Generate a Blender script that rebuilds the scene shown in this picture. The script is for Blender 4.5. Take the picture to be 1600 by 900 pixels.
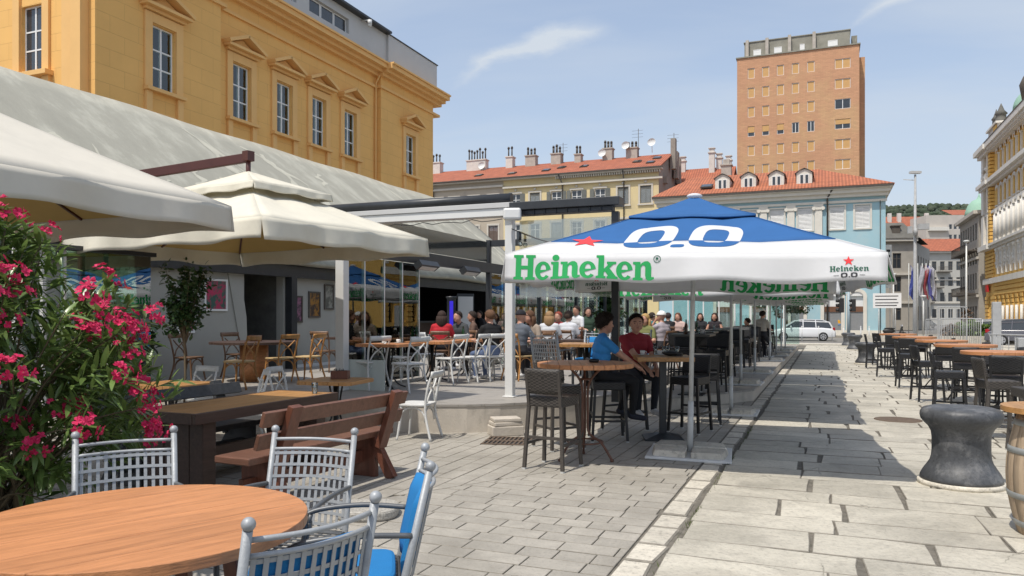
import bpy, bmesh, math, random
import numpy as np
from mathutils import Vector, Matrix
for o in list(bpy.data.objects): bpy.data.objects.remove(o)
R = random.Random(7)
SC = bpy.context.scene
COL = SC.collection
rad = math.radians
V = Vector
# ------------------------------------------------------------------ camera
TH = rad(22.2); CT, ST = math.cos(TH), math.sin(TH); EYE = 1.6; FPX = 1200.0; HY = 495.0
cam = bpy.data.cameras.new('camera'); camo = bpy.data.objects.new('camera', cam); COL.objects.link(camo)
camo.location = (0, 0, EYE); camo.rotation_euler = (rad(90), 0, TH)
cam.sensor_width = 36; cam.lens = 36 * FPX / 1600; cam.shift_y = 45 / 1600
cam.clip_start = 0.05; cam.clip_end = 6000
SC.camera = camo
# ------------------------------------------------------------------ sky, sun, exposure
SUN = V((-0.156, -0.475, 1.0)).normalized()      # towards the sun
world = bpy.data.worlds.new('World'); SC.world = world; world.use_nodes = True
wn, wl = world.node_tree.nodes, world.node_tree.links
for n in list(wn): wn.remove(n)
def wnode(t, **k):
    n = wn.new(t)
    for a, b in k.items(): setattr(n, a, b)
    return n
sky = wnode('ShaderNodeTexSky', sky_type='NISHITA', sun_disc=False, sun_elevation=rad(63.4), sun_rotation=rad(198.2),
            altitude=0, air_density=1.0, dust_density=2.2, ozone_density=1.6)
tc = wnode('ShaderNodeTexCoord')
sep = wnode('ShaderNodeSeparateXYZ'); wl.new(tc.outputs['Generated'], sep.inputs[0])
zc = wnode('ShaderNodeMath', operation='MAXIMUM'); wl.new(sep.outputs['Z'], zc.inputs[0]); zc.inputs[1].default_value = 0.0
za = wnode('ShaderNodeMath', operation='ADD'); wl.new(zc.outputs[0], za.inputs[0]); za.inputs[1].default_value = 0.16
dx = wnode('ShaderNodeMath', operation='DIVIDE'); wl.new(sep.outputs['X'], dx.inputs[0]); wl.new(za.outputs[0], dx.inputs[1])
dy = wnode('ShaderNodeMath', operation='DIVIDE'); wl.new(sep.outputs['Y'], dy.inputs[0]); wl.new(za.outputs[0], dy.inputs[1])
cmb = wnode('ShaderNodeCombineXYZ'); wl.new(dx.outputs[0], cmb.inputs[0]); wl.new(dy.outputs[0], cmb.inputs[1])
mp = wnode('ShaderNodeMapping'); mp.inputs['Rotation'].default_value = (0, 0, rad(28)); mp.inputs['Scale'].default_value = (0.55, 1.25, 1)
mp.inputs['Location'].default_value = (0.35, 0.1, 0)
wl.new(cmb.outputs[0], mp.inputs[0])
cn = wnode('ShaderNodeTexNoise'); cn.inputs['Scale'].default_value = 0.85; cn.inputs['Detail'].default_value = 7; cn.inputs['Roughness'].default_value = 0.52
cn.inputs['Distortion'].default_value = 0.6
wl.new(mp.outputs[0], cn.inputs['Vector'])
cr = wnode('ShaderNodeValToRGB'); cr.color_ramp.elements[0].position = 0.40; cr.color_ramp.elements[1].position = 0.78
cr.color_ramp.elements[0].color = (0, 0, 0, 1); cr.color_ramp.elements[1].color = (.55, .55, .55, 1)
wl.new(cn.outputs['Fac'], cr.inputs[0])
# pale veil of thin cloud thickening to the horizon
hz = wnode('ShaderNodeMapRange'); hz.inputs['From Min'].default_value = 0.0; hz.inputs['From Max'].default_value = 0.42
hz.inputs['To Min'].default_value = 0.66; hz.inputs['To Max'].default_value = 0.30; wl.new(zc.outputs[0], hz.inputs['Value'])
ad = wnode('ShaderNodeMath', operation='ADD', use_clamp=True); wl.new(cr.outputs[0], ad.inputs[0]); wl.new(hz.outputs[0], ad.inputs[1])
# one long thin wisp of cirrus
def wmath(op, a, b=None, clamp=False):
    n = wnode('ShaderNodeMath', operation=op, use_clamp=clamp)
    for i, v in enumerate((a, b)):
        if v is None: continue
        if isinstance(v, (int, float)): n.inputs[i].default_value = v
        else: wl.new(v, n.inputs[i])
    return n.outputs[0]
wnz = wnode('ShaderNodeTexNoise'); wnz.inputs['Scale'].default_value = 7; wnz.inputs['Detail'].default_value = 6; wnz.inputs['Roughness'].default_value = .6; wl.new(cmb.outputs[0], wnz.inputs['Vector'])
def wisp(p0, p1, width, amt):
    L = math.hypot(p1[0] - p0[0], p1[1] - p0[1]); mw = wnode('ShaderNodeMapping', vector_type='TEXTURE')
    mw.inputs['Location'].default_value = (p0[0], p0[1], 0); mw.inputs['Rotation'].default_value = (0, 0, math.atan2(p1[1] - p0[1], p1[0] - p0[0])); mw.inputs['Scale'].default_value = (L, width, 1)
    wl.new(cmb.outputs[0], mw.inputs[0]); s = wnode('ShaderNodeSeparateXYZ'); wl.new(mw.outputs[0], s.inputs[0])
    u, w = s.outputs['X'], s.outputs['Y']; nz = wmath('SUBTRACT', wnz.outputs['Fac'], .5)
    w = wmath('ADD', w, wmath('MULTIPLY', nz, 1.6)); w = wmath('ADD', w, wmath('MULTIPLY', wmath('SINE', wmath('MULTIPLY', u, 3.14)), .5))
    aw = wmath('DIVIDE', wmath('ABSOLUTE', w), wmath('ADD', wmath('MULTIPLY', u, .75), .25)); m = wmath('SUBTRACT', 1.0, aw, True); m = wmath('POWER', m, 1.3)
    ru = wnode('ShaderNodeMapRange', interpolation_type='SMOOTHSTEP'); wl.new(u, ru.inputs['Value']); ru.inputs['From Min'].default_value = -.1; ru.inputs['From Max'].default_value = .75
    rv = wnode('ShaderNodeMapRange', interpolation_type='SMOOTHSTEP'); wl.new(u, rv.inputs['Value']); rv.inputs['From Min'].default_value = 1.18; rv.inputs['From Max'].default_value = .92
    return wmath('MULTIPLY', wmath('MULTIPLY', wmath('MULTIPLY', m, ru.outputs[0]), rv.outputs[0]), amt)
ws_ = wmath('ADD', wisp((-.982, 1.931), (-.535, 1.77), .085, .8), wisp((.05, 1.98), (.20, 1.80), .05, .5))
adw = wnode('ShaderNodeMath', operation='ADD', use_clamp=True); wl.new(ad.outputs[0], adw.inputs[0]); wl.new(ws_, adw.inputs[1])
mx = wnode('ShaderNodeMix', data_type='RGBA'); wl.new(adw.outputs[0], mx.inputs['Factor'])
wl.new(sky.outputs[0], mx.inputs['A']); mx.inputs['B'].default_value = (3.45, 3.8, 4.25, 1)
bg = wnode('ShaderNodeBackground'); bg.inputs['Strength'].default_value = 0.15
wl.new(mx.outputs['Result'], bg.inputs['Color'])
wo = wnode('ShaderNodeOutputWorld'); wl.new(bg.outputs[0], wo.inputs[0])
sl = bpy.data.lights.new('sun', 'SUN'); sl.energy = 3.15; sl.angle = rad(0.6); sl.color = (1, .945, .86)
so = bpy.data.objects.new('sun', sl); COL.objects.link(so); so.location = (0, 0, 60)
so.rotation_euler = (-SUN).to_track_quat('-Z', 'Y').to_euler()
SC.view_settings.view_transform = 'Standard'; SC.view_settings.look = 'None'
SC.view_settings.exposure = 0.32; SC.view_settings.gamma = 1
SC.render.engine = 'CYCLES'

# ------------------------------------------------------------------ helpers
def g(px, py, h=0.0):
    """pixel of the photograph -> point on the level plane z = h"""
    d = (EYE - h) * FPX / (py - HY); a = (px - 800) / FPX * d
    return V((a * CT - d * ST, a * ST + d * CT, h))
def at(px, d, h=0.0):
    """pixel column and distance -> point at height h"""
    a = (px - 800) / FPX * d
    return V((a * CT - d * ST, a * ST + d * CT, h))

def rotz(a): return Matrix.Rotation(a, 3, 'Z')
class MB:
    def __init__(s): s.v = []; s.f = []; s.m = []; s.s = []
    def add(s, vs, fs, mi=0, sm=False):
        b = len(s.v); s.v += [tuple(v) for v in vs]
        for f in fs: s.f.append([b + i for i in f]); s.m.append(mi); s.s.append(sm)
        return s
    def box(s, c, size, M=None, mi=0):
        c = V(c); hx, hy, hz_ = size[0] / 2, size[1] / 2, size[2] / 2
        vs = [V((x, y, z)) for z in (-hz_, hz_) for y in (-hy, hy) for x in (-hx, hx)]
        if M is not None: vs = [M @ v for v in vs]
        return s.add([c + v for v in vs], [(0, 2, 3, 1), (4, 5, 7, 6), (0, 1, 5, 4), (2, 6, 7, 3), (0, 4, 6, 2), (1, 3, 7, 5)], mi)
    def bx(s, x0, x1, y0, y1, z0, z1, mi=0):
        return s.box(((x0 + x1) / 2, (y0 + y1) / 2, (z0 + z1) / 2), (abs(x1 - x0), abs(y1 - y0), abs(z1 - z0)), None, mi)
    def bar(s, p0, p1, w, h, up=(0, 0, 1), mi=0):
        p0, p1 = V(p0), V(p1); y = (p1 - p0); L = y.length; y.normalize()
        x = y.cross(V(up))
        if x.length < 1e-4: x = V((1, 0, 0))
        x.normalize(); z = x.cross(y)
        M = Matrix((x, y, z)).transposed()
        return s.box((p0 + p1) / 2, (w, L, h), M, mi)
    def tube(s, pts, r, n=8, mi=0, closed=False, sm=True):
        pts = [V(p) for p in pts]; k = len(pts); rs = r if isinstance(r, (list, tuple)) else [r] * k
        vs = []; prev = None
        for i, p in enumerate(pts):
            if closed: t = pts[(i + 1) % k] - pts[i - 1]
            else: t = pts[min(i + 1, k - 1)] - pts[max(i - 1, 0)]
            t.normalize()
            if prev is None:
                a = V((0, 0, 1)) if abs(t.z) < .9 else V((1, 0, 0)); x = t.cross(a).normalized()
            else:
                x = prev - t * prev.dot(t)
                if x.length < 1e-5: x = t.orthogonal()
                x.normalize()
            prev = x; y = t.cross(x)
            for j in range(n):
                q = 2 * math.pi * (j + .5) / n; vs.append(p + (x * math.cos(q) + y * math.sin(q)) * rs[i])
        fs = []
        for i in range(k if closed else k - 1):
            i2 = (i + 1) % k
            for j in range(n): fs.append((i * n + j, i * n + (j + 1) % n, i2 * n + (j + 1) % n, i2 * n + j))
        s.add(vs, fs, mi, sm)
        if not closed:
            b = len(s.v) - len(vs)
            s.f.append([b + j for j in reversed(range(n))]); s.m.append(mi); s.s.append(False)
            s.f.append([b + (k - 1) * n + j for j in range(n)]); s.m.append(mi); s.s.append(False)
        return s
    def cyl(s, p0, p1, r0, r1=None, n=12, mi=0): return s.tube([p0, p1], [r0, r0 if r1 is None else r1], n, mi)
    def lathe(s, prof, n=24, c=(0, 0, 0), mi=0, sm=True, cap=True):
        c = V(c); vs = []; fs = []; k = len(prof)
        for r, z in prof:
            for j in range(n):
                q = 2 * math.pi * j / n; vs.append(c + V((r * math.cos(q), r * math.sin(q), z)))
        for i in range(k - 1):
            for j in range(n): fs.append((i * n + j, i * n + (j + 1) % n, (i + 1) * n + (j + 1) % n, (i + 1) * n + j))
        s.add(vs, fs, mi, sm)
        if cap:
            b = len(s.v) - len(vs)
            s.f.append([b + j for j in reversed(range(n))]); s.m.append(mi); s.s.append(False)
            s.f.append([b + (k - 1) * n + j for j in range(n)]); s.m.append(mi); s.s.append(False)
        return s
    def prism(s, poly, z0, z1, mi=0, sm=False):
        n = len(poly); vs = [(p[0], p[1], z0) for p in poly] + [(p[0], p[1], z1) for p in poly]
        fs = [tuple(reversed(range(n))), tuple(range(n, 2 * n))]
        s.add(vs, fs, mi, False); b = len(s.v) - 2 * n
        for i in range(n):
            s.f.append([b + i, b + (i + 1) % n, b + n + (i + 1) % n, b + n + i]); s.m.append(mi); s.s.append(sm)
        return s
    def ball(s, c, r, nu=10, nv=7, mi=0, M=None, sc=(1, 1, 1)):
        c = V(c); vs = []; fs = []
        for i in range(nv + 1):
            ph = math.pi * i / nv
            for j in range(nu):
                q = 2 * math.pi * j / nu
                p = V((math.sin(ph) * math.cos(q) * sc[0], math.sin(ph) * math.sin(q) * sc[1], math.cos(ph) * sc[2])) * r
                vs.append(c + (M @ p if M is not None else p))
        for i in range(nv):
            for j in range(nu): fs.append((i * nu + j, (i + 1) * nu + j, (i + 1) * nu + (j + 1) % nu, i * nu + (j + 1) % nu))
        return s.add(vs, fs, mi, True)
    def grid(s, fn, nu, nv, mi=0, sm=True):
        vs = [fn(i / nu, j / nv) for j in range(nv + 1) for i in range(nu + 1)]
        fs = [(j * (nu + 1) + i, j * (nu + 1) + i + 1, (j + 1) * (nu + 1) + i + 1, (j + 1) * (nu + 1) + i) for j in range(nv) for i in range(nu)]
        return s.add(vs, fs, mi, sm)
    def xf(s, M):
        s.v = [tuple(M @ V(v)) for v in s.v]; return s
    def mesh(s, name, mats):
        me = bpy.data.meshes.new(name); me.from_pydata(s.v, [], s.f)
        for m in (mats if isinstance(mats, (list, tuple)) else [mats]): me.materials.append(m)
        me.polygons.foreach_set('material_index', s.m); me.polygons.foreach_set('use_smooth', s.s)
        me.validate(clean_customdata=False); me.update(); return me
    def build(s, name, mats, parent=None, bevel=0, loc=None, rz=0, solid=0):
        o = link(name, s.mesh(name, mats), parent, loc, rz)
        if solid:
            md = o.modifiers.new('solid', 'SOLIDIFY'); md.thickness = solid; md.offset = 0
        if bevel:
            md = o.modifiers.new('bevel', 'BEVEL'); md.width = bevel; md.segments = 2; md.limit_method = 'ANGLE'
        return o
def link(name, data, parent=None, loc=None, rz=0):
    o = bpy.data.objects.new(name, data); COL.objects.link(o)
    if parent is not None: o.parent = parent
    if loc is not None: o.location = loc
    if rz: o.rotation_euler = (0, 0, rz)
    return o
def tag(o, label, cat, group=None):
    o['label'] = label; o['category'] = cat
    if group: o['group'] = group
    return o
def thing(name, label, cat, loc=(0, 0, 0), rz=0, group=None):
    o = link(name, None, None, loc, rz); o.empty_display_size = .1
    return tag(o, label, cat, group)
def struct(o, kind='structure'): o['kind'] = kind; return o
KIDS = {}
def copy_tree(o, loc=None, rz=None, label=None, group=None, scale=None):
    ch = KIDS.get(o.name)
    if ch is None:
        ch = [c for c in bpy.data.objects if c.parent == o]
        KIDS[o.name] = ch
        for c in ch: KIDS[c.name] = [k for k in bpy.data.objects if k.parent == c]
    r = o.copy(); COL.objects.link(r)
    if loc is not None: r.location = loc
    if rz is not None: r.rotation_euler = (0, 0, rz)
    if scale is not None: r.scale = scale
    if label: r['label'] = label
    if group: r['group'] = group
    for c in ch:
        d = c.copy(); COL.objects.link(d); d.parent = r
        for k in KIDS[c.name]:
            e = k.copy(); COL.objects.link(e); e.parent = d
    return r
def clip(poly, a, b, c):
    """keep the side a*x + b*y <= c of a convex polygon"""
    out = []; n = len(poly)
    for i in range(n):
        p, q = poly[i], poly[(i + 1) % n]; dp = a * p[0] + b * p[1] - c; dq = a * q[0] + b * q[1] - c
        if dp <= 0: out.append(p)
        if dp * dq < 0:
            t = dp / (dp - dq); out.append((p[0] + (q[0] - p[0]) * t, p[1] + (q[1] - p[1]) * t))
    return out
def area(p): return abs(sum(p[i][0] * p[(i + 1) % len(p)][1] - p[(i + 1) % len(p)][0] * p[i][1] for i in range(len(p)))) / 2
def inset(poly, e):
    n = len(poly); cx = sum(p[0] for p in poly) / n; cy = sum(p[1] for p in poly) / n
    A = sum(poly[i][0] * poly[(i + 1) % n][1] - poly[(i + 1) % n][0] * poly[i][1] for i in range(n))
    if A < 0: poly = poly[::-1]
    out = []
    for i in range(n):
        p0, p1, p2 = V(poly[i - 1]), V(poly[i]), V(poly[(i + 1) % n])
        d1 = (p1 - p0).normalized(); d2 = (p2 - p1).normalized()
        n1 = V((-d1.y, d1.x)); n2 = V((-d2.y, d2.x)); m = n1 + n2
        k = m.dot(n1)
        m = m / k if abs(k) > .2 else n1
        out.append(tuple(p1 + m * e))
    return out
def stone(mb, poly, z, gap, ch, depth=.06, tilt=(0, 0)):
    """a paving piece: top, chamfer, sides"""
    a = inset(poly, gap); b = inset(a, ch); n = len(a)
    cx = sum(p[0] for p in a) / n; cy = sum(p[1] for p in a) / n
    zz = lambda p, o: z + o + tilt[0] * (p[0] - cx) + tilt[1] * (p[1] - cy)
    vs = [(p[0], p[1], z - depth) for p in a] + [(p[0], p[1], zz(p, -ch * .7)) for p in a] + [(p[0], p[1], zz(p, 0)) for p in b]
    mb.add(vs, [tuple(range(2 * n, 3 * n))]); b0 = len(mb.v) - 3 * n
    for k in (0, 1):
        for i in range(n): mb.f.append([b0 + k * n + i, b0 + k * n + (i + 1) % n, b0 + (k + 1) * n + (i + 1) % n, b0 + (k + 1) * n + i]); mb.m.append(1); mb.s.append(False)
    return mb

# ------------------------------------------------------------------ materials
MATS = {}
def mat(name, col, rough=.6, var=.18, scale=3.0, bump=0.0, bscale=40.0, metal=0.0, spec=.5, rnd=0.0, coords='Object',
        dark=None, dscale=1.2, dpos=(.5, .68), stretch=None, trans=0.0, speck=None):
    m = bpy.data.materials.new(name); m.use_nodes = True; nt = m.node_tree; N, L = nt.nodes, nt.links
    b = N['Principled BSDF']; b.inputs['Roughness'].default_value = rough; b.inputs['Metallic'].default_value = metal
    b.inputs['Specular IOR Level'].default_value = spec
    c = N.new('ShaderNodeTexCoord'); src = c.outputs['Object']
    if coords == 'World':
        gp = N.new('ShaderNodeNewGeometry'); src = gp.outputs['Position']
    if stretch:
        mpn = N.new('ShaderNodeMapping'); mpn.inputs['Scale'].default_value = stretch; L.new(src, mpn.inputs[0]); src = mpn.outputs[0]
    no = N.new('ShaderNodeTexNoise'); no.inputs['Scale'].default_value = scale; no.inputs['Detail'].default_value = 6; no.inputs['Roughness'].default_value = .62
    L.new(src, no.inputs['Vector'])
    mr = N.new('ShaderNodeMapRange'); mr.inputs['From Min'].default_value = .28; mr.inputs['From Max'].default_value = .72
    mr.inputs['To Min'].default_value = 1 - var; mr.inputs['To Max'].default_value = 1 + var; L.new(no.outputs['Fac'], mr.inputs['Value'])
    fac = mr.outputs[0]
    if rnd:
        oi = N.new('ShaderNodeObjectInfo'); r2 = N.new('ShaderNodeMapRange'); r2.inputs['To Min'].default_value = 1 - rnd; r2.inputs['To Max'].default_value = 1 + rnd
        L.new(oi.outputs['Random'], r2.inputs['Value']); mu = N.new('ShaderNodeMath'); mu.operation = 'MULTIPLY'
        L.new(fac, mu.inputs[0]); L.new(r2.outputs[0], mu.inputs[1]); fac = mu.outputs[0]
    vm = N.new('ShaderNodeVectorMath'); vm.operation = 'SCALE'; vm.inputs[0].default_value = col[:3]; L.new(fac, vm.inputs['Scale'])
    colout = vm.outputs[0]
    if dark:
        n2 = N.new('ShaderNodeTexNoise'); n2.inputs['Scale'].default_value = dscale; n2.inputs['Detail'].default_value = 8; n2.inputs['Roughness'].default_value = .7
        L.new(src, n2.inputs['Vector']); m2 = N.new('ShaderNodeMapRange'); m2.inputs['From Min'].default_value = dpos[0]; m2.inputs['From Max'].default_value = dpos[1]
        L.new(n2.outputs['Fac'], m2.inputs['Value']); mxx = N.new('ShaderNodeMix'); mxx.data_type = 'RGBA'
        L.new(m2.outputs[0], mxx.inputs['Factor']); L.new(colout, mxx.inputs['A']); mxx.inputs['B'].default_value = (*dark, 1); colout = mxx.outputs['Result']
    if speck:   # (scale, lowest factor, from, to): fine pits and dirt grains
        n4 = N.new('ShaderNodeTexNoise'); n4.inputs['Scale'].default_value = speck[0]; n4.inputs['Detail'].default_value = 6; n4.inputs['Roughness'].default_value = .75
        L.new(src, n4.inputs['Vector']); m4 = N.new('ShaderNodeMapRange'); m4.inputs['From Min'].default_value = speck[2]; m4.inputs['From Max'].default_value = speck[3]; m4.inputs['To Min'].default_value = speck[1]; m4.inputs['To Max'].default_value = 1.05
        L.new(n4.outputs['Fac'], m4.inputs['Value']); v4 = N.new('ShaderNodeVectorMath'); v4.operation = 'SCALE'; L.new(colout, v4.inputs[0]); L.new(m4.outputs[0], v4.inputs['Scale']); colout = v4.outputs[0]
    L.new(colout, b.inputs['Base Color'])
    if bump:
        n3 = N.new('ShaderNodeTexNoise'); n3.inputs['Scale'].default_value = bscale; n3.inputs['Detail'].default_value = 5; L.new(src, n3.inputs['Vector'])
        bp = N.new('ShaderNodeBump'); bp.inputs['Strength'].default_value = bump; bp.inputs['Distance'].default_value = .01
        L.new(n3.outputs['Fac'], bp.inputs['Height']); L.new(bp.outputs[0], b.inputs['Normal'])
    if trans:
        tr = N.new('ShaderNodeBsdfTranslucent'); L.new(colout, tr.inputs['Color']); ms = N.new('ShaderNodeMixShader'); ms.inputs[0].default_value = trans
        L.new(b.outputs[0], ms.inputs[1]); L.new(tr.outputs[0], ms.inputs[2]); L.new(ms.outputs[0], N['Material Output'].inputs[0])
    MATS[name] = m; return m
def pattern(m, kind, coords='Object', scale=(1, 1, 1), rot=(0, 0, 0), strength=.6, dist=.01, dark=.55, **k):
    """adds a joint / weave / tile relief and a darker joint colour to a material"""
    nt = m.node_tree; N, L = nt.nodes, nt.links; b = N['Principled BSDF']
    c = N.new('ShaderNodeTexCoord'); src = c.outputs['Object']
    if coords == 'World': src = N.new('ShaderNodeNewGeometry').outputs['Position']
    if coords == 'UV': src = c.outputs['UV']
    mpn = N.new('ShaderNodeMapping'); mpn.inputs['Scale'].default_value = scale; mpn.inputs['Rotation'].default_value = rot; L.new(src, mpn.inputs[0])
    if kind == 'brick':
        t = N.new('ShaderNodeTexBrick'); t.inputs['Scale'].default_value = 1; t.inputs['Mortar Size'].default_value = k.get('mortar', .02)
        t.inputs['Brick Width'].default_value = k.get('bw', 1.0); t.inputs['Row Height'].default_value = k.get('rh', .5)
        t.inputs['Color1'].default_value = (1, 1, 1, 1); t.inputs['Color2'].default_value = (k.get('c2', .8),) * 3 + (1,); t.inputs['Mortar'].default_value = (dark,) * 3 + (1,)
        L.new(mpn.outputs[0], t.inputs['Vector']); fac = t.outputs['Color']; hgt = t.outputs['Fac']; inv = True
    elif kind == 'wave':
        t = N.new('ShaderNodeTexWave'); t.wave_type = 'BANDS'; t.bands_direction = k.get('dir', 'X'); t.inputs['Scale'].default_value = 1
        t.inputs['Distortion'].default_value = k.get('distort', 0); t.inputs['Detail'].default_value = 2
        L.new(mpn.outputs[0], t.inputs['Vector']); hgt = t.outputs['Fac']; inv = False
        r = N.new('ShaderNodeMapRange'); r.inputs['To Min'].default_value = dark; r.inputs['To Max'].default_value = 1.06; L.new(hgt, r.inputs['Value']); fac = r.outputs[0]
    elif kind == 'weave':
        t = N.new('ShaderNodeTexChecker'); t.inputs['Scale'].default_value = 1; t.inputs['Color1'].default_value = (1.25,) * 3 + (1,); t.inputs['Color2'].default_value = (dark,) * 3 + (1,)
        L.new(mpn.outputs[0], t.inputs['Vector']); fac = t.outputs['Color']; hgt = t.outputs['Fac']; inv = False
    old = b.inputs['Base Color'].links[0].from_socket
    mm = N.new('ShaderNodeMix'); mm.data_type = 'RGBA'; mm.blend_type = 'MULTIPLY'; mm.inputs['Factor'].default_value = 1
    L.new(old, mm.inputs['A']); L.new(fac, mm.inputs['B']); L.new(mm.outputs['Result'], b.inputs['Base Color'])
    bp = N.new('ShaderNodeBump'); bp.inputs['Strength'].default_value = strength; bp.inputs['Distance'].default_value = dist; bp.invert = inv
    L.new(hgt, bp.inputs['Height'])
    if b.inputs['Normal'].links: L.new(b.inputs['Normal'].links[0].from_socket, bp.inputs['Normal'])
    L.new(bp.outputs[0], b.inputs['Normal']); return m
def glass(name, tint=(.85, .95, .92), fac=.16, ior=1.5, rough=0.0):
    """thin architectural pane: transparent with mirror reflection growing at grazing angles"""
    m = bpy.data.materials.new(name); m.use_nodes = True; N, L = m.node_tree.nodes, m.node_tree.links
    N.remove(N['Principled BSDF']); t = N.new('ShaderNodeBsdfTransparent'); t.inputs[0].default_value = (*tint, 1)
    gl = N.new('ShaderNodeBsdfGlossy'); gl.inputs['Roughness'].default_value = rough; gl.inputs['Color'].default_value = (.95, .98, .97, 1)
    fr = N.new('ShaderNodeFresnel'); fr.inputs[0].default_value = ior
    ad = N.new('ShaderNodeMath'); ad.operation = 'ADD'; ad.use_clamp = True; ad.inputs[1].default_value = fac; L.new(fr.outputs[0], ad.inputs[0])
    ms = N.new('ShaderNodeMixShader'); L.new(ad.outputs[0], ms.inputs[0]); L.new(t.outputs[0], ms.inputs[1]); L.new(gl.outputs[0], ms.inputs[2])
    L.new(ms.outputs[0], N['Material Output'].inputs[0]); return m

M = {}
M['slab'] = mat('limestone_slab', (.50, .465, .385), .66, .16, 3.2, .9, 22, rnd=.13, coords='World', dark=(.25, .23, .195), dscale=3.2, dpos=(.50, .80), speck=(26, .72, .33, .5))
def stain(m, scale, col, lo, hi, amt, crack=None):
    """broad worn stains and, if asked for, hairline cracks"""
    N, L = m.node_tree.nodes, m.node_tree.links; b = N['Principled BSDF']; gp = N.new('ShaderNodeNewGeometry'); n = N.new('ShaderNodeTexNoise'); n.inputs['Scale'].default_value = scale; n.inputs['Detail'].default_value = 9; n.inputs['Roughness'].default_value = .68; n.inputs['Distortion'].default_value = .8
    L.new(gp.outputs['Position'], n.inputs['Vector']); r = N.new('ShaderNodeMapRange'); r.inputs['From Min'].default_value = lo; r.inputs['From Max'].default_value = hi; r.inputs['To Max'].default_value = amt; L.new(n.outputs['Fac'], r.inputs['Value']); fac = r.outputs[0]
    if crack:
        ds = N.new('ShaderNodeVectorMath'); ds.operation = 'SCALE'; ds.inputs['Scale'].default_value = .35; L.new(n.outputs['Color'], ds.inputs[0]); ad_ = N.new('ShaderNodeVectorMath'); L.new(gp.outputs['Position'], ad_.inputs[0]); L.new(ds.outputs[0], ad_.inputs[1])
        vo = N.new('ShaderNodeTexVoronoi'); vo.feature = 'DISTANCE_TO_EDGE'; vo.inputs['Scale'].default_value = crack; L.new(ad_.outputs[0], vo.inputs['Vector']); rc_ = N.new('ShaderNodeMapRange'); rc_.inputs['From Min'].default_value = .012; rc_.inputs['From Max'].default_value = .0; L.new(vo.outputs['Distance'], rc_.inputs['Value'])
        n2 = N.new('ShaderNodeTexNoise'); n2.inputs['Scale'].default_value = .9; L.new(gp.outputs['Position'], n2.inputs['Vector']); r2 = N.new('ShaderNodeMapRange'); r2.inputs['From Min'].default_value = .52; r2.inputs['From Max'].default_value = .6; L.new(n2.outputs['Fac'], r2.inputs['Value']); mu = N.new('ShaderNodeMath'); mu.operation = 'MULTIPLY'; L.new(rc_.outputs[0], mu.inputs[0]); L.new(r2.outputs[0], mu.inputs[1]); mxm = N.new('ShaderNodeMath'); mxm.operation = 'MAXIMUM'; L.new(mu.outputs[0], mxm.inputs[0]); L.new(fac, mxm.inputs[1]); fac = mxm.outputs[0]
    mm = N.new('ShaderNodeMix'); mm.data_type = 'RGBA'; L.new(fac, mm.inputs['Factor']); L.new(b.inputs['Base Color'].links[0].from_socket, mm.inputs['A']); mm.inputs['B'].default_value = (*col, 1); L.new(mm.outputs['Result'], b.inputs['Base Color'])
stain(M['slab'], .9, (.20, .185, .15), .44, .72, .7, 1.3)
M['kerb'] = mat('kerb_limestone', (.53, .49, .41), .68, .15, 5, .7, 45, rnd=.12, coords='World', dark=(.33, .30, .26), dscale=4, dpos=(.55, .9), speck=(20, .65, .33, .5))
M['paver'] = mat('concrete_paver', (.345, .32, .275), .78, .12, 6, .5, 90, rnd=.10, coords='World', dark=(.25, .228, .195), dscale=1.8, dpos=(.48, .85), speck=(40, .78, .33, .5))
stain(M['paver'], .8, (.18, .165, .135), .46, .75, .6)
M['joint'] = mat('joint_sand', (.15, .135, .11), .9, .35, 12, .5, 90, coords='World', dark=(.085, .08, .06), dscale=5)
M['asphalt'] = mat('asphalt', (.16, .155, .148), .9, .2, 1.5, .3, 90, coords='World')
M['terrace'] = mat('terrace_tile', (.34, .315, .28), .6, .1, 2, .15, 80, coords='World', dark=(.24, .22, .19), dscale=2)
pattern(M['terrace'], 'brick', 'World', (1.6, 1.6, 1), strength=.3, dist=.004, dark=.75, mortar=.012, bw=1, rh=.5, c2=.93)
M['terrace_face'] = mat('terrace_riser', (.50, .45, .38), .8, .14, 4, .5, 60, coords='World', stretch=(1, 1, .5), dark=(.22, .2, .16), dscale=3, dpos=(.55, .85))
M['ochre'] = mat('ochre_render', (.78, .46, .165), .85, .06, .5, .12, 30, coords='World', dark=(.58, .30, .08), dscale=.35, dpos=(.5, .9))
M['ochre_plain'] = mat('ochre_trim', (.80, .48, .18), .8, .05, 1, .08, 30, coords='World')
M['white_frame'] = mat('white_window_paint', (.78, .78, .76), .45, .04)
M['pane'] = mat('window_pane', (.035, .042, .05), .06, .3, .9, spec=.8, coords='World')
M['curtain'] = mat('lace_curtain', (.55, .56, .57), .9, .1, 8)
M['penthouse'] = mat('grey_cladding', (.50, .50, .49), .6, .04, 1, coords='World')
M['dark_metal'] = mat('anthracite_metal', (.035, .038, .042), .42, .2, 4, metal=.2)
M['vault'] = mat('vault_render', (.335, .325, .27), .9, .14, .9, .6, 12, coords='World', dark=(.45, .44, .37), dscale=.9, dpos=(.5, .7), stretch=(.35, 1.2, 1.0))
M['grey_wall'] = mat('grey_interior_plaster', (.36, .355, .32), .85, .07, 1, .2, 30, coords='World')
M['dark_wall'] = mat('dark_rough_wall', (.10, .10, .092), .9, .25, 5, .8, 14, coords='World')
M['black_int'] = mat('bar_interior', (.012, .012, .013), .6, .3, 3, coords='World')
M['white_post'] = mat('white_aluminium', (.66, .66, .64), .4, .04, 3)
M['glass'] = glass('clear_pane', (.80, .90, .87), .06)
M['glass_green'] = glass('stacked_green_pane', (.62, .78, .68), .13)
M['plastic_film'] = glass('clear_roof_film', (.72, .72, .66), .22, rough=.08)
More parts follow.
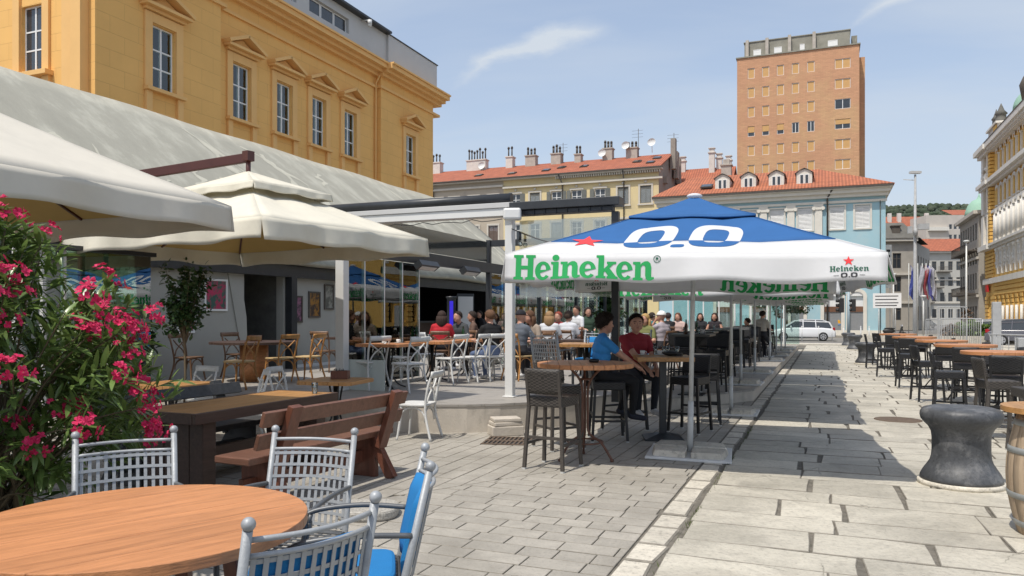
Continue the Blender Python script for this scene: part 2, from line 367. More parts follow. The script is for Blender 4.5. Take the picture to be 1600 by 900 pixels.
M['tumbler'] = glass('tumbler_glass', (.88, .93, .93), .10)
# ================================================================== GROUND
def sheet(name, pts, z, m):
    mb = MB(); mb.add([(p[0], p[1], z) for p in pts], [tuple(range(len(pts)))]); return struct(mb.build(name, m))
sheet('ground', [(-1500, -200), (1500, -200), (1500, 2500), (-1500, 2500)], -.06, M['asphalt'])
prom = struct(MB().add([(-1.0, -1, -.014), (14, -1, -.014), (14, 46.5, -.014), (-1.0, 46.5, -.014)], [(0, 1, 2, 3)]).build('promenade', M['joint']))
pave = struct(MB().add([(-14, -1, -.012), (-1.0, -1, -.012), (-1.0, 46.5, -.012), (-14, 46.5, -.012)], [(0, 1, 2, 3)]).build('pavement', M['joint']))
M['edge'] = mat('dirty_stone_edge', (.22, .20, .165), .9, .3, 14, .4, 60, coords='World')
# promenade slabs: long rows across the walk, uneven lengths
slabs = []
y = 2.2; rr = random.Random(3)
while y < 46:
    dep = rr.choice([.4, .46, .52, .58, .66]) * rr.uniform(.92, 1.08); x = -.975 - rr.uniform(0, .02)
    xmax = 3.4 + y * .34
    while x < min(xmax, 13.5):
        ln = rr.uniform(.5, 1.25); j = lambda s=.018: rr.uniform(-s, s); gp = rr.choice([.004, .008, .012, .022])
        p = [(x + j(), y + j()), (x + ln - gp + j(.016), y + j()), (x + ln - gp + j(.016), y + dep + j()), (x + j(), y + dep + j())]
        w0, w1 = x + ln * rr.uniform(.3, .45), x + ln * rr.uniform(.55, .75)
        p = [p[0], (w0, y + j(.009)), (w1, y + j(.009)), p[1], (p[1][0] + j(.008), y + dep * .5), p[2], (w1, y + dep + j(.009)), (w0, y + dep + j(.009)), p[3]]
        if rr.random() < .3: p[5] = (p[5][0] - rr.uniform(.01, .03), p[5][1] - rr.uniform(.01, .03))
        slabs.append((p, rr.uniform(-.002, .002), (rr.uniform(-.003, .003), rr.uniform(-.004, .004)))); x += ln
    y += dep
def vis(p):
    cx = sum(q[0] for q in p) / len(p); cy = sum(q[1] for q in p) / len(p)
    d = -cx * ST + cy * CT; a = cx * CT + cy * ST
    return d, (d > 3.6 and abs(a / d) < .72)
def pieces(name, lst, m, parent, gap, ch, top=290, rest=None):
    seen = sorted([(vis(p)[0], i) for i, (p, z, t) in enumerate(lst) if vis(p)[1]])
    big = set(i for _, i in seen[:top]); rb = MB()
    for i, (p, z, t) in enumerate(lst):
        if i in big:
            cx = sum(q[0] for q in p) / len(p); cy = sum(q[1] for q in p) / len(p)
            mb = MB(); stone(mb, [(q[0] - cx, q[1] - cy) for q in p], z, gap, ch, tilt=t); mb.build(name, [m, M['edge']], parent, loc=(cx, cy, 0))
        elif vis(p)[1] or vis(p)[0] > 0: stone(rb, p, z, gap, ch, tilt=t)
    if rb.f: struct(rb.build(rest or name, [m, M['edge']], parent), 'stuff')
pieces('stone_slab', slabs, M['slab'], prom, .0055, .007, 290, 'far_stone_slabs')
# kerb stones along the drain joint
kerbs = []; y = 2.0
while y < 40:
    ln = rr.uniform(.36, .56); kerbs.append(([(-1.245, y), (-1.02 + rr.uniform(-.02, .02), y + rr.uniform(-.01, .01)), (-1.02 + rr.uniform(-.025, .02), y + ln - .015), (-1.245, y + ln - .015)], rr.uniform(-.003, .004), (0, rr.uniform(-.01, .01)))); y += ln
pieces('kerb_stone', kerbs, M['kerb'], pave, .006, .014, 60, 'far_kerb_stones')
# concrete pavers: two laying directions that meet on a slanting seam
seam = (.94, -.56); sc_ = .94 * -3.34 - .56 * 6.32
pav = []
L1, W1 = .40, .20
for r in range(0, 70):
    y0 = 1.6 + r * W1; off = (r * .17) % L1 if r % 3 else (r * .29) % L1
    x0 = -5.2 - off
    while x0 < -1.25:
        ln = L1 if rr.random() < .72 else .26
        p = [(x0, y0), (x0 + ln, y0), (x0 + ln, y0 + W1), (x0, y0 + W1)]
        p = clip(p, 1, 0, -1.25); p = clip(p, -seam[0], -seam[1], -sc_) if len(p) > 2 else p
        if len(p) > 2 and area(p) > .006: pav.append((p, rr.uniform(-.0015, .0015), (0, 0)))
        x0 += ln
pav2 = []
for c in range(0, 46):
    x0 = -9.6 + c * .2; y0 = 2.0 - (c % 2) * .2
    while y0 < 15.5:
        p = [(x0, y0), (x0 + .2, y0), (x0 + .2, y0 + .4), (x0, y0 + .4)]
        p = clip(p, seam[0], seam[1], sc_); p = clip(p, 1, 0, -1.25) if len(p) > 2 else p
        if len(p) > 2 and area(p) > .006: pav2.append((p, rr.uniform(-.0015, .0015), (0, 0)))
        y0 += .4
pieces('paver', pav + pav2, M['paver'], pave, .0035, .0042, 235, 'far_pavers')
# ------------------------------------------------------------------ terrace (two levels)
def ter(name, pts, h):
    mb = MB(); n = len(pts)
    mb.prism(pts, -.04, h - .03, 1); o = struct(mb.build(name, [M['terrace'], M['terrace_face']]))
    e = MB(); q = inset(pts, -.012); e.prism(q, h - .03, h, 0); e.build('edge_slab', [M['terrace'], M['terrace_face']], o); return o
P1, P2, P3, P4 = (-5.745, 9.31), (-4.58, 9.58), (-3.885, 10.19), (-3.27, 11.24)
arc = [P1, (-5.1, 9.38), P2, (-4.2, 9.85), P3, (-3.55, 10.68), P4, (-3.1, 11.7), (-3.05, 12.3)]
ter('terrace', [(-12.2, 9.0)] + arc + [(-3.05, 44), (-12.2, 44)], .39)
ter('lower_terrace', [(-3.0, 12.35), (-1.956, 14.11), (-1.27, 15.31), (-1.25, 40), (-3.0, 40)], .215)
# ================================================================== FACADE TOOLS
def facade(mb, W, H, ops, reveal=.2, z0=0.0, mi=0):
    xs = sorted(set([0, W] + [v for o in ops for v in o[:2]])); zs = sorted(set([z0, H] + [v for o in ops for v in o[2:4]]))
    for i in range(len(xs) - 1):
        for k in range(len(zs) - 1):
            cx, cz = (xs[i] + xs[i + 1]) / 2, (zs[k] + zs[k + 1]) / 2
            if any(o[0] < cx < o[1] and o[2] < cz < o[3] for o in ops): continue
            mb.add([(xs[i], 0, zs[k]), (xs[i + 1], 0, zs[k]), (xs[i + 1], 0, zs[k + 1]), (xs[i], 0, zs[k + 1])], [(0, 1, 2, 3)], mi)
    for a, b, c, d in [o[:4] for o in ops]:
        mb.add([(a, 0, c), (b, 0, c), (b, 0, d), (a, 0, d), (a, reveal, c), (b, reveal, c), (b, reveal, d), (a, reveal, d)],
               [(0, 4, 5, 1), (1, 5, 6, 2), (2, 6, 7, 3), (3, 7, 4, 0)], mi)
def block(mb, W, D, H, z0=0, mi=0):
    """the other walls and the top behind a facade"""
    mb.add([(0, 0, z0), (W, 0, z0), (W, D, z0), (0, D, z0), (0, 0, H), (W, 0, H), (W, D, H), (0, D, H)], [(1, 2, 6, 5), (2, 3, 7, 6), (3, 0, 4, 7), (4, 5, 6, 7)], mi)
WIN = {}
def window(parent, x, z, w, h, y=.1, style='cross', frame=None, pane=None, tr=None):
    """window part with pane sub-parts; x is its middle, z its foot, in the facade's own frame"""
    key = (style, round(w, 3), round(h, 3), (frame or M['white_frame']).name, (pane or M['pane']).name)
    if key not in WIN:
        f = MB(); t = .055 if w > .7 else .04; dp = .06
        f.bx(-w / 2, -w / 2 + t, -dp / 2, dp / 2, 0, h); f.bx(w / 2 - t, w / 2, -dp / 2, dp / 2, 0, h)
        f.bx(-w / 2 + t, w / 2 - t, -dp / 2, dp / 2, 0, t); f.bx(-w / 2 + t, w / 2 - t, -dp / 2, dp / 2, h - t, h)
        if style in ('cross', 'six', 'mid'): f.bx(-t * .7, t * .7, -dp / 2, dp / 2 - .002, t, h - t)
        if style in ('cross', 'six'):
            for hf in ((.62, .33) if style == 'six' else (.64,)):
                f.bx(-w / 2 + t, -t * .7, -dp / 2 + .004, dp / 2 - .004, h * hf - t * .5, h * hf + t * .5); f.bx(t * .7, w / 2 - t, -dp / 2 + .004, dp / 2 - .004, h * hf - t * .5, h * hf + t * .5)
        if style == 'shutter':
            f.bx(-.02, .02, -dp / 2 - .004, dp / 2, t, h - t)
        p = MB()
        if style == 'shutter':
            n = max(6, int(h / .11))
            for s_ in (-1, 1):
                xa, xb = (-w / 2 + t, -.02) if s_ < 0 else (.02, w / 2 - t)
                for k in range(n):
                    zz = t + (h - 2 * t) * (k + .5) / n
                    p.box(((xa + xb) / 2, 0, zz), (xb - xa, .02, (h - 2 * t) / n * .95), Matrix.Rotation(rad(-28), 3, 'X'))
        else:
            p.bx(-w / 2 + t * .5, w / 2 - t * .5, -.006, .006, t * .5, h - t * .5)
        WIN[key] = (f.mesh('window', frame or M['white_frame']), p.mesh('pane', pane or M['pane']))
    a, b = WIN[key]
    o = link('window', a, parent, (x, y, z)); link('shutter_blind' if style == 'shutter' else 'pane', b, o); return o
# ================================================================== OCHRE BUILDING
pattern(M['ochre'], 'brick', 'World', (.9, .9, 1), rot=(0, 0, 0), strength=.0, dist=0, dark=1, mortar=.0)
def scored(name, col, axis, bw=1.0, rh=.55, mort=.012, dk=.62, c2=.97, m0=None, **k):
    """render scored with block joints; axis says along which horizontal axis the wall runs"""
    m = mat(name, col, .85, .06, .5, .1, 30, coords='World', **k); N, L = m.node_tree.nodes, m.node_tree.links
    gp = N.new('ShaderNodeNewGeometry'); sp = N.new('ShaderNodeSeparateXYZ'); L.new(gp.outputs['Position'], sp.inputs[0])
    cb = N.new('ShaderNodeCombineXYZ'); L.new(sp.outputs[axis], cb.inputs[0]); L.new(sp.outputs['Z'], cb.inputs[1])
    t = N.new('ShaderNodeTexBrick'); t.inputs['Scale'].default_value = 1; t.inputs['Mortar Size'].default_value = mort; t.inputs['Brick Width'].default_value = bw; t.inputs['Row Height'].default_value = rh
    t.inputs['Color1'].default_value = (1, 1, 1, 1); t.inputs['Color2'].default_value = (c2, c2, c2, 1); t.inputs['Mortar'].default_value = (dk, dk, dk, 1); L.new(cb.outputs[0], t.inputs['Vector'])
    b = N['Principled BSDF']; old = b.inputs['Base Color'].links[0].from_socket; mm = N.new('ShaderNodeMix'); mm.data_type = 'RGBA'; mm.blend_type = 'MULTIPLY'; mm.inputs['Factor'].default_value = 1
    L.new(old, mm.inputs['A']); L.new(t.outputs['Color'], mm.inputs['B']); L.new(mm.outputs['Result'], b.inputs['Base Color'])
    bp = N.new('ShaderNodeBump'); bp.inputs['Strength'].default_value = .5; bp.inputs['Distance'].default_value = .02; bp.invert = True; L.new(t.outputs['Fac'], bp.inputs['Height'])
    L.new(bp.outputs[0], b.inputs['Normal']); return m
OC = (.82, .475, .15)
M['ochre_y'] = scored('ochre_render_side', OC, 'Y', 1.25, .62, .008, .80); M['ochre_x'] = scored('ochre_render_front', OC, 'X', 1.25, .62, .008, .80)
ob = thing('ochre_building', 'large ochre palace with pedimented windows rising behind the sloping grey roof', 'building', (-24, 19.4, 0), rad(90))
WZ0, WZ1, WW = 10.35, 12.75, 1.12
bays = [3.0, 7.6, 10.5, 13.2, 16.0, 22.0]
def sect(x0, x1, proj, H=15.6):
    mb = MB(); ops = [(b - x0 - WW / 2, b - x0 + WW / 2, WZ0, WZ1) for b in bays if x0 < b < x1]
    facade(mb, x1 - x0, H, ops, .3); 
    for e in (0, x1 - x0): mb.add([(e, 0, 0), (e, 1.0, 0), (e, 1.0, H), (e, 0, H)], [(0, 1, 2, 3)])
    mb.xf(Matrix.Translation((x0, -proj, 0))); mb.build('wall', M['ochre_y'], ob)
    for b in bays:
        if x0 < b < x1:
            window(ob, b, WZ0, WW, WZ1 - WZ0, .16 - proj, 'six', pane=M['glass'])
            rk = MB(); rk.bx(b - WW / 2 - .1, b + WW / 2 + .1, .62 - proj, .64 - proj, WZ0 - .1, WZ1 + .1); rk.build('room_shade_panel', M['black_int'], ob)  # black panel stands in for the unlit room behind the glass
            c = MB()   # curtains behind the glass
            for s in (-1, 1): c.grid(lambda u, v, s=s: (b + s * (.05 + .25 * ((int(b * 7) % 3) == (0 if s < 0 else 1)) + u * .52), .40 - proj + .03 * math.sin(u * 40), WZ0 + v * (WZ1 - WZ0)), 16, 1)
            c.build('curtain', M['curtain'], ob)
            t = MB(); f = -proj    # surround, pediment, sill, apron
            for s in (-1, 1):
                t.bx(b + s * (WW / 2 + .02), b + s * (WW / 2 + .36), f - .09, f + .0, WZ0 - .05, WZ1 + .4)
            t.bx(b - WW / 2 - .02, b + WW / 2 + .02, f - .092, f, WZ1 + .03, WZ1 + .4)
            t.bx(b - .98, b + .98, f - .2, f, WZ1 + .43, WZ1 + .55); t.bx(b - 1.12, b + 1.12, f - .42, f, WZ1 + .552, WZ1 + .68)
            tp = []; zb, za = WZ1 + .682, WZ1 + 1.22
            for s in (-1, 1):
                p0, p1 = V((b + s * 1.18, f - .24, zb + .03)), V((b, f - .24, za)); t.bar(p0, p1 + (p1 - p0).normalized() * .03, .5, .15, up=(0, 0, 1))
            t.prism([(b - .95, zb), (b + .95, zb), (b, za - .12)], 0, .06)
            k = len(t.v) - 6
            for i in range(6): x_, z_, q = t.v[k + i]; t.v[k + i] = (x_, f - .1 + q, z_)
            t.bx(b - .95, b + .95, f - .26, f, WZ0 - .2, WZ0 - .062); t.bx(b - 1.12, b + 1.12, f - .2, f, WZ0 - 1.22, WZ0 - 1.05)
            for s in (-1, 1): t.bx(b + s * .62, b + s * .9, f - .13, f, WZ0 - 1.048, WZ0 - .202)
            t.bx(b - .61, b + .61, f - .05, f, WZ0 - 1.048, WZ0 - .92)
            t.build('window_surround', M['ochre_plain'], ob, bevel=.012)
sect(0, 6.05, .3); sect(6.05, 18.66, 0); sect(18.66, 25, .32)
cb_ = MB()
for x0, x1, pr in ((-.4, 6.3, .3), (6.302, 18.5, 0), (18.502, 25.75, .32)):
    for a, z0, z1 in ((.12, 14.75, 14.9), (.25, 15.42, 15.6), (.55, 15.602, 15.78), (.85, 15.782, 16.02), (.95, 16.022, 16.12)):
        cb_.bx(x0, x1, -pr - a, .5, z0, z1)
cb_.bx(25.002, 25.7, .502, 12, 15.6, 16.1)
cb_.build('cornice', M['ochre_plain'], ob)
e = MB(); e.bx(.4, 24.98, 1.0, 14, 0, 16.0); e.build('rear_wall', M['ochre_plain'], ob)
# south front beside it, sunlit
sf = MB(); ops = [(20 - 3.42, 20 - 2.28, 10.6, 13.0)]
facade(sf, 20, 18, ops, .3); sf.xf(Matrix.Translation((0, 0, 0)) @ Matrix.Rotation(rad(-90), 4, 'Z')); sf.xf(Matrix.Translation((-.02, 20, 0)))
# local frame: facade ran along +x facing -y; turned to run along -y (world +x) facing -x (world -y)
sf.build('south_wall', M['ochre_x'], ob)
w = window(ob, -.02 + .16, 10.6, 1.14, 2.4, 2.85, 'six'); w.rotation_euler = (0, 0, rad(-90))
s2 = MB()
for yy0, yy1 in ((3.45, 3.8), (1.9, 2.25)): s2.bx(-.12, 0, yy0, yy1, 10.5, 13.5)
s2.bx(-.35, 0, 1.75, 3.95, 10.3, 10.48); s2.bx(-.16, 0, 1.85, 2.2, 9.3, 10.298); s2.bx(-.16, 0, 3.5, 3.85, 9.3, 10.298)
s2.bx(-.35, 0, .0, .5, 0, 18); s2.bx(-.18, 0, .502, 1.15, 0, 18)
s2.build('window_surround', M['ochre_plain'], ob, bevel=.01)
# attic storey in grey cladding
ph = MB(); PX = [(3.2, 6.6), (7.6, 11.0), (12.0, 15.4)]
ops = [(a, b, 16.75, 17.55) for a, b in PX]
q = MB(); facade(q, 19.2, 18.0, ops, .3, 16.1); q.xf(Matrix.Translation((0, -.35, 0))); ph.add(q.v, q.f)
ph.bx(19.2, 25.2, -.5, 6, 16.122, 18.0); ph.bx(0, 19.2, .2, 6, 16.12, 17.99)
ph.build('attic_storey', M['penthouse'], ob)
rf = MB(); rf.bx(-.5, 19.19, -.75, 6.1, 18.004, 18.12); rf.bx(19.2, 25.3, -.55, 6.1, 18.004, 18.06); rf.build('roof_edge', M['dark_metal'], ob)
for a, b in PX:
    for i in range(3):
        ww = (b - a) / 3; window(ob, a + ww * (i + .5), 16.77, ww - .04, .76, -.15, 'plain')
cm = MB(); cm.cyl((16.6, -.35, 17.9), (16.6, -.85, 17.85), .04); cm.cyl((16.6, -.9, 17.85), (16.6, -.9, 17.6), .12, .12, 12); cm.ball((16.6, -.9, 17.58), .11); cm.build('dome_camera', M['white_post'], ob)
pp = MB(); pp.tube([(18.4, -.4, 15.4), (18.45, -.12, 15.0), (18.45, -.12, 13.8), (18.45, -.08, 0.2)], .05, 8); pp.build('downpipe', M['ochre_plain'], ob)
# ================================================================== RESTAURANT HALL WITH THE LONG SLOPING ROOF
hall = thing('restaurant_hall', 'low restaurant hall with a long patched grey sloping roof and dark open front', 'building', (-11.65, 2, 0))
def H_(x, y, z): return (x + 11.65, y - 2, z)
rm = MB()
def roofpt(u, v):
    x = -11.3 - 4.7 * v; z = 2.85 + 3.95 * v + .12 * math.sin(v * math.pi); return H_(x, 2 + u * 29, z + .02 * math.sin(u * 37 + v * 5))
rm.grid(roofpt, 60, 10); rm.grid(lambda u, v: H_(-16 - 2.0 * v, 2 + u * 29, 6.8 - 2 * v), 6, 2)
rm.build('roof', M['vault'], hall, solid=.12)
pa = MB()   # lighter patched seams trowelled over the roof
for k in range(75):
    u0 = R.uniform(.05, .97); v0 = R.uniform(.25, .95); L = R.uniform(.12, .5); w_ = R.uniform(.0008, .005); sl_ = R.uniform(-.02, .06)
    def pt(s, t, u0=u0, v0=v0, L=L, w_=w_, sl_=sl_):
        v = max(0, v0 - L * s); u = u0 + sl_ * s + w_ * (t - .5) * 2 * (1 + .6 * math.sin(s * 19 + u0 * 60)) * math.sin(math.pi * min(1, s * .96 + .04)) ** .4 + .004 * math.sin(s * 11 + v0 * 40)
        p = V(roofpt(u, v)); return p + V((.042, 0, .05))
    pa.grid(pt, 14, 1)
M['patch'] = mat('patch_render', (.47, .455, .375), .85, .12, 3, .3, 20, coords='World')
pa.build('roof_patches', M['patch'], hall)
wl_ = MB()
for ya, yb, m_ in ((2, 13.2, 0), (14.5, 20.3, 0), (27, 31, 0)): wl_.bx(-.2, 0, ya - 2, yb - 2, .1, 3.0)
wl_.bx(-.2, 0, 18.301, 24.999, 2.75, 3.0)
wl_.build('wall', M['grey_wall'], hall)
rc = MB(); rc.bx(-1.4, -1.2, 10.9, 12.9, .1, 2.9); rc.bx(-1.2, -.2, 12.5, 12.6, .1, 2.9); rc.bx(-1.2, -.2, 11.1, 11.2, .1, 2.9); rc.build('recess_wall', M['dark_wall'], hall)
ach = MB()   # curved soffit edge of the recess
ach.prism([(11.2, 0.39), (11.2 + .1, .39), (11.2 + .04, 1.6), (11.2 - .1, 2.3), (11.2 - .3, 2.9), (11.2 - .6, 2.9)], -.02, .03)
for i, (a, b, c) in enumerate(ach.v): ach.v[i] = (c, a, b)
ach.build('recess_edge', M['grey_wall'], hall)
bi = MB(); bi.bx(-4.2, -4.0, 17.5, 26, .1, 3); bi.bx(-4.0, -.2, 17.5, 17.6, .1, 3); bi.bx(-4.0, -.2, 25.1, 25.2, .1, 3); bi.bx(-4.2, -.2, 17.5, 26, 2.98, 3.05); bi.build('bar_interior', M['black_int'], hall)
bb = MB(); bb.bx(.02, .2, 4.5, 24, 2.52, 2.8); bb.bx(.02, .2, 12.55, 12.75, .39, 2.52); bb.bx(.02, .2, 25.0, 25.2, .39, 2.8); bb.build('black_beam', M['dark_metal'], hall)
rq = MB()
for z in (1.35, 1.75, 2.15): rq.bx(-3.9, -3.6, 18.4, 24.4, z, z + .04)
rq.build('bar_shelf', M['dark_metal'], hall)
skt = MB(); skt.bx(.001, .03, 12.8, 18.3, .39, .46); skt.build('skirting', M['white_post'], hall)
# end glazing at the left
gs = thing('glass_screen', 'green tinted folded glass panels beside the oleander', 'glass screen', (-9.5, 7.3, 0))
for k in range(3): mb = MB(); mb.bx(-.006 + k * .05, .006 + k * .05, -.05 + k * .33, .62 + k * .36, .02, 2.5); mb.build('pane', M['glass_green'], gs)
for yy, w_ in ((-.65, .09), (-.3, .05), (.0, .03)): mb = MB(); mb.bx(-.03, .03, yy - w_ / 2, yy + w_ / 2, 0, 2.5); mb.build('post', M['white_post'], gs)
mb = MB(); mb.bx(-.04, .16, -.7, 1.4, 2.5, 2.56); mb.build('top_rail', M['dark_metal'], gs)
# ================================================================== BACKGROUND BUILDINGS
def tiles(name, col, axis='X', fr=7.0):
    m = mat(name, col, .8, .22, 1.6, coords='World', dark=(col[0] * .55, col[1] * .6, col[2] * .7), dscale=.9, dpos=(.5, .8))
    pattern(m, 'wave', 'World', (fr, fr, 0) if axis == 'X' else (fr, fr, 0), strength=.6, dist=.05, dark=.68, dir=axis); return m
M['tile'] = tiles('red_roof_tiles', (.38, .118, .06), 'X', 1.2)
M['tile_y'] = tiles('orange_roof_tiles', (.41, .135, .065), 'X', 1.2)
M['yellow'] = mat('pale_yellow_render', (.66, .54, .30), .9, .08, .4, coords='World', dark=(.52, .44, .29), dscale=.35, dpos=(.5, .8))
M['beige'] = mat('beige_render', (.44, .38, .30), .9, .1, .5, coords='World', dark=(.34, .29, .24), dscale=.5)
M['stonetrim'] = mat('stone_trim', (.56, .52, .45), .85, .08, 2, coords='World')
M['gable'] = mat('bare_gable', (.30, .27, .23), .95, .18, .8, .4, 5, coords='World', dark=(.2, .18, .16), dscale=.4)
M['shut_grey'] = mat('grey_shutter', (.15, .155, .14), .7, .15); M['shut_brown'] = mat('brown_shutter', (.12, .075, .06), .7, .15)
M['chim'] = mat('chimney_render', (.42, .38, .33), .95, .15, 2, coords='World'); M['chim_w'] = mat('pale_chimney', (.62, .58, .53), .95, .12, 2, coords='World')
M['gutter'] = mat('gutter_metal', (.07, .06, .05), .6, .2)
M['lightblue'] = mat('pale_blue_render', (.33, .51, .575), .85, .05, .4, coords='World', dark=(.40, .54, .575), dscale=.5)
M['white_trim'] = mat('offwhite_trim', (.66, .63, .56), .8, .06, 2, coords='World')
M['white_shutter'] = mat('white_shutter', (.74, .74, .72), .6, .05)
yb = thing('apartment_house', 'long beige and pale yellow apartment house with red tiled roof and many chimneys', 'building', (-46, 76, 0))
YX = [-39.9, -37.9, -35.5, -33.2, -30.6, -28.4, -26.0, -23.8, -21.3, -18.9, -16.6]
rows = (12.95, 9.7, 6.4)
for nm, xa, xb, m in (('beige_wall', -46, -32, M['beige']), ('yellow_wall', -31.998, -15.3, M['yellow'])):
    mb = MB(); ops = [(x - xa - .55, x - xa + .55, z, z + 1.75) for x in YX if xa < x < xb for z in rows]
    facade(mb, xb - xa, 16.2, ops, .18); mb.xf(Matrix.Translation((xa + 46, 0, 0))); mb.build(nm, m, yb)
for i, x in enumerate(YX):
    for k, z in enumerate(rows):
        sh = (i in (5, 9, 10)) if k == 0 else (i * 7 + k * 3) % 3 == 0
        if i < 4: window(yb, x + 46, z, 1.06, 1.72, .1, 'cross' if not sh else 'shutter', frame=M['shut_brown'], pane=M['pane'] if not sh else M['shut_brown'])
        elif sh: window(yb, x + 46, z, 1.06, 1.72, .05, 'shutter', frame=M['shut_grey'], pane=M['shut_grey'])
        else: window(yb, x + 46, z, 1.06, 1.72, .12, 'cross')
        t = MB()
        for s in (-1, 1): t.bx(x + 46 + s * .57, x + 46 + s * .74, -.06, 0, z - .05, z + 1.9)
        t.bx(x + 46 - .75, x + 46 + .75, -.07, 0, z + 1.77, z + 1.95); t.bx(x + 46 - .8, x + 46 + .8, -.14, 0, z - .2, z - .052)
        if i >= 4 and k == 0: t.ball((x + 46, -.06, z + 2.15), .17, 8, 5, sc=(1, .4, .7))
        t.build('window_surround', M['stonetrim'], yb)
        if i in (4, 6, 7, 8) and k == 0:
            s = MB()
            for q in (-1, 1): s.box((x + 46 + q * .83, -.12, z + .87), (.5, .05, 1.7), Matrix.Rotation(q * rad(22), 3, 'Z'))
            s.build('open_shutter', M['shut_grey'], yb)
cr = MB(); cr.bx(-.2, 14, -.25, 0, 15.55, 15.75); cr.bx(-.3, 14, -.5, .2, 16.2, 16.32); cr.bx(14.002, 31.1, -.3, 0, 15.3, 15.5); cr.bx(14.002, 31.1, -.55, .2, 16.2, 16.36)
for k in range(46): cr.bx(20 + k * .24, 20.12 + k * .24, -.42, -.002, 15.95, 16.19)
cr.build('cornice', M['stonetrim'], yb)
gt = MB(); gt.bx(-.3, 31.2, -.72, -.5, 16.34, 16.46); gt.tube([(5.6, -.6, 16.3), (5.6, -.15, 15.6), (5.6, -.15, .2)], .07); gt.tube([(20.4, -.6, 16.3), (20.7, -.15, 15.4), (20.7, -.15, .2)], .07); gt.tube([(27.2, -.6, 16.3), (27.2, -.15, 15.4), (27.2, -.15, .2)], .06); gt.build('gutter', M['gutter'], yb)
rf = MB(); rf.add([(-.3, -.7, 16.4), (31.0, -.7, 16.4), (31.0, 6, 18.9), (-.3, 6, 18.9), (31.0, 12, 16.4), (-.3, 12, 16.4)], [(0, 1, 2, 3), (3, 2, 4, 5)]); r_ = rf.build('roof', M['tile'], yb, solid=.12)
for x, f in ((10.5, .3), (14.6, .25), (18.4, .3), (19.8, .45), (22.4, .4), (28.0, .45), (29.6, .3), (31.0 - 1.2, .65)):
    s = MB(); c = V((x, -.7 + f * 6.7, 16.52 + f * 2.5)); s.box(c, (.8, 1.0, .1), Matrix.Rotation(rad(20.5), 3, 'X')); s.box(c + V((0, -.02, .06)), (.62, .8, .04), Matrix.Rotation(rad(20.5), 3, 'X'), 1); s.build('skylight', [M['gutter'], M['pane']], r_)
ga = MB(); ga.add([(30.7, .02, 0), (30.7, 11.5, 0), (30.7, 11.5, 16.4), (30.7, 6, 18.75), (30.7, .02, 16.3)], [(0, 1, 2, 3, 4)]); ga.bx(29.5, 30.69, 11.0, 11.5, 0, 16.3); ga.bx(30.9, 31.4, 5.2, 6.0, 17.2, 20.4); ga.bx(30.9, 31.3, 7.0, 8.2, 16.5, 19.4); ga.bx(30.9, 31.3, 8.8, 9.4, 16.2, 19.0)
ga.bx(30.702, 31.1, 2.2, 3.0, 15.2, 15.9); ga.build('gable_wall', M['gable'], yb)
for px0, px1, yt, kind in ((674, 692, 256, 1), (729, 764, 252, 1), (792, 804, 247, 1), (822, 840, 245, 0), (862, 879, 242, 0), (899, 910, 243, 0), (943, 959, 234, 0), (979, 998, 233, 0)):
    t0, t1 = (px0 - 800) / 1200, (px1 - 800) / 1200; d = 81.5 / (.378 * (t0 + t1) / 2 + .926); xa, xb = d * (.926 * t0 - .378) + 46, d * (.926 * t1 - .378) + 46; zt = 1.6 + (495 - yt) * d / 1200
    c = MB(); c.bx(xa, xb, 5.0, 5.9, 17.9, zt); c.bx(xa - .08, xb + .08, 4.92, 5.98, zt, zt + .12); c.build('chimney', M['chim_w'] if kind else M['chim'], r_)
    n = max(2, int((xb - xa) / .34)); p = MB()
    for k in range(n):
        xx = xa + (xb - xa) * (k + .5) / n; hh = R.uniform(.5, .9) if not kind else R.uniform(.8, 1.3)
        p.cyl((xx, 5.4, zt + .1), (xx, 5.4, zt + hh), .08 if kind else .12, None, 8); p.cyl((xx, 5.4, zt + hh + .02), (xx, 5.4, zt + hh + .25), .15, .1, 8)
    p.build('chimney_pot', M['gutter'], r_)
an = MB()
for x, z, hh in ((14.7 + 4.2, 19.6, 2.4), (27.4, 20.0, 2.8), (31.2, 20.2, 1.8)):
    an.cyl((x, 5.5, z - 1.2), (x, 5.5, z + hh - 1), .03, None, 6)
    for k in range(3): an.bar((x - .7, 5.5, z + hh - 1.2 - k * .35), (x + .5, 5.5, z + hh - 1.2 - k * .35), .02, .02)
an.build('aerial', M['gutter'], r_)
ds = MB()
for x, z in ((26.2, 19.3), (28.9, 19.4), (23.6, 18.9), (9.3, 18.8)): ds.lathe([(.02, 0), (.2, .03), (.36, .12), (.42, .2)], 14); 
dv = MB()
for x, z in ((26.2, 19.9), (29.0, 20.0), (23.6, 19.3), (9.3, 19.0)):
    q = MB(); q.lathe([(.02, 0), (.22, .03), (.38, .12), (.44, .2)], 14, cap=False); q.xf(Matrix.Translation((x, 4.8, z)) @ Matrix.Rotation(rad(75), 4, 'X')); dv.add(q.v, q.f, 0, True); dv.cyl((x, 4.8, z), (x, 5.0, z - 1.0), .03, None, 6)
dv.build('satellite_dish', M['white_post'], r_)
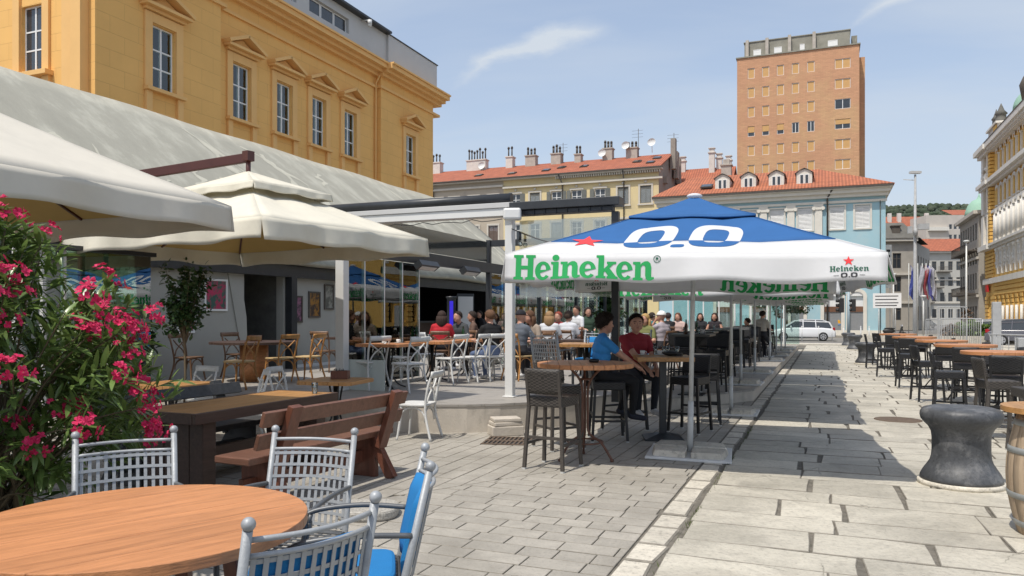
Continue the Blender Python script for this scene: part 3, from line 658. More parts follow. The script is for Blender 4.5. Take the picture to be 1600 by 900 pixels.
# ------------------------------------------------------------------ roofs and chimneys in the gap
gh = thing('gap_house', 'small red roofed house with white chimneys between yellow and blue houses', 'house', (-16, 84, 0))
mb = MB(); mb.bx(0, 6.5, 0, 8, 0, 15.2); mb.build('wall', M['gable'], gh)
mb = MB(); mb.add([(-.2, -.3, 15.25), (6.8, -.3, 15.25), (6.8, 4.5, 18.3), (-.2, 4.5, 18.3), (6.8, 8, 15.3), (-.2, 8, 15.3)], [(0, 1, 2, 3), (3, 2, 4, 5)]); q = mb.build('roof', M['tile'], gh, solid=.12)
for x, y_, z in ((1.0, 4.2, 19.2), (4.3, 3.6, 19.8), (5.0, 4.4, 19.3), (6.0, 4.6, 19.0)):
    c = MB(); c.bx(x - .3, x + .3, y_ - .3, y_ + .3, 15.5, z); c.bx(x - .4, x + .4, y_ - .4, y_ + .4, z, z + .12); c.bx(x - .25, x + .25, y_ - .25, y_ + .25, z + .12, z + .5); c.bx(x - .36, x + .36, y_ - .36, y_ + .36, z + .5, z + .58); c.build('chimney', M['chim_w'], q)
# ------------------------------------------------------------------ pale blue house
bl = thing('blue_house', 'pale blue house with dormers, white shutters and red tiled hip roof', 'building', (-13.8, 68.8, 0))
BW = 18.3; mb = MB()
BX = [x + 13.8 for x in (-10.6, -8.3, -6.05, -3.8, -1.58, .87, 2.8)]
doors = [(.55 + 13.8, 1.3), (2.35 + 13.8, 1.0), (-2.2 + 13.8, 1.0), (-5.2 + 13.8, 1.2), (-8.2 + 13.8, 1.2)]
ops = [(x - .55, x + .55, z, z + 1.85) for x in BX for z in (8.85, 5.1)] + [(x - w_ / 2, x + w_ / 2, .25, 3.3) for x, w_ in doors]
facade(mb, BW, 11.4, ops, .25); block(mb, BW, 12, 11.4); mb.build('wall', M['lightblue'], bl)
for x in BX:
    for z in (8.85, 5.1):
        window(bl, x, z, 1.08, 1.83, .06, 'shutter', frame=M['white_shutter'], pane=M['white_shutter'])
        t = MB()
        for s in (-1, 1): t.bx(x + s * .56, x + s * .7, -.06, 0, z - .12, z + 1.98)
        t.bx(x - .559, x + .559, -.06, 0, z + 1.86, z + 1.98); t.bx(x - .559, x + .559, -.08, 0, z - .12, z - .005); t.build('window_surround', M['white_trim'], bl)
M['grille'] = mat('grey_grille', (.30, .31, .32), .6, .1, 4); M['brownband'] = mat('brown_fascia', (.16, .075, .04), .6, .1)
pattern(M['grille'], 'wave', 'Object', (9, 1, 1), strength=.4, dist=.02, dark=.6)
for x, w_ in doors:
    d_ = MB(); d_.bx(x - w_ / 2, x + w_ / 2, .14, .18, .25, 2.0); d_.build('door', M['grille'], bl)
    d_ = MB(); d_.bx(x - w_ / 2, x + w_ / 2, .08, .16, 2.0, 2.45); d_.build('fascia', M['brownband'], bl)
    d_ = MB(); d_.bx(x - w_ / 2, x + w_ / 2, .15, .17, 2.45, 3.3); d_.build('fanlight', M['white_shutter'], bl)
    a_ = MB(); n = 12; ri, ro = w_ / 2, w_ / 2 + .28
    for k in range(n):
        q0, q1 = math.pi * k / n, math.pi * (k + 1) / n; pts = [(ri * math.cos(q0), ri * math.sin(q0) * .7), (ro * math.cos(q0), ro * math.sin(q0) * .8), (ro * math.cos(q1), ro * math.sin(q1) * .8), (ri * math.cos(q1), ri * math.sin(q1) * .7)]
        a_.add([(x + p[0], -.09, 3.3 + p[1]) for p in pts] + [(x + p[0], -.0, 3.3 + p[1]) for p in pts], [(0, 1, 2, 3), (1, 5, 6, 2), (3, 7, 4, 0)])
    for s in (-1, 1): a_.bx(x + s * ri, x + s * ro, -.09, 0, .2, 3.3)
    a_.add([(x + ri * math.cos(math.pi * k / 16), -.02, 3.3 + .7 * ri * math.sin(math.pi * k / 16)) for k in range(17)], [tuple(range(17))], 1); a_.build('arch_surround', [M['white_trim'], M['white_shutter']], bl)
cr = MB(); cr.bx(-.1, BW + .1, -.12, 0, 10.95, 11.15); cr.bx(-.2, BW + .2, -.3, 12.2, 11.4, 11.7); cr.bx(-.35, BW + .35, -.55, 12.4, 11.702, 12.0); cr.bx(-.5, BW + .5, -.75, 12.6, 12.002, 12.2); cr.bx(-.02, BW + .02, -.1, 0, 4.4, 4.6); cr.bx(-.02, BW + .02, -.06, 0, 0, .5)
cr.build('cornice', M['white_trim'], bl)
for x in (-4.9, -2.7, -.54, -7.2, -9.5):
    p = MB(); x += 13.8; p.bx(x - .3, x + .3, -.14, 0, 4.6, 10.5); p.bx(x - .38, x + .38, -.2, 0, 10.5, 10.94)
    for s in (-1, 1): p.cyl((x + s * .36, -.25, 10.6), (x + s * .36, 0, 10.6), .15, None, 10)
    p.build('pilaster', M['white_trim'], bl)
gt = MB(); gt.tube([(.6 + 13.75, -.7, 12.1), (.15 + 13.8, -.2, 11.4), (.15 + 13.8, -.18, .3)], .07); gt.bx(-.5, BW + .5, -.86, -.752, 12.08, 12.22); gt.tube([(17.9, -.12, 11), (17.9, -.12, .3)], .03); gt.build('downpipe', M['gutter'], bl)
rf = MB(); rf.add([(-.5, -.8, 12.22), (BW + .6, -.8, 12.22), (BW + .6, 12.6, 12.22), (-.5, 12.6, 12.22), (2.0, 6, 14.9), (13.2, 6, 14.9)], [(0, 1, 5, 4), (1, 2, 5), (2, 3, 4, 5), (3, 0, 4)]); rfo = rf.build('roof', M['tile_y'], bl, solid=.1)
for x in (-8.4, -6.2, -3.9, -1.66):
    x += 13.8; dm = MB(); dm.bx(x - .62, x + .62, .8, 4.0, 12.6, 13.8)
    dm.add([(x - .62, .8, 13.8), (x + .62, .8, 13.8), (x + .35, .8, 14.02), (x, .8, 14.14), (x - .35, .8, 14.02)], [(0, 1, 2, 3, 4)]); d2 = dm.build('dormer', M['white_trim'], rfo)
    hd = MB(); hd.grid(lambda u, v: (x - .74 + 1.48 * u, .68 + 3.4 * v, 13.77 + .42 * (1 - abs(2 * u - 1) ** 1.3)), 8, 1, sm=False); hd.build('dormer_hood', M['gutter'], rfo, solid=.05)
    for s in (-1, 1):
        q = MB(); q.bx(x + s * .2 - .17, x + s * .2 + .17, .76, .79, 12.85, 13.68, 0); q.bx(x + s * .2 - .11, x + s * .2 + .11, .745, .759, 12.92, 13.62, 1); q.build('dormer_window', [M['white_frame'], M['pane']], rfo)
for x, y_, f in ((4.0, 1.2, 1), (16.2, 2.2, 1)):
    s = MB(); s.box((x, y_, 13.25), (1.0, 1.2, .12), Matrix.Rotation(rad(21), 3, 'X')); s.box((x, y_ - .02, 13.31), (.8, .95, .05), Matrix.Rotation(rad(21), 3, 'X'), 1); s.build('skylight', [M['gutter'], M['pane']], rfo)
c = MB(); c.bx(4.6, 5.5, 6.5, 7.4, 14, 16.0); c.bx(4.5, 5.6, 6.4, 7.5, 16.0, 16.12); c.bx(4.75, 5.35, 6.6, 7.3, 16.12, 16.6); c.build('chimney', M['chim'], rfo)
# ------------------------------------------------------------------ brick tower
M['brickt'] = scored('tower_brick', (.60, .325, .185), 'X', .62, .17, .02, .82, .86, dark=(.62, .38, .20), dscale=.12, dpos=(.45, .6))
M['blind'] = mat('tan_roller_blind', (.58, .34, .13), .7, .06); M['conc'] = mat('attic_concrete', (.27, .26, .215), .9, .2, 1, .2, 8, coords='World')
tw = thing('brick_tower', 'tall orange brick residential tower with tan blinds and grey attic', 'tower', (-11.3, 110, 0))
cx_ = [1.86, 3.76, 5.66, 7.57, 9.5]; zs_ = [34.3 - 2.65 * k for k in range(10)]
ops = [(x - .45, x + .45, z, z + 1.4) for x in cx_ for z in zs_] + [(13.4 - .95, 13.4 + .95, z, z + 1.3) for z in zs_]
mb = MB(); facade(mb, 15.4, 37.2, ops, .18); block(mb, 15.4, 16, 37.2); mb.build('wall', M['brickt'], tw)
mb = MB(); mb.bx(15.402, 16.2, 3, 15, 0, 36.4); mb.build('side_wall', M['brickt'], tw)
for i, x in enumerate(cx_):
    for k, z in enumerate(zs_):
        r_op = (k == 3 and i in (3, 4)); half = k == 3 and i in (0, 1, 2)
        w = window(tw, x, z, .88, 1.38, .1, 'mid' if r_op else 'plain', pane=M['pane'] if (r_op or half) else M['blind'])
        if half: q = MB(); q.bx(x - .43, x + .43, .05, .08, z + .55, z + 1.36); q.build('blind', M['blind'], tw)
for k, z in enumerate(zs_):
    window(tw, 13.4, z, 1.88, 1.28, .1, 'mid', pane=M['pane'] if k in (2, 3) else M['blind'])
    if k == 3: q = MB(); q.bx(12.5, 14.3, .05, .08, z + .65, z + 1.26); q.build('blind', M['blind'], tw)
at_ = MB(); at_.bx(.9, 14.3, .8, 14, 37.3, 39.5); at_.build('attic', M['conc'], tw)
cp = MB(); cp.bx(-.15, 15.55, -.15, 16.1, 37.2, 37.36); cp.bx(.8, 14.4, .7, 14.1, 39.5, 39.62); cp.build('coping', M['conc'], tw)
for x in (1.3, 3.9, 6.8, 9.9): q = MB(); q.add([(x - .2, .2, 37.36), (x + .2, .2, 37.36), (x + .2, .8, 37.36), (x - .2, .8, 37.36), (x - .2, .35, 39.75), (x + .2, .35, 39.75), (x + .2, .9, 39.75), (x - .2, .9, 39.75)], [(0, 1, 5, 4), (1, 2, 6, 5), (3, 0, 4, 7), (4, 5, 6, 7)]); q.build('fin', M['chim'], tw)
for x, w_ in ((2.6, 1.0), (5.3, 1.0), (8.4, .6), (12.2, 1.2)): window(tw, x, 37.42, w_, 1.0, .76, 'plain', pane=M['white_shutter'])
q = MB(); q.bx(14.5, 15.2, 1.5, 3, 37.36, 38.9); q.cyl((15.0, .6, 37.4), (15.0, .6, 38.2), .03); q.build('roof_box', M['conc'], tw)
# ------------------------------------------------------------------ ornate palace on the right
M['pal_y'] = mat('palace_ochre', (.74, .46, .13), .85, .07, 1, coords='World'); M['pal_w'] = mat('palace_white_stucco', (.70, .67, .61), .85, .1, 1.5, .2, 6, coords='World', dark=(.5, .48, .43), dscale=1.2, dpos=(.55, .85))
M['copper'] = mat('green_copper', (.27, .44, .34), .8, .1, 1, coords='World'); M['slate'] = mat('dark_slate', (.13, .125, .11), .8, .2, 1.2, coords='World')
M['stone_dk'] = mat('dark_stone', (.10, .085, .07), .9, .2, 2)
pl = thing('ornate_palace', 'ornate yellow and white palace with domes at the right edge', 'building', (14.7, 88, 0), rad(-90))
PW = 40; nb = 20
bx_ = [5.6 + k * 1.75 for k in range(nb)]
ops = []
for x in bx_: ops += [(x - .35, x + .35, 15.0, 16.9), (x - .35, x + .35, 11.9, 13.5), (x - .45, x + .45, 1.2, 3.4)]
ops += [(1.7, 2.6, 14.9, 16.9), (1.7, 2.6, 11.6, 13.4), (1.6, 2.7, 1.2, 3.6), (1.7, 2.6, 8.9, 10.9), (1.75, 2.55, 5.9, 7.6)]
mb = MB(); facade(mb, PW, 17.6, ops, .35); block(mb, PW, 14, 17.6); mb.build('wall', M['pal_y'], pl)
gl = MB(); gl.bx(.2, PW - .2, .4, .45, .6, 17.4); gl.build('glazing', M['pane'], pl)
rs = MB()
for k in range(11): rs.bx(4.2, PW, -.1, 0, .45 + k * .4, .45 + k * .4 + .3) if k > 7 or k < 1 else None
for k in range(11):
    z = .45 + k * .4; segs = [(0, 1.5), (2.8, 5.05)] + [(x + .5, x + 1.25) for x in bx_]
    if k < 8:
        for a, b in segs: rs.bx(a, b, -.1, -.001, z, z + .3)
for k in range(8): rs.bx(0, 4.2, -.1, -.001, 5.4 + k * .34, 5.4 + k * .34 + .25)
for k in range(26): rs.bx(3.3, 4.1, -.4, 0, 8.6 + k * .35, 8.6 + k * .35 + .27)
rs.build('rusticated_course', M['pal_y'], pl)
st = MB()
for z0, z1, pr in ((4.75, 5.25, .25), (8.0, 8.25, .35), (8.252, 8.45, .55), (11.3, 11.55, .3), (13.9, 14.15, .4), (14.152, 14.5, .7), (17.1, 17.45, .5), (17.452, 17.9, .9)): st.bx(-.3, PW, -pr, .2, z0, z1); 
for x in bx_:
    st.cyl((x + .87, -.28, 8.5), (x + .87, -.28, 11.0), .2, .17, 8); st.bx(x + .6, x + 1.14, -.42, 0, 11.0, 11.3); st.bx(x + .6, x + 1.14, -.44, 0, 8.46, 8.7)
    st.cyl((x, -.2, 8.5), (x, -.2, 11.0), .2, .17, 8)
    for z in (11.56, 14.6): st.bx(x + .76, x + .98, -.14, 0, z, z + 1.9); st.bx(x + .7, x + 1.04, -.22, 0, z + 1.9, z + 2.0); st.bx(x - .45, x + .45, -.16, 0, z + .2, z + .32)
    for z0, z1 in ((13.5, .42), (16.9, .42)):
        for q in range(8):
            q0, q1 = math.pi * q / 8, math.pi * (q + 1) / 8; st.add([(x + .36 * math.cos(q0), -.12, z0 + .3 * math.sin(q0) - .3), (x + .55 * math.cos(q0), -.12, z0 + .3 * math.sin(q0)), (x + .55 * math.cos(q1), -.12, z0 + .3 * math.sin(q1)), (x + .36 * math.cos(q1), -.12, z0 + .3 * math.sin(q1) - .3)], [(0, 1, 2, 3)])
    # carved panels
    st.bx(x - .5, x + .5, -.1, 0, 6.1, 7.8)
    for q in range(5): st.ball((x + R.uniform(-.5, .5), -.12, 6.2 + q * .33), R.uniform(.14, .24), 7, 5, sc=(1, .5, 1))
    st.bx(x + .7, x + 1.04, -.22, 0, 5.5, 8.0); st.ball((x + .87, -.26, 7.7), .18, 7, 5)
for a, b in ((.2, 1.3), (2.8, 3.28)):
    st.bx(a, b, -.45, 0, 8.46, 11.3); st.bx(a, b, -.45, 0, 11.56, 13.9); st.bx(a, b, -.45, 0, 14.5, 17.1)
for x in (1.3, 2.9): st.ball((x + .1, -.5, 14.9), .3, 8, 6, sc=(.7, .7, 1.4)); st.ball((x + .1, -.5, 15.7), .2, 8, 6, sc=(.8, .8, 1))
st.bx(-.3, 4.3, -.6, .2, 13.86, 14.1); st.bx(-.4, 4.4, -.85, .2, 14.102, 14.46); st.bx(-.4, 4.3, -.7, .2, 17.08, 17.4); st.bx(-.5, 4.5, -1.05, .2, 17.402, 17.86); st.bx(-.2, 4.2, -.7, .2, 7.98, 8.44)
for k in range(70): st.bx(4.6 + k * .5, 4.8 + k * .5, -.75, -.502, 17.2, 17.45)
for k in range(18): st.cyl((5.2 + k * 1.75, -.16, 2.6), (5.2 + k * 1.75 + .02, -.16, .3), .12, None, 6)
st.build('stucco_ornament', M['pal_w'], pl)
sl_ = MB(); sl_.bx(-.62, PW, -.92, .3, 17.9, 18.02); sl_.build('cornice_edge', M['stone_dk'], pl)
am = MB(); am.bx(4.4, PW, .6, 1.0, 18.02, 19.4)
am.add([(4.4, .3, 19.42), (PW, .3, 19.42), (PW, 3.0, 21.6), (4.4, 3.0, 21.6)], [(0, 1, 2, 3)]); am.bx(0, 4.4, .2, 4.4, 18.02, 19.7); am.bx(-.2, 4.6, .0, 4.6, 19.7, 19.9); am.build('attic', M['pal_w'], pl)
for k in range(12): q = MB(); q.bx(5.4 + k * 1.75, 5.9 + k * 1.75, .57, .6, 18.4, 19.1); q.build('attic_window', M['pane'], pl)
yl = MB(); yl.bx(2.8, 4.2, .1, .19, 18.1, 19.6); yl.build('attic_panel', M['pal_y'], pl)
sr = MB()
for x, y_, s in ((1.0, .7, .8), (3.2, .7, 1.0)):
    sr.lathe([(.55 * s, 19.9), (.62 * s, 20.0), (.45 * s, 20.3), (.42 * s, 20.7), (.55 * s, 20.8), (.3 * s, 21.1), (.14 * s, 21.5), (.02, 21.8)], 12, (x, y_, 0))
sr.build('turret', M['slate'], pl)
dm = MB(); dm.lathe([(1.7 * math.cos(q), 20.6 + 1.8 * math.sin(q)) for q in [k * math.pi / 2 / 8 for k in range(9)]], 20, (5.4, 2.9, 0)); dmo = dm.build('dome', M['copper'], pl)
fn = MB(); fn.lathe([(.9, 22.9), (.5, 23.2), (.3, 23.8), (.45, 24.0), (.2, 24.4), (.28, 24.7), (.1, 25.2), (.14, 25.5), (.02, 26.4)], 10, (8.0, 2.4, 0)); fn.lathe([(1.0, 20.9), (1.2, 22.2), (.9, 22.9)], 10, (8.0, 2.4, 0)); fn.build('finial', M['stone_dk'], pl)
sg = MB(); sg.bx(1.4, 2.3, -.3, -.14, 4.0, 4.65); sg.build('red_sign', mat('red_sign_paint', (.5, .02, .02), .5, .05), pl)
# ------------------------------------------------------------------ grey house beyond, mansard house, street end, hill
M['greystone'] = mat('weathered_stone', (.40, .37, .32), .9, .15, .8, coords='World', dark=(.24, .22, .19), dscale=.8, dpos=(.5, .85))
def house(name, label, loc, rz, W, D, H, cols, rowz, wsz, wallm, winm='cross', corn=True, wp=None, group=None):
    t = thing(name, label, 'building', loc, rz, group); mb = MB()
    ops = [(x - wsz[0] / 2, x + wsz[0] / 2, z, z + wsz[1]) for x in cols for z in rowz]
    facade(mb, W, H, ops, .2); block(mb, W, D, H); mb.build('wall', wallm, t)
    for x in cols:
        for z in rowz: window(t, x, z, wsz[0] - .02, wsz[1] - .02, .12, winm, frame=wp or M['white_frame'], pane=M['pane'] if winm != 'shutter' else wp)
    if corn:
        c = MB(); c.bx(-.3, W + .3, -.5, D + .3, H, H + .35); c.bx(-.1, W + .1, -.2, 0, H * .62, H * .62 + .25); c.bx(-.1, W + .1, -.2, 0, H * .3, H * .3 + .25); c.build('cornice', M['stonetrim'], t)
    return t
g1 = house('grey_house', 'dark grey stone house with green dome beyond the ornate palace', (14.3, 101, 0), rad(-90), 11.5, 12, 12.0, [1.0 + k * 1.5 for k in range(7)], (1.0, 4.4, 7.0, 9.5), (.9, 1.7), M['greystone'], wp=M['stone_dk'])
q = MB(); q.lathe([(1.25, 12.36), (1.25, 12.7), (1.4, 12.8), (1.35, 13.2), (1.1, 13.9), (.7, 14.4), (.25, 14.6), (.1, 14.9), (.02, 15.3)], 18, (3.0, 1.4, 0)); q.build('dome', M['copper'], g1)
q = MB()
for z in (4.2, 8.6):
    q.bx(-.1, 11.4, -.9, -.001, z - .35, z - .2)
    for k in range(22): q.bx(k * .5, k * .5 + .05, -.88, -.83, z - .2, z + .5)
    q.bx(-.1, 11.4, -.9, -.82, z + .5, z + .56)
q.build('balcony', M['stone_dk'], g1)
mh = house('mansard_house', 'dark roofed grey corner house with dark mansard roof beside the pale blue house', at(1378, 92), rad(14), 3.6, 16, 10.6, [1.7], (1.2, 4.6, 7.4), (.95, 1.8), M['greystone'], wp=M['stone_dk'])
sd = MB(); sops = [(1.4 + 2.3 * k - .4, 1.4 + 2.3 * k + .4, z, z + 1.7) for k in range(6) for z in (1.2, 4.6, 7.4)]
facade(sd, 14, 10.6, sops, .2); sd.xf(Matrix.Translation((3.61, 0, 0)) @ Matrix.Rotation(rad(63), 4, 'Z')); sd.build('side_wall', M['greystone'], mh)
sd = MB(); sd.bx(0, 14, .3, 1.5, 0, 10.5); sd.xf(Matrix.Translation((3.61, 0, 0)) @ Matrix.Rotation(rad(63), 4, 'Z')); sd.build('side_glazing', M['pane'], mh)
rf = MB(); rf.add([(-1.5, -.6, 10.95), (4.1, -.6, 10.95), (8.6, 9.2, 10.95), (-1.5, 9.2, 10.95), (-1.5, .7, 12.9), (2.6, .7, 12.9), (5.2, 7.4, 12.9), (-1.5, 7.4, 12.9)], [(0, 1, 5, 4), (1, 2, 6, 5), (4, 5, 6, 7), (2, 3, 7, 6)]); rfo = rf.build('roof', M['slate'], mh)
q = MB(); q.bx(1.1, 2.0, -.2, .6, 11.2, 12.4); q.bx(1.0, 2.1, -.3, .6, 12.4, 12.52); q.build('dormer', M['stone_dk'], rfo)
se = house('street_end_house', 'pale grey balconied house with orange roof closing the side street', at(1412, 150), rad(20), 13, 10, 14.0, [1.2 + 1.55 * k for k in range(8)], (1.4, 4.6, 7.6, 10.7), (.85, 1.7), mat('pale_grey_render', (.47, .455, .41), .9, .1, .6, coords='World'), wp=M['stone_dk'])
rf = MB(); rf.add([(-.6, -.7, 14.36), (13.6, -.7, 14.36), (13.6, 5, 17.3), (-.6, 5, 17.3), (13.6, 10, 14.4), (-.6, 10, 14.4)], [(0, 1, 2, 3), (3, 2, 4, 5), (1, 4, 2), (0, 3, 5)]); rf.build('roof', M['tile'], se)
for x, z in ((3.5, 10.4), (7.5, 10.4), (6.0, 7.3), (4.2, 4.4)):
    q = MB(); q.bx(x - 1.3, x + 1.3, -1.0, -.002, z - .15, z); q.bx(x - 1.3, x + 1.3, -1.0, -.95, z + .85, z + .92)
    for k in range(14): q.bx(x - 1.3 + k * .19, x - 1.27 + k * .19, -.99, -.96, z, z + .85)
    q.build('balcony', M['stone_dk'], se)
M['slabw'] = mat('slab_block_render', (.50, .455, .40), .9, .08, .5, coords='World')
fs = house('slab_block', 'tall beige apartment slab with balconies on the far slope', at(1447, 230), rad(20), 12.5, 10, 32, [7.2 + 1.4 * k for k in range(4)], [3 + 3.1 * k for k in range(9)], (.95, 1.5), M['slabw'], corn=False, winm='plain')
q = MB()
for k in range(9):
    z = 3 + 3.1 * k; q.bx(.5, 6.2, -1.2, -.002, z - .5, z + .55, k % 2)
q.build('balcony', [M['white_trim'], M['slabw']], fs)
fw = house('red_roof_terrace', 'row of ochre houses with long orange roofs high on the far slope', at(1376, 240), rad(20), 16, 10, 29, [1.2 + 1.9 * k for k in range(8)], (21.5, 25.3), (1.0, 1.6), mat('ochre_far_render', (.50, .36, .2), .9, .1, .5, coords='World'), winm='plain')
rf = MB(); rf.add([(-.6, -.7, 29.36), (16.6, -.7, 29.36), (16.6, 6, 33.6), (-.6, 6, 33.6), (16.6, -2.2, 23.2), (-.6, -2.2, 23.2), (16.6, -.05, 24.9), (-.6, -.05, 24.9)], [(0, 1, 2, 3), (5, 4, 6, 7)]); rf.build('roof', M['tile'], fw)
q = MB()
for x in (3.5, 6.5, 15): q.bx(x, x + 1, 2.5, 3.5, 30, 34.3)
q.build('chimney', M['chim_w'], fw)
fp = house('pink_roof_block', 'small pinkish apartment block with red roof below the wooded hill', at(1489, 240), rad(20), 9, 10, 33, [1.2 + 1.9 * k for k in range(4)], (18, 21.5, 25, 28.5), (1.0, 1.6), mat('pink_render', (.45, .3, .25), .9, .1, .5, coords='World'), winm='plain')
rf = MB(); rf.add([(-.6, -.7, 33.36), (9.6, -.7, 33.36), (9.6, 6, 35.8), (-.6, 6, 35.8)], [(0, 1, 2, 3)]); rf.build('roof', M['tile'], fp)
# hill: wooded ridge, the slope goes on to both sides
M['wood'] = mat('hill_woodland', (.040, .058, .032), .95, .5, .06, 1.0, .12, coords='World', dark=(.075, .085, .055), dscale=.02)
hm = MB()
def hillpt(u, v):
    x = -900 + 2200 * u; y_ = 600 + 700 * v; b = math.sin(u * 17) * 9 + math.sin(u * 43 + 1) * 4
    return (x, y_, -1 + (127 + b * .6 + 14 * (1 - u)) * math.sin(v * math.pi * .62) ** 1.1 + R.uniform(-1.5, 1.5) * (v > .05))
hm.grid(hillpt, 260, 30, sm=True); struct(hm.build('hill', M['wood']))
tr = MB()
for k in range(9000):
    u = R.uniform(.3, .95); v = R.uniform(.3, .9); p = V(hillpt(u, v)); r_ = R.uniform(1.8, 4.2); tr.ball(p + V((0, 0, r_ * .3)), r_, 6, 4, sc=(1, 1, R.uniform(.7, 1.2)))
struct(tr.build('hillside_wood', M['wood']), 'stuff')
# ================================================================== PERGOLA
PG = thing('glass_pergola', 'white posted pergola with dark retractable roof and glass walls on the terrace', 'pergola', (-7.4, 10.7, .39))
def Q(x, y, z): return V((x + 7.4, y - 10.7, z - .39))
for nm, x, y_, w_ in (('post', -7.4, 10.7, .16), ('post', -4.41, 10.73, .125)):
    mb = MB(); c = Q(x, y_, 0); mb.bx(c.x - w_ / 2, c.x + w_ / 2, c.y - w_ / 2, c.y + w_ / 2, 0, 2.72); mb.bx(c.x - w_ / 2 - .03, c.x + w_ / 2 + .03, c.y - w_ / 2 - .03, c.y + w_ / 2 + .03, 0, .02); mb.build(nm, M['white_post'], PG, bevel=.008)
mb = MB(); a, b = Q(-7.5, 10.7, 3.12), Q(-4.3, 10.7, 3.12); mb.bx(a.x, b.x, -.1, .1, 2.722, 2.84); mb.build('white_beam', M['white_post'], PG, bevel=.006)
mb = MB(); mb.bx(-.2, 3.1, -.12, .12, 2.842, 2.92); mb.build('grey_gutter', M['penthouse'], PG, bevel=.006)
mb = MB(); mb.tube([(-.35, -.05, 2.99), (3.05, -.05, 2.99)], .075, 14); mb.build('roller', M['dark_metal'], PG)
mb = MB(); mb.bx(3.05, 4.72, -.16, .14, 2.79, 2.91); mb.bx(3.1, 4.6, -.1, .1, 2.72, 2.789)
for k in range(9): mb.bx(3.25 + k * .17, 3.265 + k * .17, -.125, -.101, 2.71, 2.789)
mb.build('roof_cassette', M['dark_metal'], PG, bevel=.01)
mb = MB(); mb.bx(4.58, 4.68, -.05, .05, 0.0, 2.71); mb.build('black_post', M['dark_metal'], PG)
# side beam (to the rear), posts and glass along the side
SXX = -7.5; mb = MB(); c = Q(SXX, 10.7, 0); mb.bx(c.x - .06, c.x + .06, .08, 29, 2.27, 2.5)
for y_ in (16.9, 20.4, 23.9, 27.4, 30.9, 34.4): mb.bx(c.x - .055, c.x + .055, y_ - 10.7 - .055, y_ - 10.7 + .055, 0, 2.27)
mb.bx(c.x - .05, c.x + .05, 6.2 - .05, 6.2 + .05, 2.5, 3.05)
mb.build('black_frame', M['dark_metal'], PG)
for k in range(5): mb = MB(); mb.bx(c.x - .02, c.x + 4.3, 6.2 + k * 5.6, 6.3 + k * 5.6, 2.9, 3.05); mb.build('rafter', M['dark_metal'], PG)
for i, (y0, y1) in enumerate(((10.9, 11.5), (11.53, 12.15), (12.18, 12.8), (12.83, 13.45))):
    mb = MB(); mb.bx(c.x - .006 + i * .0, c.x + .006, y0 - 10.7, y1 - 10.7, .03, 2.25); gp = mb.build('glass_panel', M['glass'], PG)
    mb = MB(); mb.bx(c.x - .012, c.x + .012, y1 - 10.7, y1 - 10.7 + .028, .02, 2.26); mb.build('panel_edge', M['white_post'], gp)
y_ = 17.0
while y_ < 34:
    mb = MB(); mb.bx(c.x - .006, c.x + .006, y_ - 10.7, y_ - 10.7 + .8, .03, 2.25); mb.build('glass_panel', M['glass'], PG); y_ += .84
# glass end screen across the terrace
for k in range(8):
    xx = -7.35 + k * .78; a = Q(xx, 40.4, .0); mb = MB(); mb.bx(a.x, a.x + .7, a.y, a.y + .012, .03 - (.17 if xx > -3.1 else 0), 2.25); mb.build('glass_panel', M['glass'], PG)
    mb = MB(); mb.bx(a.x - .06, a.x - .002, a.y - .03, a.y + .04, -.17 if xx > -3.1 else 0, 2.3); mb.build('white_mullion', M['white_post'], PG)
# clear upper films between beam and roof
mb = MB(); mb.bx(c.x - .004, c.x + .004, .1, 6.1, 2.52, 3.0); mb.build('upper_film', M['plastic_film'], PG)
mb = MB(); mb.bx(3.15, 4.57, .02, .03, 1.5, 2.65); mb.build('roll_down_film', M['plastic_film'], PG)
for y_ in (13.4, 15.4):
    mb = MB(); mb.box((c.x + .22, y_ - 10.7, 2.22), (.16, .75, .12), Matrix.Rotation(rad(-35), 3, 'Y')); mb.box((c.x + .24, y_ - 10.7, 2.165), (.1, .62, .02), Matrix.Rotation(rad(-35), 3, 'Y'), 1); mb.bx(c.x + .06, c.x + .2, y_ - 10.7 - .03, y_ - 10.7 + .03, 2.28, 2.33); mb.build('patio_heater', [M['dark_metal'], M['penthouse']], PG)
mb = MB(); mb.box((3.13, -.22, 2.72), (.26, .2, .17), rotz(.3)); mb.box((3.13, -.09, 2.7), (.06, .12, .06)); mb.build('speaker_box', M['white_post'], PG, bevel=.03)
sw = MB(); pts = [V((3.06 + .34 * t * 4, -.08, 2.45 - .34 * t + .3 * (t - .5) ** 2)) for t in [k / 10 for k in range(11)]]; sw.tube(pts, .008, 5)
sw.tube([(.2 + 2.7 * k / 16, -.06, 2.7 - .05 * abs(math.sin(k * 1.2))) for k in range(17)], .006, 5); sw.build('light_cable', M['dark_metal'], PG)
for k in (1, 4, 7):
    p = pts[k]; mb = MB(); mb.cyl(p, p - V((0, 0, .12)), .018, .022, 8); mb.ball(p - V((0, 0, .17)), .038, 10, 7, 1); mb.build('light_bulb', [M['dark_metal'], M['tumbler']], PG)
M['parapet'] = mat('pale_parapet', (.55, .60, .57), .5, .06, 2)
mb = MB(); mb.bx(-.02, .05, .12, 1.0, .0, .44); mb.bx(-.1, .75, .09, .12, 0, .5); mb.build('low_parapet', M['parapet'], PG)
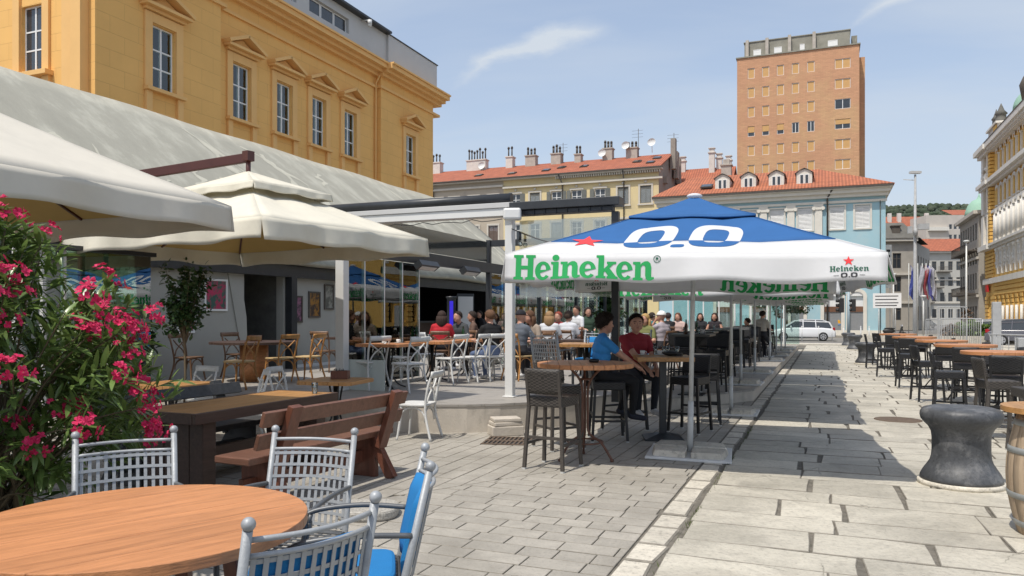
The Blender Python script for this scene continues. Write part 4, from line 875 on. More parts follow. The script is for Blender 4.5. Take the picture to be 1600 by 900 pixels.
# ================================================================== CLOTH UMBRELLAS
M['cream'] = mat('cream_canvas', (.76, .72, .60), .9, .05, 4, .25, 12, trans=.22)
M['offwhite'] = mat('offwhite_canvas', (.70, .66, .57), .9, .04, 4, .2, 12, trans=.2)
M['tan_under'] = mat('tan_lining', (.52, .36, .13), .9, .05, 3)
M['brown_metal'] = mat('brown_lacquer', (.075, .022, .016), .35, .15, 5)
def canopy_grid(mb, SX, SY, he, hp, f0, f1, sag=.05, nu=16, nf=8, mi=0, lift=0.0, off=0.0):
    for k in range(4):
        A, B = (SX / 2, SY / 2) if k % 2 == 0 else (SY / 2, SX / 2)
        Rm = rotz(k * math.pi / 2)
        def fn(u, v, A=A, B=B, Rm=Rm):
            f = f0 + (f1 - f0) * v; U = u * 2 - 1
            z = he + (hp - he) * f - sag * math.sin(math.pi * min(1, f)) * (1 - .5 * abs(math.cos(U * math.pi))) - .008 * (1 - f) * (math.sin(U * math.pi) ** 2) + lift + off
            return Rm @ V((U * A * (1 - f), -B * (1 - f), z))
        mb.grid(fn, nu, nf, mi)
def valance(mb, SX, SY, he, h, ks=(0, 1, 2, 3), amp=.015, ph=0, mi=0, flare=.0):
    for k in ks:
        A, B = (SX / 2, SY / 2) if k % 2 == 0 else (SY / 2, SX / 2); Rm = rotz(k * math.pi / 2)
        def fn(u, v, A=A, B=B, Rm=Rm, k=k):
            U = u * 2 - 1; z = he - .008 * (math.sin(U * math.pi) ** 2) - v * h * (1 - .06 * math.sin(U * 9 + k))
            y = -B - flare * v - amp * v * (math.sin(U * 8.5 + ph + k * 2) + .5 * math.sin(U * 19 + k)) - .012 * v
            return Rm @ V((U * (A + .004), y, z))
        mb.grid(fn, 40, 5, mi)
def cream_umbrella(name, label, loc, rz, SX, SY, he, hp, cap, arm, m1, vh=.24, tilt=0):
    t = thing(name, label, 'umbrella', loc, rz, 'cream cantilever umbrellas'); t.rotation_euler = (tilt, 0, rz)
    mb = MB(); canopy_grid(mb, SX, SY, he, hp, 0, .82 if cap else 1.0, .06); mb.build('canopy', m1, t, solid=.004)
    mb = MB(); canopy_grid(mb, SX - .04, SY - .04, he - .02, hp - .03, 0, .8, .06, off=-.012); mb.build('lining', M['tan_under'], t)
    mb = MB(); valance(mb, SX, SY, he, vh, amp=.035, ph=1.0); mb.build('valance', m1, t, solid=.004)
    if cap:
        mb = MB(); canopy_grid(mb, SX * .46, SY * .46, hp - .26, hp + .06, 0, 1, .02, 8, 4); valance(mb, SX * .46, SY * .46, hp - .26, .1, amp=.012); mb.build('vent_cap', m1, t, solid=.004)
    for k in range(8):
        q = k * math.pi / 4; ex = [(1, 0), (1, 1), (0, 1), (-1, 1), (-1, 0), (-1, -1), (0, -1), (1, -1)][k]
        rb = MB(); rb.bar((0, 0, hp - .12), (ex[0] * (SX / 2 - .03), ex[1] * (SY / 2 - .03), he - .035), .025, .03); rb.build('rib', M['brown_metal'], t)
    mb = MB(); mb.cyl((0, 0, hp - .25), (0, 0, hp + .3), .035, None, 10); mb.box((0, 0, hp + .27), (.12, .12, .14)); mb.build('hub', M['brown_metal'], t)
    ax, ay = arm; mb = MB(); L = V((ax, ay, 0)); mb.bar(V((0, 0, hp + .25)), V((ax, ay, hp - .02)), .07, .13); mb.build('arm', M['brown_metal'], t, bevel=.008)
    mb = MB(); mb.bx(ax - .06, ax + .06, ay - .06, ay + .06, -loc[2] + .06, hp + .1); mb.build('mast', M['brown_metal'], t, bevel=.008)
    mb = MB()
    for sx in (-1, 1):
        for sy in (-1, 1): mb.bx(ax + sx * .27 - .25, ax + sx * .27 + .25, ay + sy * .27 - .25, ay + sy * .27 + .25, 0, .07)
    mb.build('base_slab', M['kerb'], t, bevel=.01)
    return t
cream_umbrella('cantilever_umbrella', 'cream square umbrella with a raised vent cap and brown arm before the pergola', (-7.62, 8.72, 0), rad(-9.5), 4.1, 3.0, 2.73, 3.62, True, (-2.6, -.9), M['cream'], .25)
cream_umbrella('cantilever_umbrella', 'off-white umbrella at the left edge reaching over the oleander', (-7.18, 3.8, 0), 0, 3.9, 3.9, 2.65, 3.72, False, (-1.7, -1.7), M['offwhite'], .23)
# ------------------------------------------------------------------ glyphs and decals
def ell(cx, cy, rx, ry, a0=0, a1=360, n=28, p=2.0):
    out = []
    for k in range(n + (0 if abs(a1 - a0) >= 360 else 1)):
        q = rad(a0 + (a1 - a0) * k / n); c, s = math.cos(q), math.sin(q)
        out.append((cx + rx * math.copysign(abs(c) ** (2 / p), c), cy + ry * math.copysign(abs(s) ** (2 / p), s)))
    return out
def glyph(ch):
    """slab-serif letters, cap height 1; returns contours and advance"""
    if ch == 'H':
        return [[(0, 0), (.42, 0), (.42, .1), (.33, .12), (.33, .43), (.62, .43), (.62, .12), (.53, .1), (.53, 0), (.95, 0), (.95, .1), (.86, .12), (.86, .88), (.95, .9), (.95, 1), (.53, 1), (.53, .9), (.62, .88), (.62, .57), (.33, .57), (.33, .88), (.42, .9), (.42, 1), (0, 1), (0, .9), (.09, .88), (.09, .12), (0, .1)]], 1.0
    if ch == 'e':
        out = ell(.34, .36, .34, .38, -38, -352, 30); inn = ell(.36, .37, .15, .27, 195, 318, 14)
        body = out + [(.22, .27)] + inn
        return [body, [(x, max(y, .40)) for x, y in ell(.35, .40, .125, .22, 0, 180, 12)]], .74
    if ch == 'i':
        return [[(0, 0), (.42, 0), (.42, .09), (.33, .11), (.33, .72), (0, .72), (0, .63), (.09, .61), (.09, .11), (0, .09)], ell(.2, .89, .15, .13)], .47
    if ch == 'n':
        return [[(0, 0), (.4, 0), (.4, .09), (.32, .11), (.32, .5), (.38, .58), (.46, .58), (.5, .5), (.5, .2), (.53, .06), (.62, -.01), (.74, 0), (.86, .07), (.84, .14), (.76, .12), (.74, .2), (.74, .52), (.7, .66), (.6, .74), (.48, .74), (.36, .68), (.31, .61), (.30, .72), (0, .72), (0, .63), (.09, .61), (.09, .11), (0, .09)]], .87
    if ch == 'k':
        return [[(0, 0), (.4, 0), (.4, .09), (.32, .11), (.32, .26), (.37, .31), (.5, .12), (.44, .09), (.44, 0), (.9, 0), (.9, .09), (.82, .11), (.55, .45), (.7, .61), (.82, .63), (.82, .72), (.44, .72), (.44, .63), (.5, .6), (.32, .41), (.32, 1), (0, 1), (0, .91), (.09, .89), (.09, .11), (0, .09)]], .88
    if ch == '0': return [ell(.62, .5, .62, .5, n=40, p=3.2), ell(.62, .5, .29, .31, n=32, p=3.4)], 1.3
    return [], .3
def word(s, x, y, h, track=.0):
    res = []
    for ch in s:
        cs, adv = glyph(ch); res += [[(x + px * h, y + py * h) for px, py in c] for c in cs]; x += (adv + track) * h
    return res
def wordw(s): return sum(glyph(c)[1] for c in s)
def star(cx, cy, r, sq=1.0): return [[(cx + (r if k % 2 == 0 else r * .40) * math.sin(k * math.pi / 5), cy + sq * (r if k % 2 == 0 else r * .40) * math.cos(k * math.pi / 5)) for k in range(10)]]
def fill2d(contours):
    cu = bpy.data.curves.new('tmp', 'CURVE'); cu.dimensions = '2D'; cu.fill_mode = 'BOTH'
    for c in contours:
        sp = cu.splines.new('POLY'); sp.points.add(len(c) - 1); sp.use_cyclic_u = True
        for i, p in enumerate(c): sp.points[i].co = (p[0], p[1], 0, 1)
    o = bpy.data.objects.new('tmp', cu); COL.objects.link(o); dg = bpy.context.evaluated_depsgraph_get(); dg.update()
    me = bpy.data.meshes.new_from_object(o.evaluated_get(dg)); bpy.data.objects.remove(o); bpy.data.curves.remove(cu)
    bm = bmesh.new(); bm.from_mesh(me); bpy.data.meshes.remove(me); return bm
def decal(contours, fn, step=.09, cut=None):
    """flat shapes cut to a grid and laid on a surface by fn(x, y); cut=(y0, side) keeps one side of a line"""
    bm = fill2d(contours)
    if cut:
        bmesh.ops.bisect_plane(bm, geom=bm.verts[:] + bm.edges[:] + bm.faces[:], plane_co=(0, cut[0], 0), plane_no=(0, cut[1], 0), clear_outer=True)
    xs = [v.co.x for v in bm.verts]; ys = [v.co.y for v in bm.verts]; mb = MB()
    if not xs: bm.free(); return mb
    k = math.floor(min(xs) / step) + 1
    while k * step < max(xs): bmesh.ops.bisect_plane(bm, geom=bm.verts[:] + bm.edges[:] + bm.faces[:], plane_co=(k * step, 0, 0), plane_no=(1, 0, 0)); k += 1
    k = math.floor(min(ys) / step) + 1
    while k * step < max(ys): bmesh.ops.bisect_plane(bm, geom=bm.verts[:] + bm.edges[:] + bm.faces[:], plane_co=(0, k * step, 0), plane_no=(0, 1, 0)); k += 1
    bm.verts.index_update(); mb.add([fn(v.co.x, v.co.y) for v in bm.verts], [[v.index for v in f.verts] for f in bm.faces]); bm.free(); return mb
# ------------------------------------------------------------------ blue and white umbrella
M['u_white'] = mat('white_umbrella_cloth', (.78, .78, .78), .85, .035, 3, .4, 5, trans=.3)
M['u_blue'] = mat('blue_umbrella_cloth', (.03, .135, .36), .8, .07, 3, .35, 5, trans=.22)
M['u_green'] = mat('green_print', (.015, .33, .085), .8, .05, 3); M['u_red'] = mat('red_print', (.72, .045, .05), .8, .04, 3)
M['u_dkgreen'] = mat('dark_green_print', (.012, .10, .06), .8, .05, 3); M['u_ink'] = mat('dark_print', (.03, .03, .035), .8, .05)
M['pole'] = mat('pale_grey_pole', (.58, .59, .58), .5, .06, 6, dark=(.42, .43, .42), dscale=5); M['rib'] = mat('umbrella_rib', (.45, .46, .46), .5, .1)
US, UE, UP, UV_, FB = 3.5, 2.2, 2.98, .265, .215
def uz(U, f): return UE + (UP - UE) * f - .05 * math.sin(math.pi * f) * (1 - .5 * abs(math.cos(U * math.pi))) - .008 * (1 - f) * math.sin(U * math.pi) ** 2
def u_slope(k, off=.006):
    Rm = rotz(k * math.pi / 2); nrm = V((0, -(UP - UE), US / 2)).normalized(); Ls = math.hypot(US / 2, UP - UE)
    def fn(x, s):
        f = s / Ls; U = x / (US / 2 * (1 - f)); return Rm @ (V((x, -US / 2 * (1 - f), uz(U, f))) + nrm * off)
    return fn
def u_val(k, off=.006, flare=0.0):
    Rm = rotz(k * math.pi / 2)
    def fn(x, yv):
        U = x / (US / 2); v = min(1, max(0, (UV_ - yv) / UV_)); z = UE - .008 * math.sin(U * math.pi) ** 2 - v * UV_ * (1 - .06 * math.sin(U * 9 + k))
        y = -US / 2 - flare * v - .02 * v * (math.sin(U * 8.5 + .4 + k * 2) + .5 * math.sin(U * 19 + k)) - .012 * v
        return Rm @ V((x, y - off, z))
    return fn
LS = math.hypot(US / 2, UP - UE)
def make_umbrella(loc, rz, label, flare=(0, 0, 0, 0)):
    t = thing('beer_umbrella', label, 'umbrella', loc, rz, 'blue and white umbrellas along the promenade')
    mb = MB(); canopy_grid(mb, US, US, UE, UP, 0, FB, .05, 24, 4); mb.v = []; mb.f = []; mb.m = []; mb.s = []
    for (f0, f1, mi, nf) in ((0, FB, 0, 4), (FB, .76, 1, 7)):
        for k in range(4):
            fn = u_slope(k, 0); mb.grid(lambda u, v: fn((u * 2 - 1) * US / 2 * (1 - (f0 + (f1 - f0) * v)) * .99999, (f0 + (f1 - f0) * v) * LS), 24, nf, mi)
    mb.build('canopy', [M['u_white'], M['u_blue']], t, solid=.003)
    mb = MB()
    for k in range(4):
        Rm = rotz(k * math.pi / 2)
        mb.grid(lambda u, v: Rm @ V(((u * 2 - 1) * US / 2 * .38 * (1 - v), -US / 2 * .38 * (1 - v), UP - .28 + .30 * v - .02 * math.sin(math.pi * v) - .012 * (1 - v) * math.sin(u * math.pi * 2) ** 2)), 10, 6)
        mb.grid(lambda u, v: Rm @ V(((u * 2 - 1) * US / 2 * .38, -US / 2 * .38 - .004 * v, UP - .28 - .025 * v - .012 * math.sin(u * math.pi * 2) ** 2)), 10, 1)
    mb.build('vent_cap', M['u_blue'], t, solid=.003)
    mb = MB(); mb.ball((0, 0, UP + .02), .06, 12, 8, sc=(1.5, 1.5, .55)); mb.build('finial', M['u_white'], t)
    for k in range(4):
        va = MB(); fn = u_val(k, 0, flare[k]); va.grid(lambda u, v: fn((u * 2 - 1) * (US / 2 + .004), UV_ * (1 - v)), 44, 5); vo = va.build('valance', M['u_white'], t, solid=.003)
        hh = .235; w_ = 1.38; x0 = -1.66
        trk = (w_ / hh - wordw('Heineken')) / 8
        for off in (.006, -.006):
            mb = decal(word('Heineken', x0, .022, hh, trk), u_val(k, off, flare[k])); mb.build('lettering', M['u_green'], vo)
            sm = decal(word('Heineken', 1.28, .09, .05, .02), u_val(k, off, flare[k])); sm.build('small_lettering', M['u_dkgreen'], vo)
            sm = decal(word('0', 1.37, .03, .045) + [[(1.435, .03), (1.445, .03), (1.445, .04), (1.435, .04)]] + word('0', 1.452, .03, .045) + [[(1.31, .05), (1.355, .05), (1.355, .054), (1.31, .054)], [(1.525, .05), (1.57, .05), (1.57, .054), (1.525, .054)]], u_val(k, off, flare[k])); sm.build('small_numerals', M['u_ink'], vo)
            sm = decal(star(1.435, .185, .048), u_val(k, off, flare[k])); sm.build('small_star', M['u_red'], vo)
        rg = decal([ell(-.245, .215, .034, .034), ell(-.245, .215, .028, .028)], u_val(k, .006, flare[k])); rg.build('trade_ring', M['u_dkgreen'], vo)
        rg = decal([[(-.257, .2), (-.251, .2), (-.251, .213), (-.245, .213), (-.237, .2), (-.23, .2), (-.239, .214), (-.232, .222), (-.236, .23), (-.257, .23)]], u_val(k, .006, flare[k])); rg.build('trade_letter', M['u_dkgreen'], vo)
        fs = u_slope(k); sh = lambda cs: [[(x + .10 * (y - .25), y) for x, y in c] for c in cs]
        zero = sh([[(-.64 + px * .40, .20 + py * .76) for px, py in c] for c in glyph('0')[0]] + [[(.0 + px * .40, .20 + py * .76) for px, py in c] for c in glyph('0')[0]])
        fb = FB * LS
        decal(zero, fs, cut=(fb, -1)).build('numerals', M['u_white'], t)
        decal(zero, fs, cut=(fb, 1)).build('numerals', M['u_blue'], t)
        decal(sh([ell(-.075, .235, .065, .05, p=3.5)]), fs).build('numeral_point', M['u_blue'], t)
        decal(star(-1.0, .43, .175, 1.0), u_slope(k, .008)).build('star', M['u_red'], t)
    for k in range(4):   # sewn hip seams
        fn = u_slope(k, .003)
        for (f0, f1, m_) in ((0.004, FB, 'u_white'), (FB, .62, 'u_blue')):
            sm_ = MB(); sm_.tube([fn(US / 2 * (1 - f) * .9995, f * LS) for f in [f0 + (f1 - f0) * i / 6 for i in range(7)]], .0055, 5); sm_.build('seam', M[m_], t)
    for k in range(8):
        ex = [(1, 0), (1, 1), (0, 1), (-1, 1), (-1, 0), (-1, -1), (0, -1), (1, -1)][k]
        rb = MB(); rb.bar((ex[0] * .05, ex[1] * .05, UP - .16), (ex[0] * (US / 2 - .02), ex[1] * (US / 2 - .02), UE - .035), .022, .03)
        rb.bar((ex[0] * .05, ex[1] * .05, UE - .1), (ex[0] * US * .24, ex[1] * US * .24, (UE + UP) / 2 - .12), .018, .02); rb.build('rib', M['rib'], t)
    mb = MB(); mb.tube([(0, 0, .05), (0, 0, .62)], .034, 14); mb.tube([(0, 0, .6), (0, 0, UP)], .027, 14); mb.cyl((0, 0, UE - .16), (0, 0, UE - .05), .05, None, 12); mb.build('pole', M['pole'], t)
    for sx in (-1, 1):
        for sy in (-1, 1):
            mb = MB(); mb.add([(sx * .03 + sx * a, sy * .03 + sy * b, z) for z, i in ((.03, 0), (.095, .02)) for a, b in ((0, 0), (.4 - i * 1.0, 0), (.36 - i, .36 - i), (0, .4 - i))], [(4, 5, 6, 7), (0, 1, 5, 4), (1, 2, 6, 5), (2, 3, 7, 6), (3, 0, 4, 7)]); mb.build('base_slab', M['kerb'], t, bevel=.012)
    mb = MB(); mb.bx(-.47, .47, -.47, .47, .0, .03); mb.build('base_frame', M['white_post'], t, bevel=.008)
    return t
UR = rad(6)
u0p = at(1078, 8.93); u0 = make_umbrella((u0p.x, u0p.y, 0), UR, 'nearest blue and white umbrella with large green lettering, star and 0.0', flare=(.02, .06, 0, .02))
u0.rotation_euler = (0, rad(1.0), UR)
base = None
ys_ = [(-1.45, 13.2, 0), (-1.62, 16.5, .215), (-1.62, 19.9, .215), (-1.62, 25.6, .215), (-1.62, 28.9, .215), (-1.62, 32.2, .215), (-1.62, 35.5, .215)]
names = ['second', 'third', 'fourth', 'fifth', 'sixth', 'seventh', 'last']
for i, (x, y_, z) in enumerate(ys_):
    copy_tree(u0, (x, y_, z), rad([1, -1, 2, 0, 1, -1, 0][i]), names[i] + ' blue and white umbrella from the camera in the promenade row', None, (.92, .92, .985))
# ================================================================== FURNITURE
def wood(name, col, rough=.5, axis=1, var=.25):
    st = [9, 9, 9]; st[axis] = .7
    return mat(name, col, rough, var, 3.0, .25, 14, stretch=tuple(st), rnd=.08, dark=(col[0] * .5, col[1] * .43, col[2] * .36), dscale=2.6, dpos=(.56, .78), speck=(7, .7, .3, .42))
M['top_orange'] = wood('orange_stained_wood', (.47, .205, .085), .45); M['top_oak'] = wood('honey_oak', (.42, .215, .075), .35)
M['dark_wood'] = wood('dark_brown_wood', (.065, .038, .028), .5); M['bench_wood'] = wood('brown_bench_wood', (.15, .07, .045), .42)
M['red_wood'] = wood('red_brown_wood', (.135, .05, .030), .4, 2); M['grey_wood'] = wood('charcoal_painted_wood', (.05, .052, .055), .6)
M['chair_white'] = mat('chalk_white_wood', (.62, .62, .60), .55, .1, 8, .15, 60, dark=(.45, .44, .42), dscale=9, dpos=(.55, .8)); M['chair_oak'] = wood('golden_bentwood', (.42, .20, .06), .4, 2)
M['chair_brown'] = wood('walnut_bentwood', (.14, .075, .04), .45, 2)
M['silver'] = mat('silver_painted_steel', (.33, .345, .355), .5, .1, 8, .15, 80, metal=.2, dark=(.17, .175, .18), dscale=6, dpos=(.52, .85))
M['steel_dk'] = mat('worn_dark_steel', (.12, .125, .13), .45, .15, 8, metal=.4)
M['blue_cloth'] = mat('blue_cushion', (.010, .17, .42), .85, .07, 6, .3, 150)
M['wicker'] = mat('dark_wicker', (.060, .052, .045), .55, .2, 20); M['wicker_black'] = mat('black_wicker', (.020, .020, .022), .5, .2, 20); M['wicker_leg'] = mat('wicker_leg', (.065, .056, .048), .55, .25, 60)
for k, s in (('wicker', 42), ('wicker_black', 42)): pattern(M[k], 'weave', 'Object', (s * .7, s * .7, s * 1.5), strength=.9, dist=.006, dark=.45)
M['iron'] = mat('black_cast_iron', (.018, .017, .016), .5, .2, 6); M['rust'] = mat('rust_brown_iron', (.12, .055, .035), .6, .2, 10)
M['cap'] = mat('metal_foot', (.5, .5, .48), .4, .1)
def spline(p, n=8):
    out = []; p = [V(q) for q in p]; k = len(p)
    for i in range(k - 1):
        a, b, c, d = p[max(i - 1, 0)], p[i], p[i + 1], p[min(i + 2, k - 1)]
        for j in range(n):
            t = j / n; out.append(.5 * ((2 * b) + (c - a) * t + (2 * a - 5 * b + 4 * c - d) * t * t + (3 * b - a - 3 * c + d) * t ** 3))
    out.append(p[-1]); return out
def crossback(m, label, loc, rz, group, seatm=None):
    t = thing('crossback_chair', label, 'chair', loc, rz, group)
    s = MB(); s.prism(ell(0, 0, .215, .21, n=28, p=4.5), .445, .475, 0, True); s.build('seat', seatm or m, t, bevel=.006)
    for q in (-1, 1):
        l = MB(); l.tube(spline([(q * .215, .2, 0), (q * .185, .165, .25), (q * .175, .15, .45)], 5), [.014] * 3 + [.017] * 8, 8); l.build('leg', m, t)
        l = MB(); l.tube(spline([(q * .225, -.27, 0), (q * .19, -.19, .3), (q * .185, -.185, .48), (q * .2, -.225, .7), (q * .19, -.285, .88)], 5), .0165, 8); l.build('leg', m, t)
        l = MB(); l.tube(spline([(q * .175, -.2, .78), (q * .06, -.215, .70), (q * -.08, -.205, .6), (q * -.15, -.19, .49)], 5), [.012] * 16, 6); l.build('cross_brace', m, t)
    r = MB(); r.grid(lambda u, v: (-.215 + .43 * u, -.27 - .035 * math.sin(u * math.pi) - .012 * v, .815 + .08 * v), 12, 2); r.build('top_rail', m, t, solid=.024)
    for q in range(4):
        Rm = rotz(q * math.pi / 2); a = MB(); a.tube([Rm @ V((.175 * math.cos(k * math.pi / 10), .172, .24 + .185 * math.sin(k * math.pi / 10) ** .8)) for k in range(11)], .0095, 6); a.build('stretcher', m, t)
    return t
G1 = 'white crossback chairs'; G2 = 'wooden crossback chairs in the hall'
wc = crossback(M['chair_white'], 'white crossback chair seen from the side before the terrace step', (-4.97, 8.88, 0), rad(98), G1)
oc = crossback(M['chair_oak'], 'golden bentwood chair nearest the potted tree in the hall', (-9.15, 10.25, .39), rad(100), G2, mat('cane_seat', (.5, .35, .17), .7, .1, 9))
copy_tree(oc, (-9.2, 11.35, .39), rad(80), 'golden bentwood chair left of a close pair by the round hall table'); copy_tree(oc, (-9.05, 11.95, .39), rad(95), 'golden bentwood chair right of a close pair by the round hall table')
bc = crossback(M['chair_brown'], 'walnut crossback chair behind the round hall table', (-10.9, 10.9, .39), rad(-80), G2)
copy_tree(bc, (-10.9, 12.2, .39), rad(-100), 'walnut crossback chair by the dark recess'); copy_tree(bc, (-10.2, 14.1, .39), rad(10), 'walnut crossback chair below the three small pictures'); copy_tree(oc, (-9.4, 15.3, .39), rad(100), 'golden bentwood chair close to the left white pergola post')
copy_tree(bc, (-10.4, 16.0, .39), rad(-170), 'walnut crossback chair at the far dark hall table')
for i, (x, y_, r_, l) in enumerate([(-7.02, 10.95, 70, 'white crossback chair beside the low pale parapet'), (-6.22, 10.8, 75, 'white crossback chair with its back square to us near the terrace edge'), (-6.3, 12.45, 78, 'white crossback chair third along the orange table row'), (-6.08, 12.95, 82, 'white crossback chair fourth along the orange table row'), (-6.1, 14.1, 88, 'white crossback chair nearest the man in black'), (-7.35, 12.4, -90, 'white crossback chair on the glass side of the orange table'), (-7.3, 13.6, -95, 'white crossback chair on the glass side further back')]):
    copy_tree(wc, (x, y_, .39), rad(r_), l)
for (x, y_, r_, l) in [(-6.95, 8.85, -80, 'white crossback chair left of the small square table'), (-8.25, 8.3, 178, 'white crossback chair with only its top rail showing by the flowers'), (-7.05, 8.0, 140, 'white crossback chair behind the charcoal bench')]: copy_tree(wc, (x, y_, 0), rad(r_), l)
# ------------------------------------------------------------------ plank tops
def planks(parent, poly, z0, z1, n, m, axis=0, gap=.0025, bev=.003):
    lo = min(p[axis] for p in poly); hi = max(p[axis] for p in poly); w_ = (hi - lo) / n
    for k in range(n):
        a, b = lo + k * w_ + gap, lo + (k + 1) * w_ - gap
        p = clip(clip(poly, *((1, 0, b) if axis == 0 else (0, 1, b))), *((-1, 0, -a) if axis == 0 else (0, -1, -a)))
        if len(p) > 2: mb = MB(); mb.prism(p, z0, z1); mb.build('plank', m, parent, bevel=bev)
def rect(x0, x1, y0, y1): return [(x0, y0), (x1, y0), (x1, y1), (x0, y1)]
# large round table in front
rt = thing('round_table', 'large round orange wood table in the left foreground', 'table', (-2.66, 2.39, 0), rad(-24))
tp = link('table_top', None, rt); planks(tp, ell(0, 0, .68, .68, n=72), .705, .75, 6, M['top_orange'], 0, .0016, .003)
mb = MB(); mb.bx(-.5, .5, -.06, .06, .66, .704); mb.bx(-.06, .06, -.5, -.061, .66, .704); mb.bx(-.06, .06, .061, .5, .66, .704); mb.build('frame', M['dark_wood'], rt)
for q in range(4):
    a = rad(45 + 90 * q); mb = MB(); mb.bar((.38 * math.cos(a), .38 * math.sin(a), .66), (.46 * math.cos(a), .46 * math.sin(a), 0), .06, .06, up=(math.cos(a), math.sin(a), 0)); mb.build('leg', M['red_wood'], rt, bevel=.006)
# ------------------------------------------------------------------ lattice armchairs
def lattice(label, loc, rz, cushion):
    t = thing('lattice_chair', label, 'chair', loc, rz, 'silver lattice garden chairs')
    def bk(u, z): # point on the curved, reclined back
        return V(((u - .5) * .47, -.23 - .055 * math.sin(u * math.pi) - (z - .42) * .22, z))
    for q in (-1, 1):
        l = MB(); pts = [(q * .245, -.20, 0), (q * .245, -.225, .42), (q * .245, -.345, .935)]; l.tube(pts, .0165, 10); p = l.build('leg', M['silver'], t)
        l = MB(); l.ball((q * .245, -.35, .955), .023, 12, 8); l.build('finial', M['silver'], p)
        l = MB(); l.tube([(q * .245, .22, 0), (q * .245, .22, .42)], .0145, 10); l.build('leg', M['steel_dk'], t)
        l = MB(); l.tube(spline([(q * .25, -.27, .66), (q * .275, -.05, .675), (q * .275, .16, .66), (q * .265, .25, .62), (q * .262, .255, .575), (q * .262, .215, .565), (q * .262, .21, .6)], 5), .0125, 8); l.tube(spline([(q * .262, .2, .64), (q * .258, .24, .5), (q * .245, .22, .42)], 4), .011, 8); l.build('armrest', M['steel_dk'], t)
    for z in (.90, .845):
        l = MB(); l.tube([bk(u / 10, z) for u in range(11)], .0095, 8); l.build('back_rail', M['silver'], t)
    for k in range(12):
        u = .04 + .92 * k / 11; l = MB(); l.grid(lambda a, v: bk(u + (a - .5) * .036, .43 + .41 * v), 1, 6, sm=False); l.build('slat', M['silver'], t, solid=.003)
    for k in range(7):
        z = .445 + k * .063; l = MB(); l.grid(lambda a, v: bk(a, z + (v - .5) * .016) + V((0, .004, 0)), 10, 1, sm=False); l.build('slat', M['silver'], t, solid=.003)
    s = MB()
    for k in range(10): s.bx(-.235 + k * .0505, -.216 + k * .0505, -.21, .225, .418, .422)
    for k in range(9): s.bx(-.24, .24, -.2 + k * .05, -.18 + k * .05, .4225, .426)
    s.build('seat_lattice', M['steel_dk'], t)
    s = MB(); s.tube([(-.245, -.22, .42), (.245, -.22, .42), (.245, .22, .42), (-.245, .22, .42)], .012, 8, closed=True); s.build('seat_frame', M['steel_dk'], t)
    if cushion:
        c = MB(); c.prism(ell(0, .01, .225, .215, n=36, p=6), .427, .475, 0, True); c.build('seat_cushion', M['blue_cloth'], t, bevel=.018)
        c = MB(); f = lambda a, v, o: bk(.06 + .88 * a, .47 + .37 * v) + V((0, .012 + o, 0)); n = 10
        for o in (0, .05): c.grid(lambda a, v: f(a, v, o * (1 if o == 0 else (1 - .35 * (abs(2 * a - 1) ** 6 + abs(2 * v - 1) ** 8)))), n, 6)
        k = (n + 1) * 7; per = [i for i in range(n + 1)] + [j * (n + 1) + n for j in range(1, 7)] + [6 * (n + 1) + i for i in range(n - 1, -1, -1)] + [j * (n + 1) for j in range(5, 0, -1)]
        for i in range(len(per)): a, b = per[i], per[(i + 1) % len(per)]; c.f.append([a, b, b + k, a + k]); c.m.append(0); c.s.append(True)
        c.build('back_cushion', M['blue_cloth'], t)
    return t
def chair_from_back(label, p0, p1, cushion):
    """p0, p1 ground points under the two finials; the seat lies on the table side"""
    m_ = (V(p0) + V(p1)) / 2; tgt = V((-2.66, 2.39)); d = (V(p1) - V(p0)).normalized(); n = V((-d.y, d.x))
    if n.dot(tgt - m_) < 0: n = -n
    return lattice(label, (m_.x + n.x * .35, m_.y + n.y * .35, 0), math.atan2(n.y, n.x) - math.pi / 2, cushion)
chair_from_back('silver lattice chair behind the round table by the oleander', (-3.77, 2.97), (-3.46, 3.34), False)
chair_from_back('silver lattice chair behind the round table before the brown bench', (-2.93, 3.58), (-2.45, 3.66), False)
chair_from_back('silver lattice chair with blue cushion nearest the camera, back to us', (-1.66, 1.90), (-1.49, 2.36), True)
chair_from_back('silver lattice chair with blue cushion right of the round table, side-on', (-1.83, 3.35), (-1.58, 2.94), True)
lattice('silver lattice chair with blue cushion tucked in at the left edge', (-3.46, 2.12, 0), rad(-70), True)
# ------------------------------------------------------------------ long table and benches
lt = thing('long_table', 'long heavy dark wood table with honey coloured top', 'table', (-5.45, 6.15, 0))
planks(lt, rect(-.37, .37, -1.0, 1.02), .70, .755, 4, M['top_oak'], 0, .001, .004)
mb = MB(); mb.bx(-.41, -.372, -1.04, 1.06, .66, .757); mb.bx(.372, .41, -1.04, 1.06, .66, .757); mb.bx(-.371, .371, -1.04, -1.002, .66, .757); mb.bx(-.371, .371, 1.022, 1.06, .66, .757); mb.build('edge_board', M['dark_wood'], lt, bevel=.006)
for q in (-1, 1):
    mb = MB(); mb.bx(-.33, -.12, q * .82 - .07, q * .82 + .07, 0, .66); mb.bx(-.119, .18, q * .82 - .06, q * .82 + .06, 0, .66); mb.build('leg_panel', M['dark_wood'], lt, bevel=.008); mb = MB(); mb.bx(.2, .36, q * .82 - .08, q * .82 + .08, 0, .66); mb.build('leg', M['dark_wood'], lt, bevel=.01)
mb = MB(); mb.bx(.0, .06, -.74, .74, .2, .36); mb.build('stretcher', M['dark_wood'], lt)
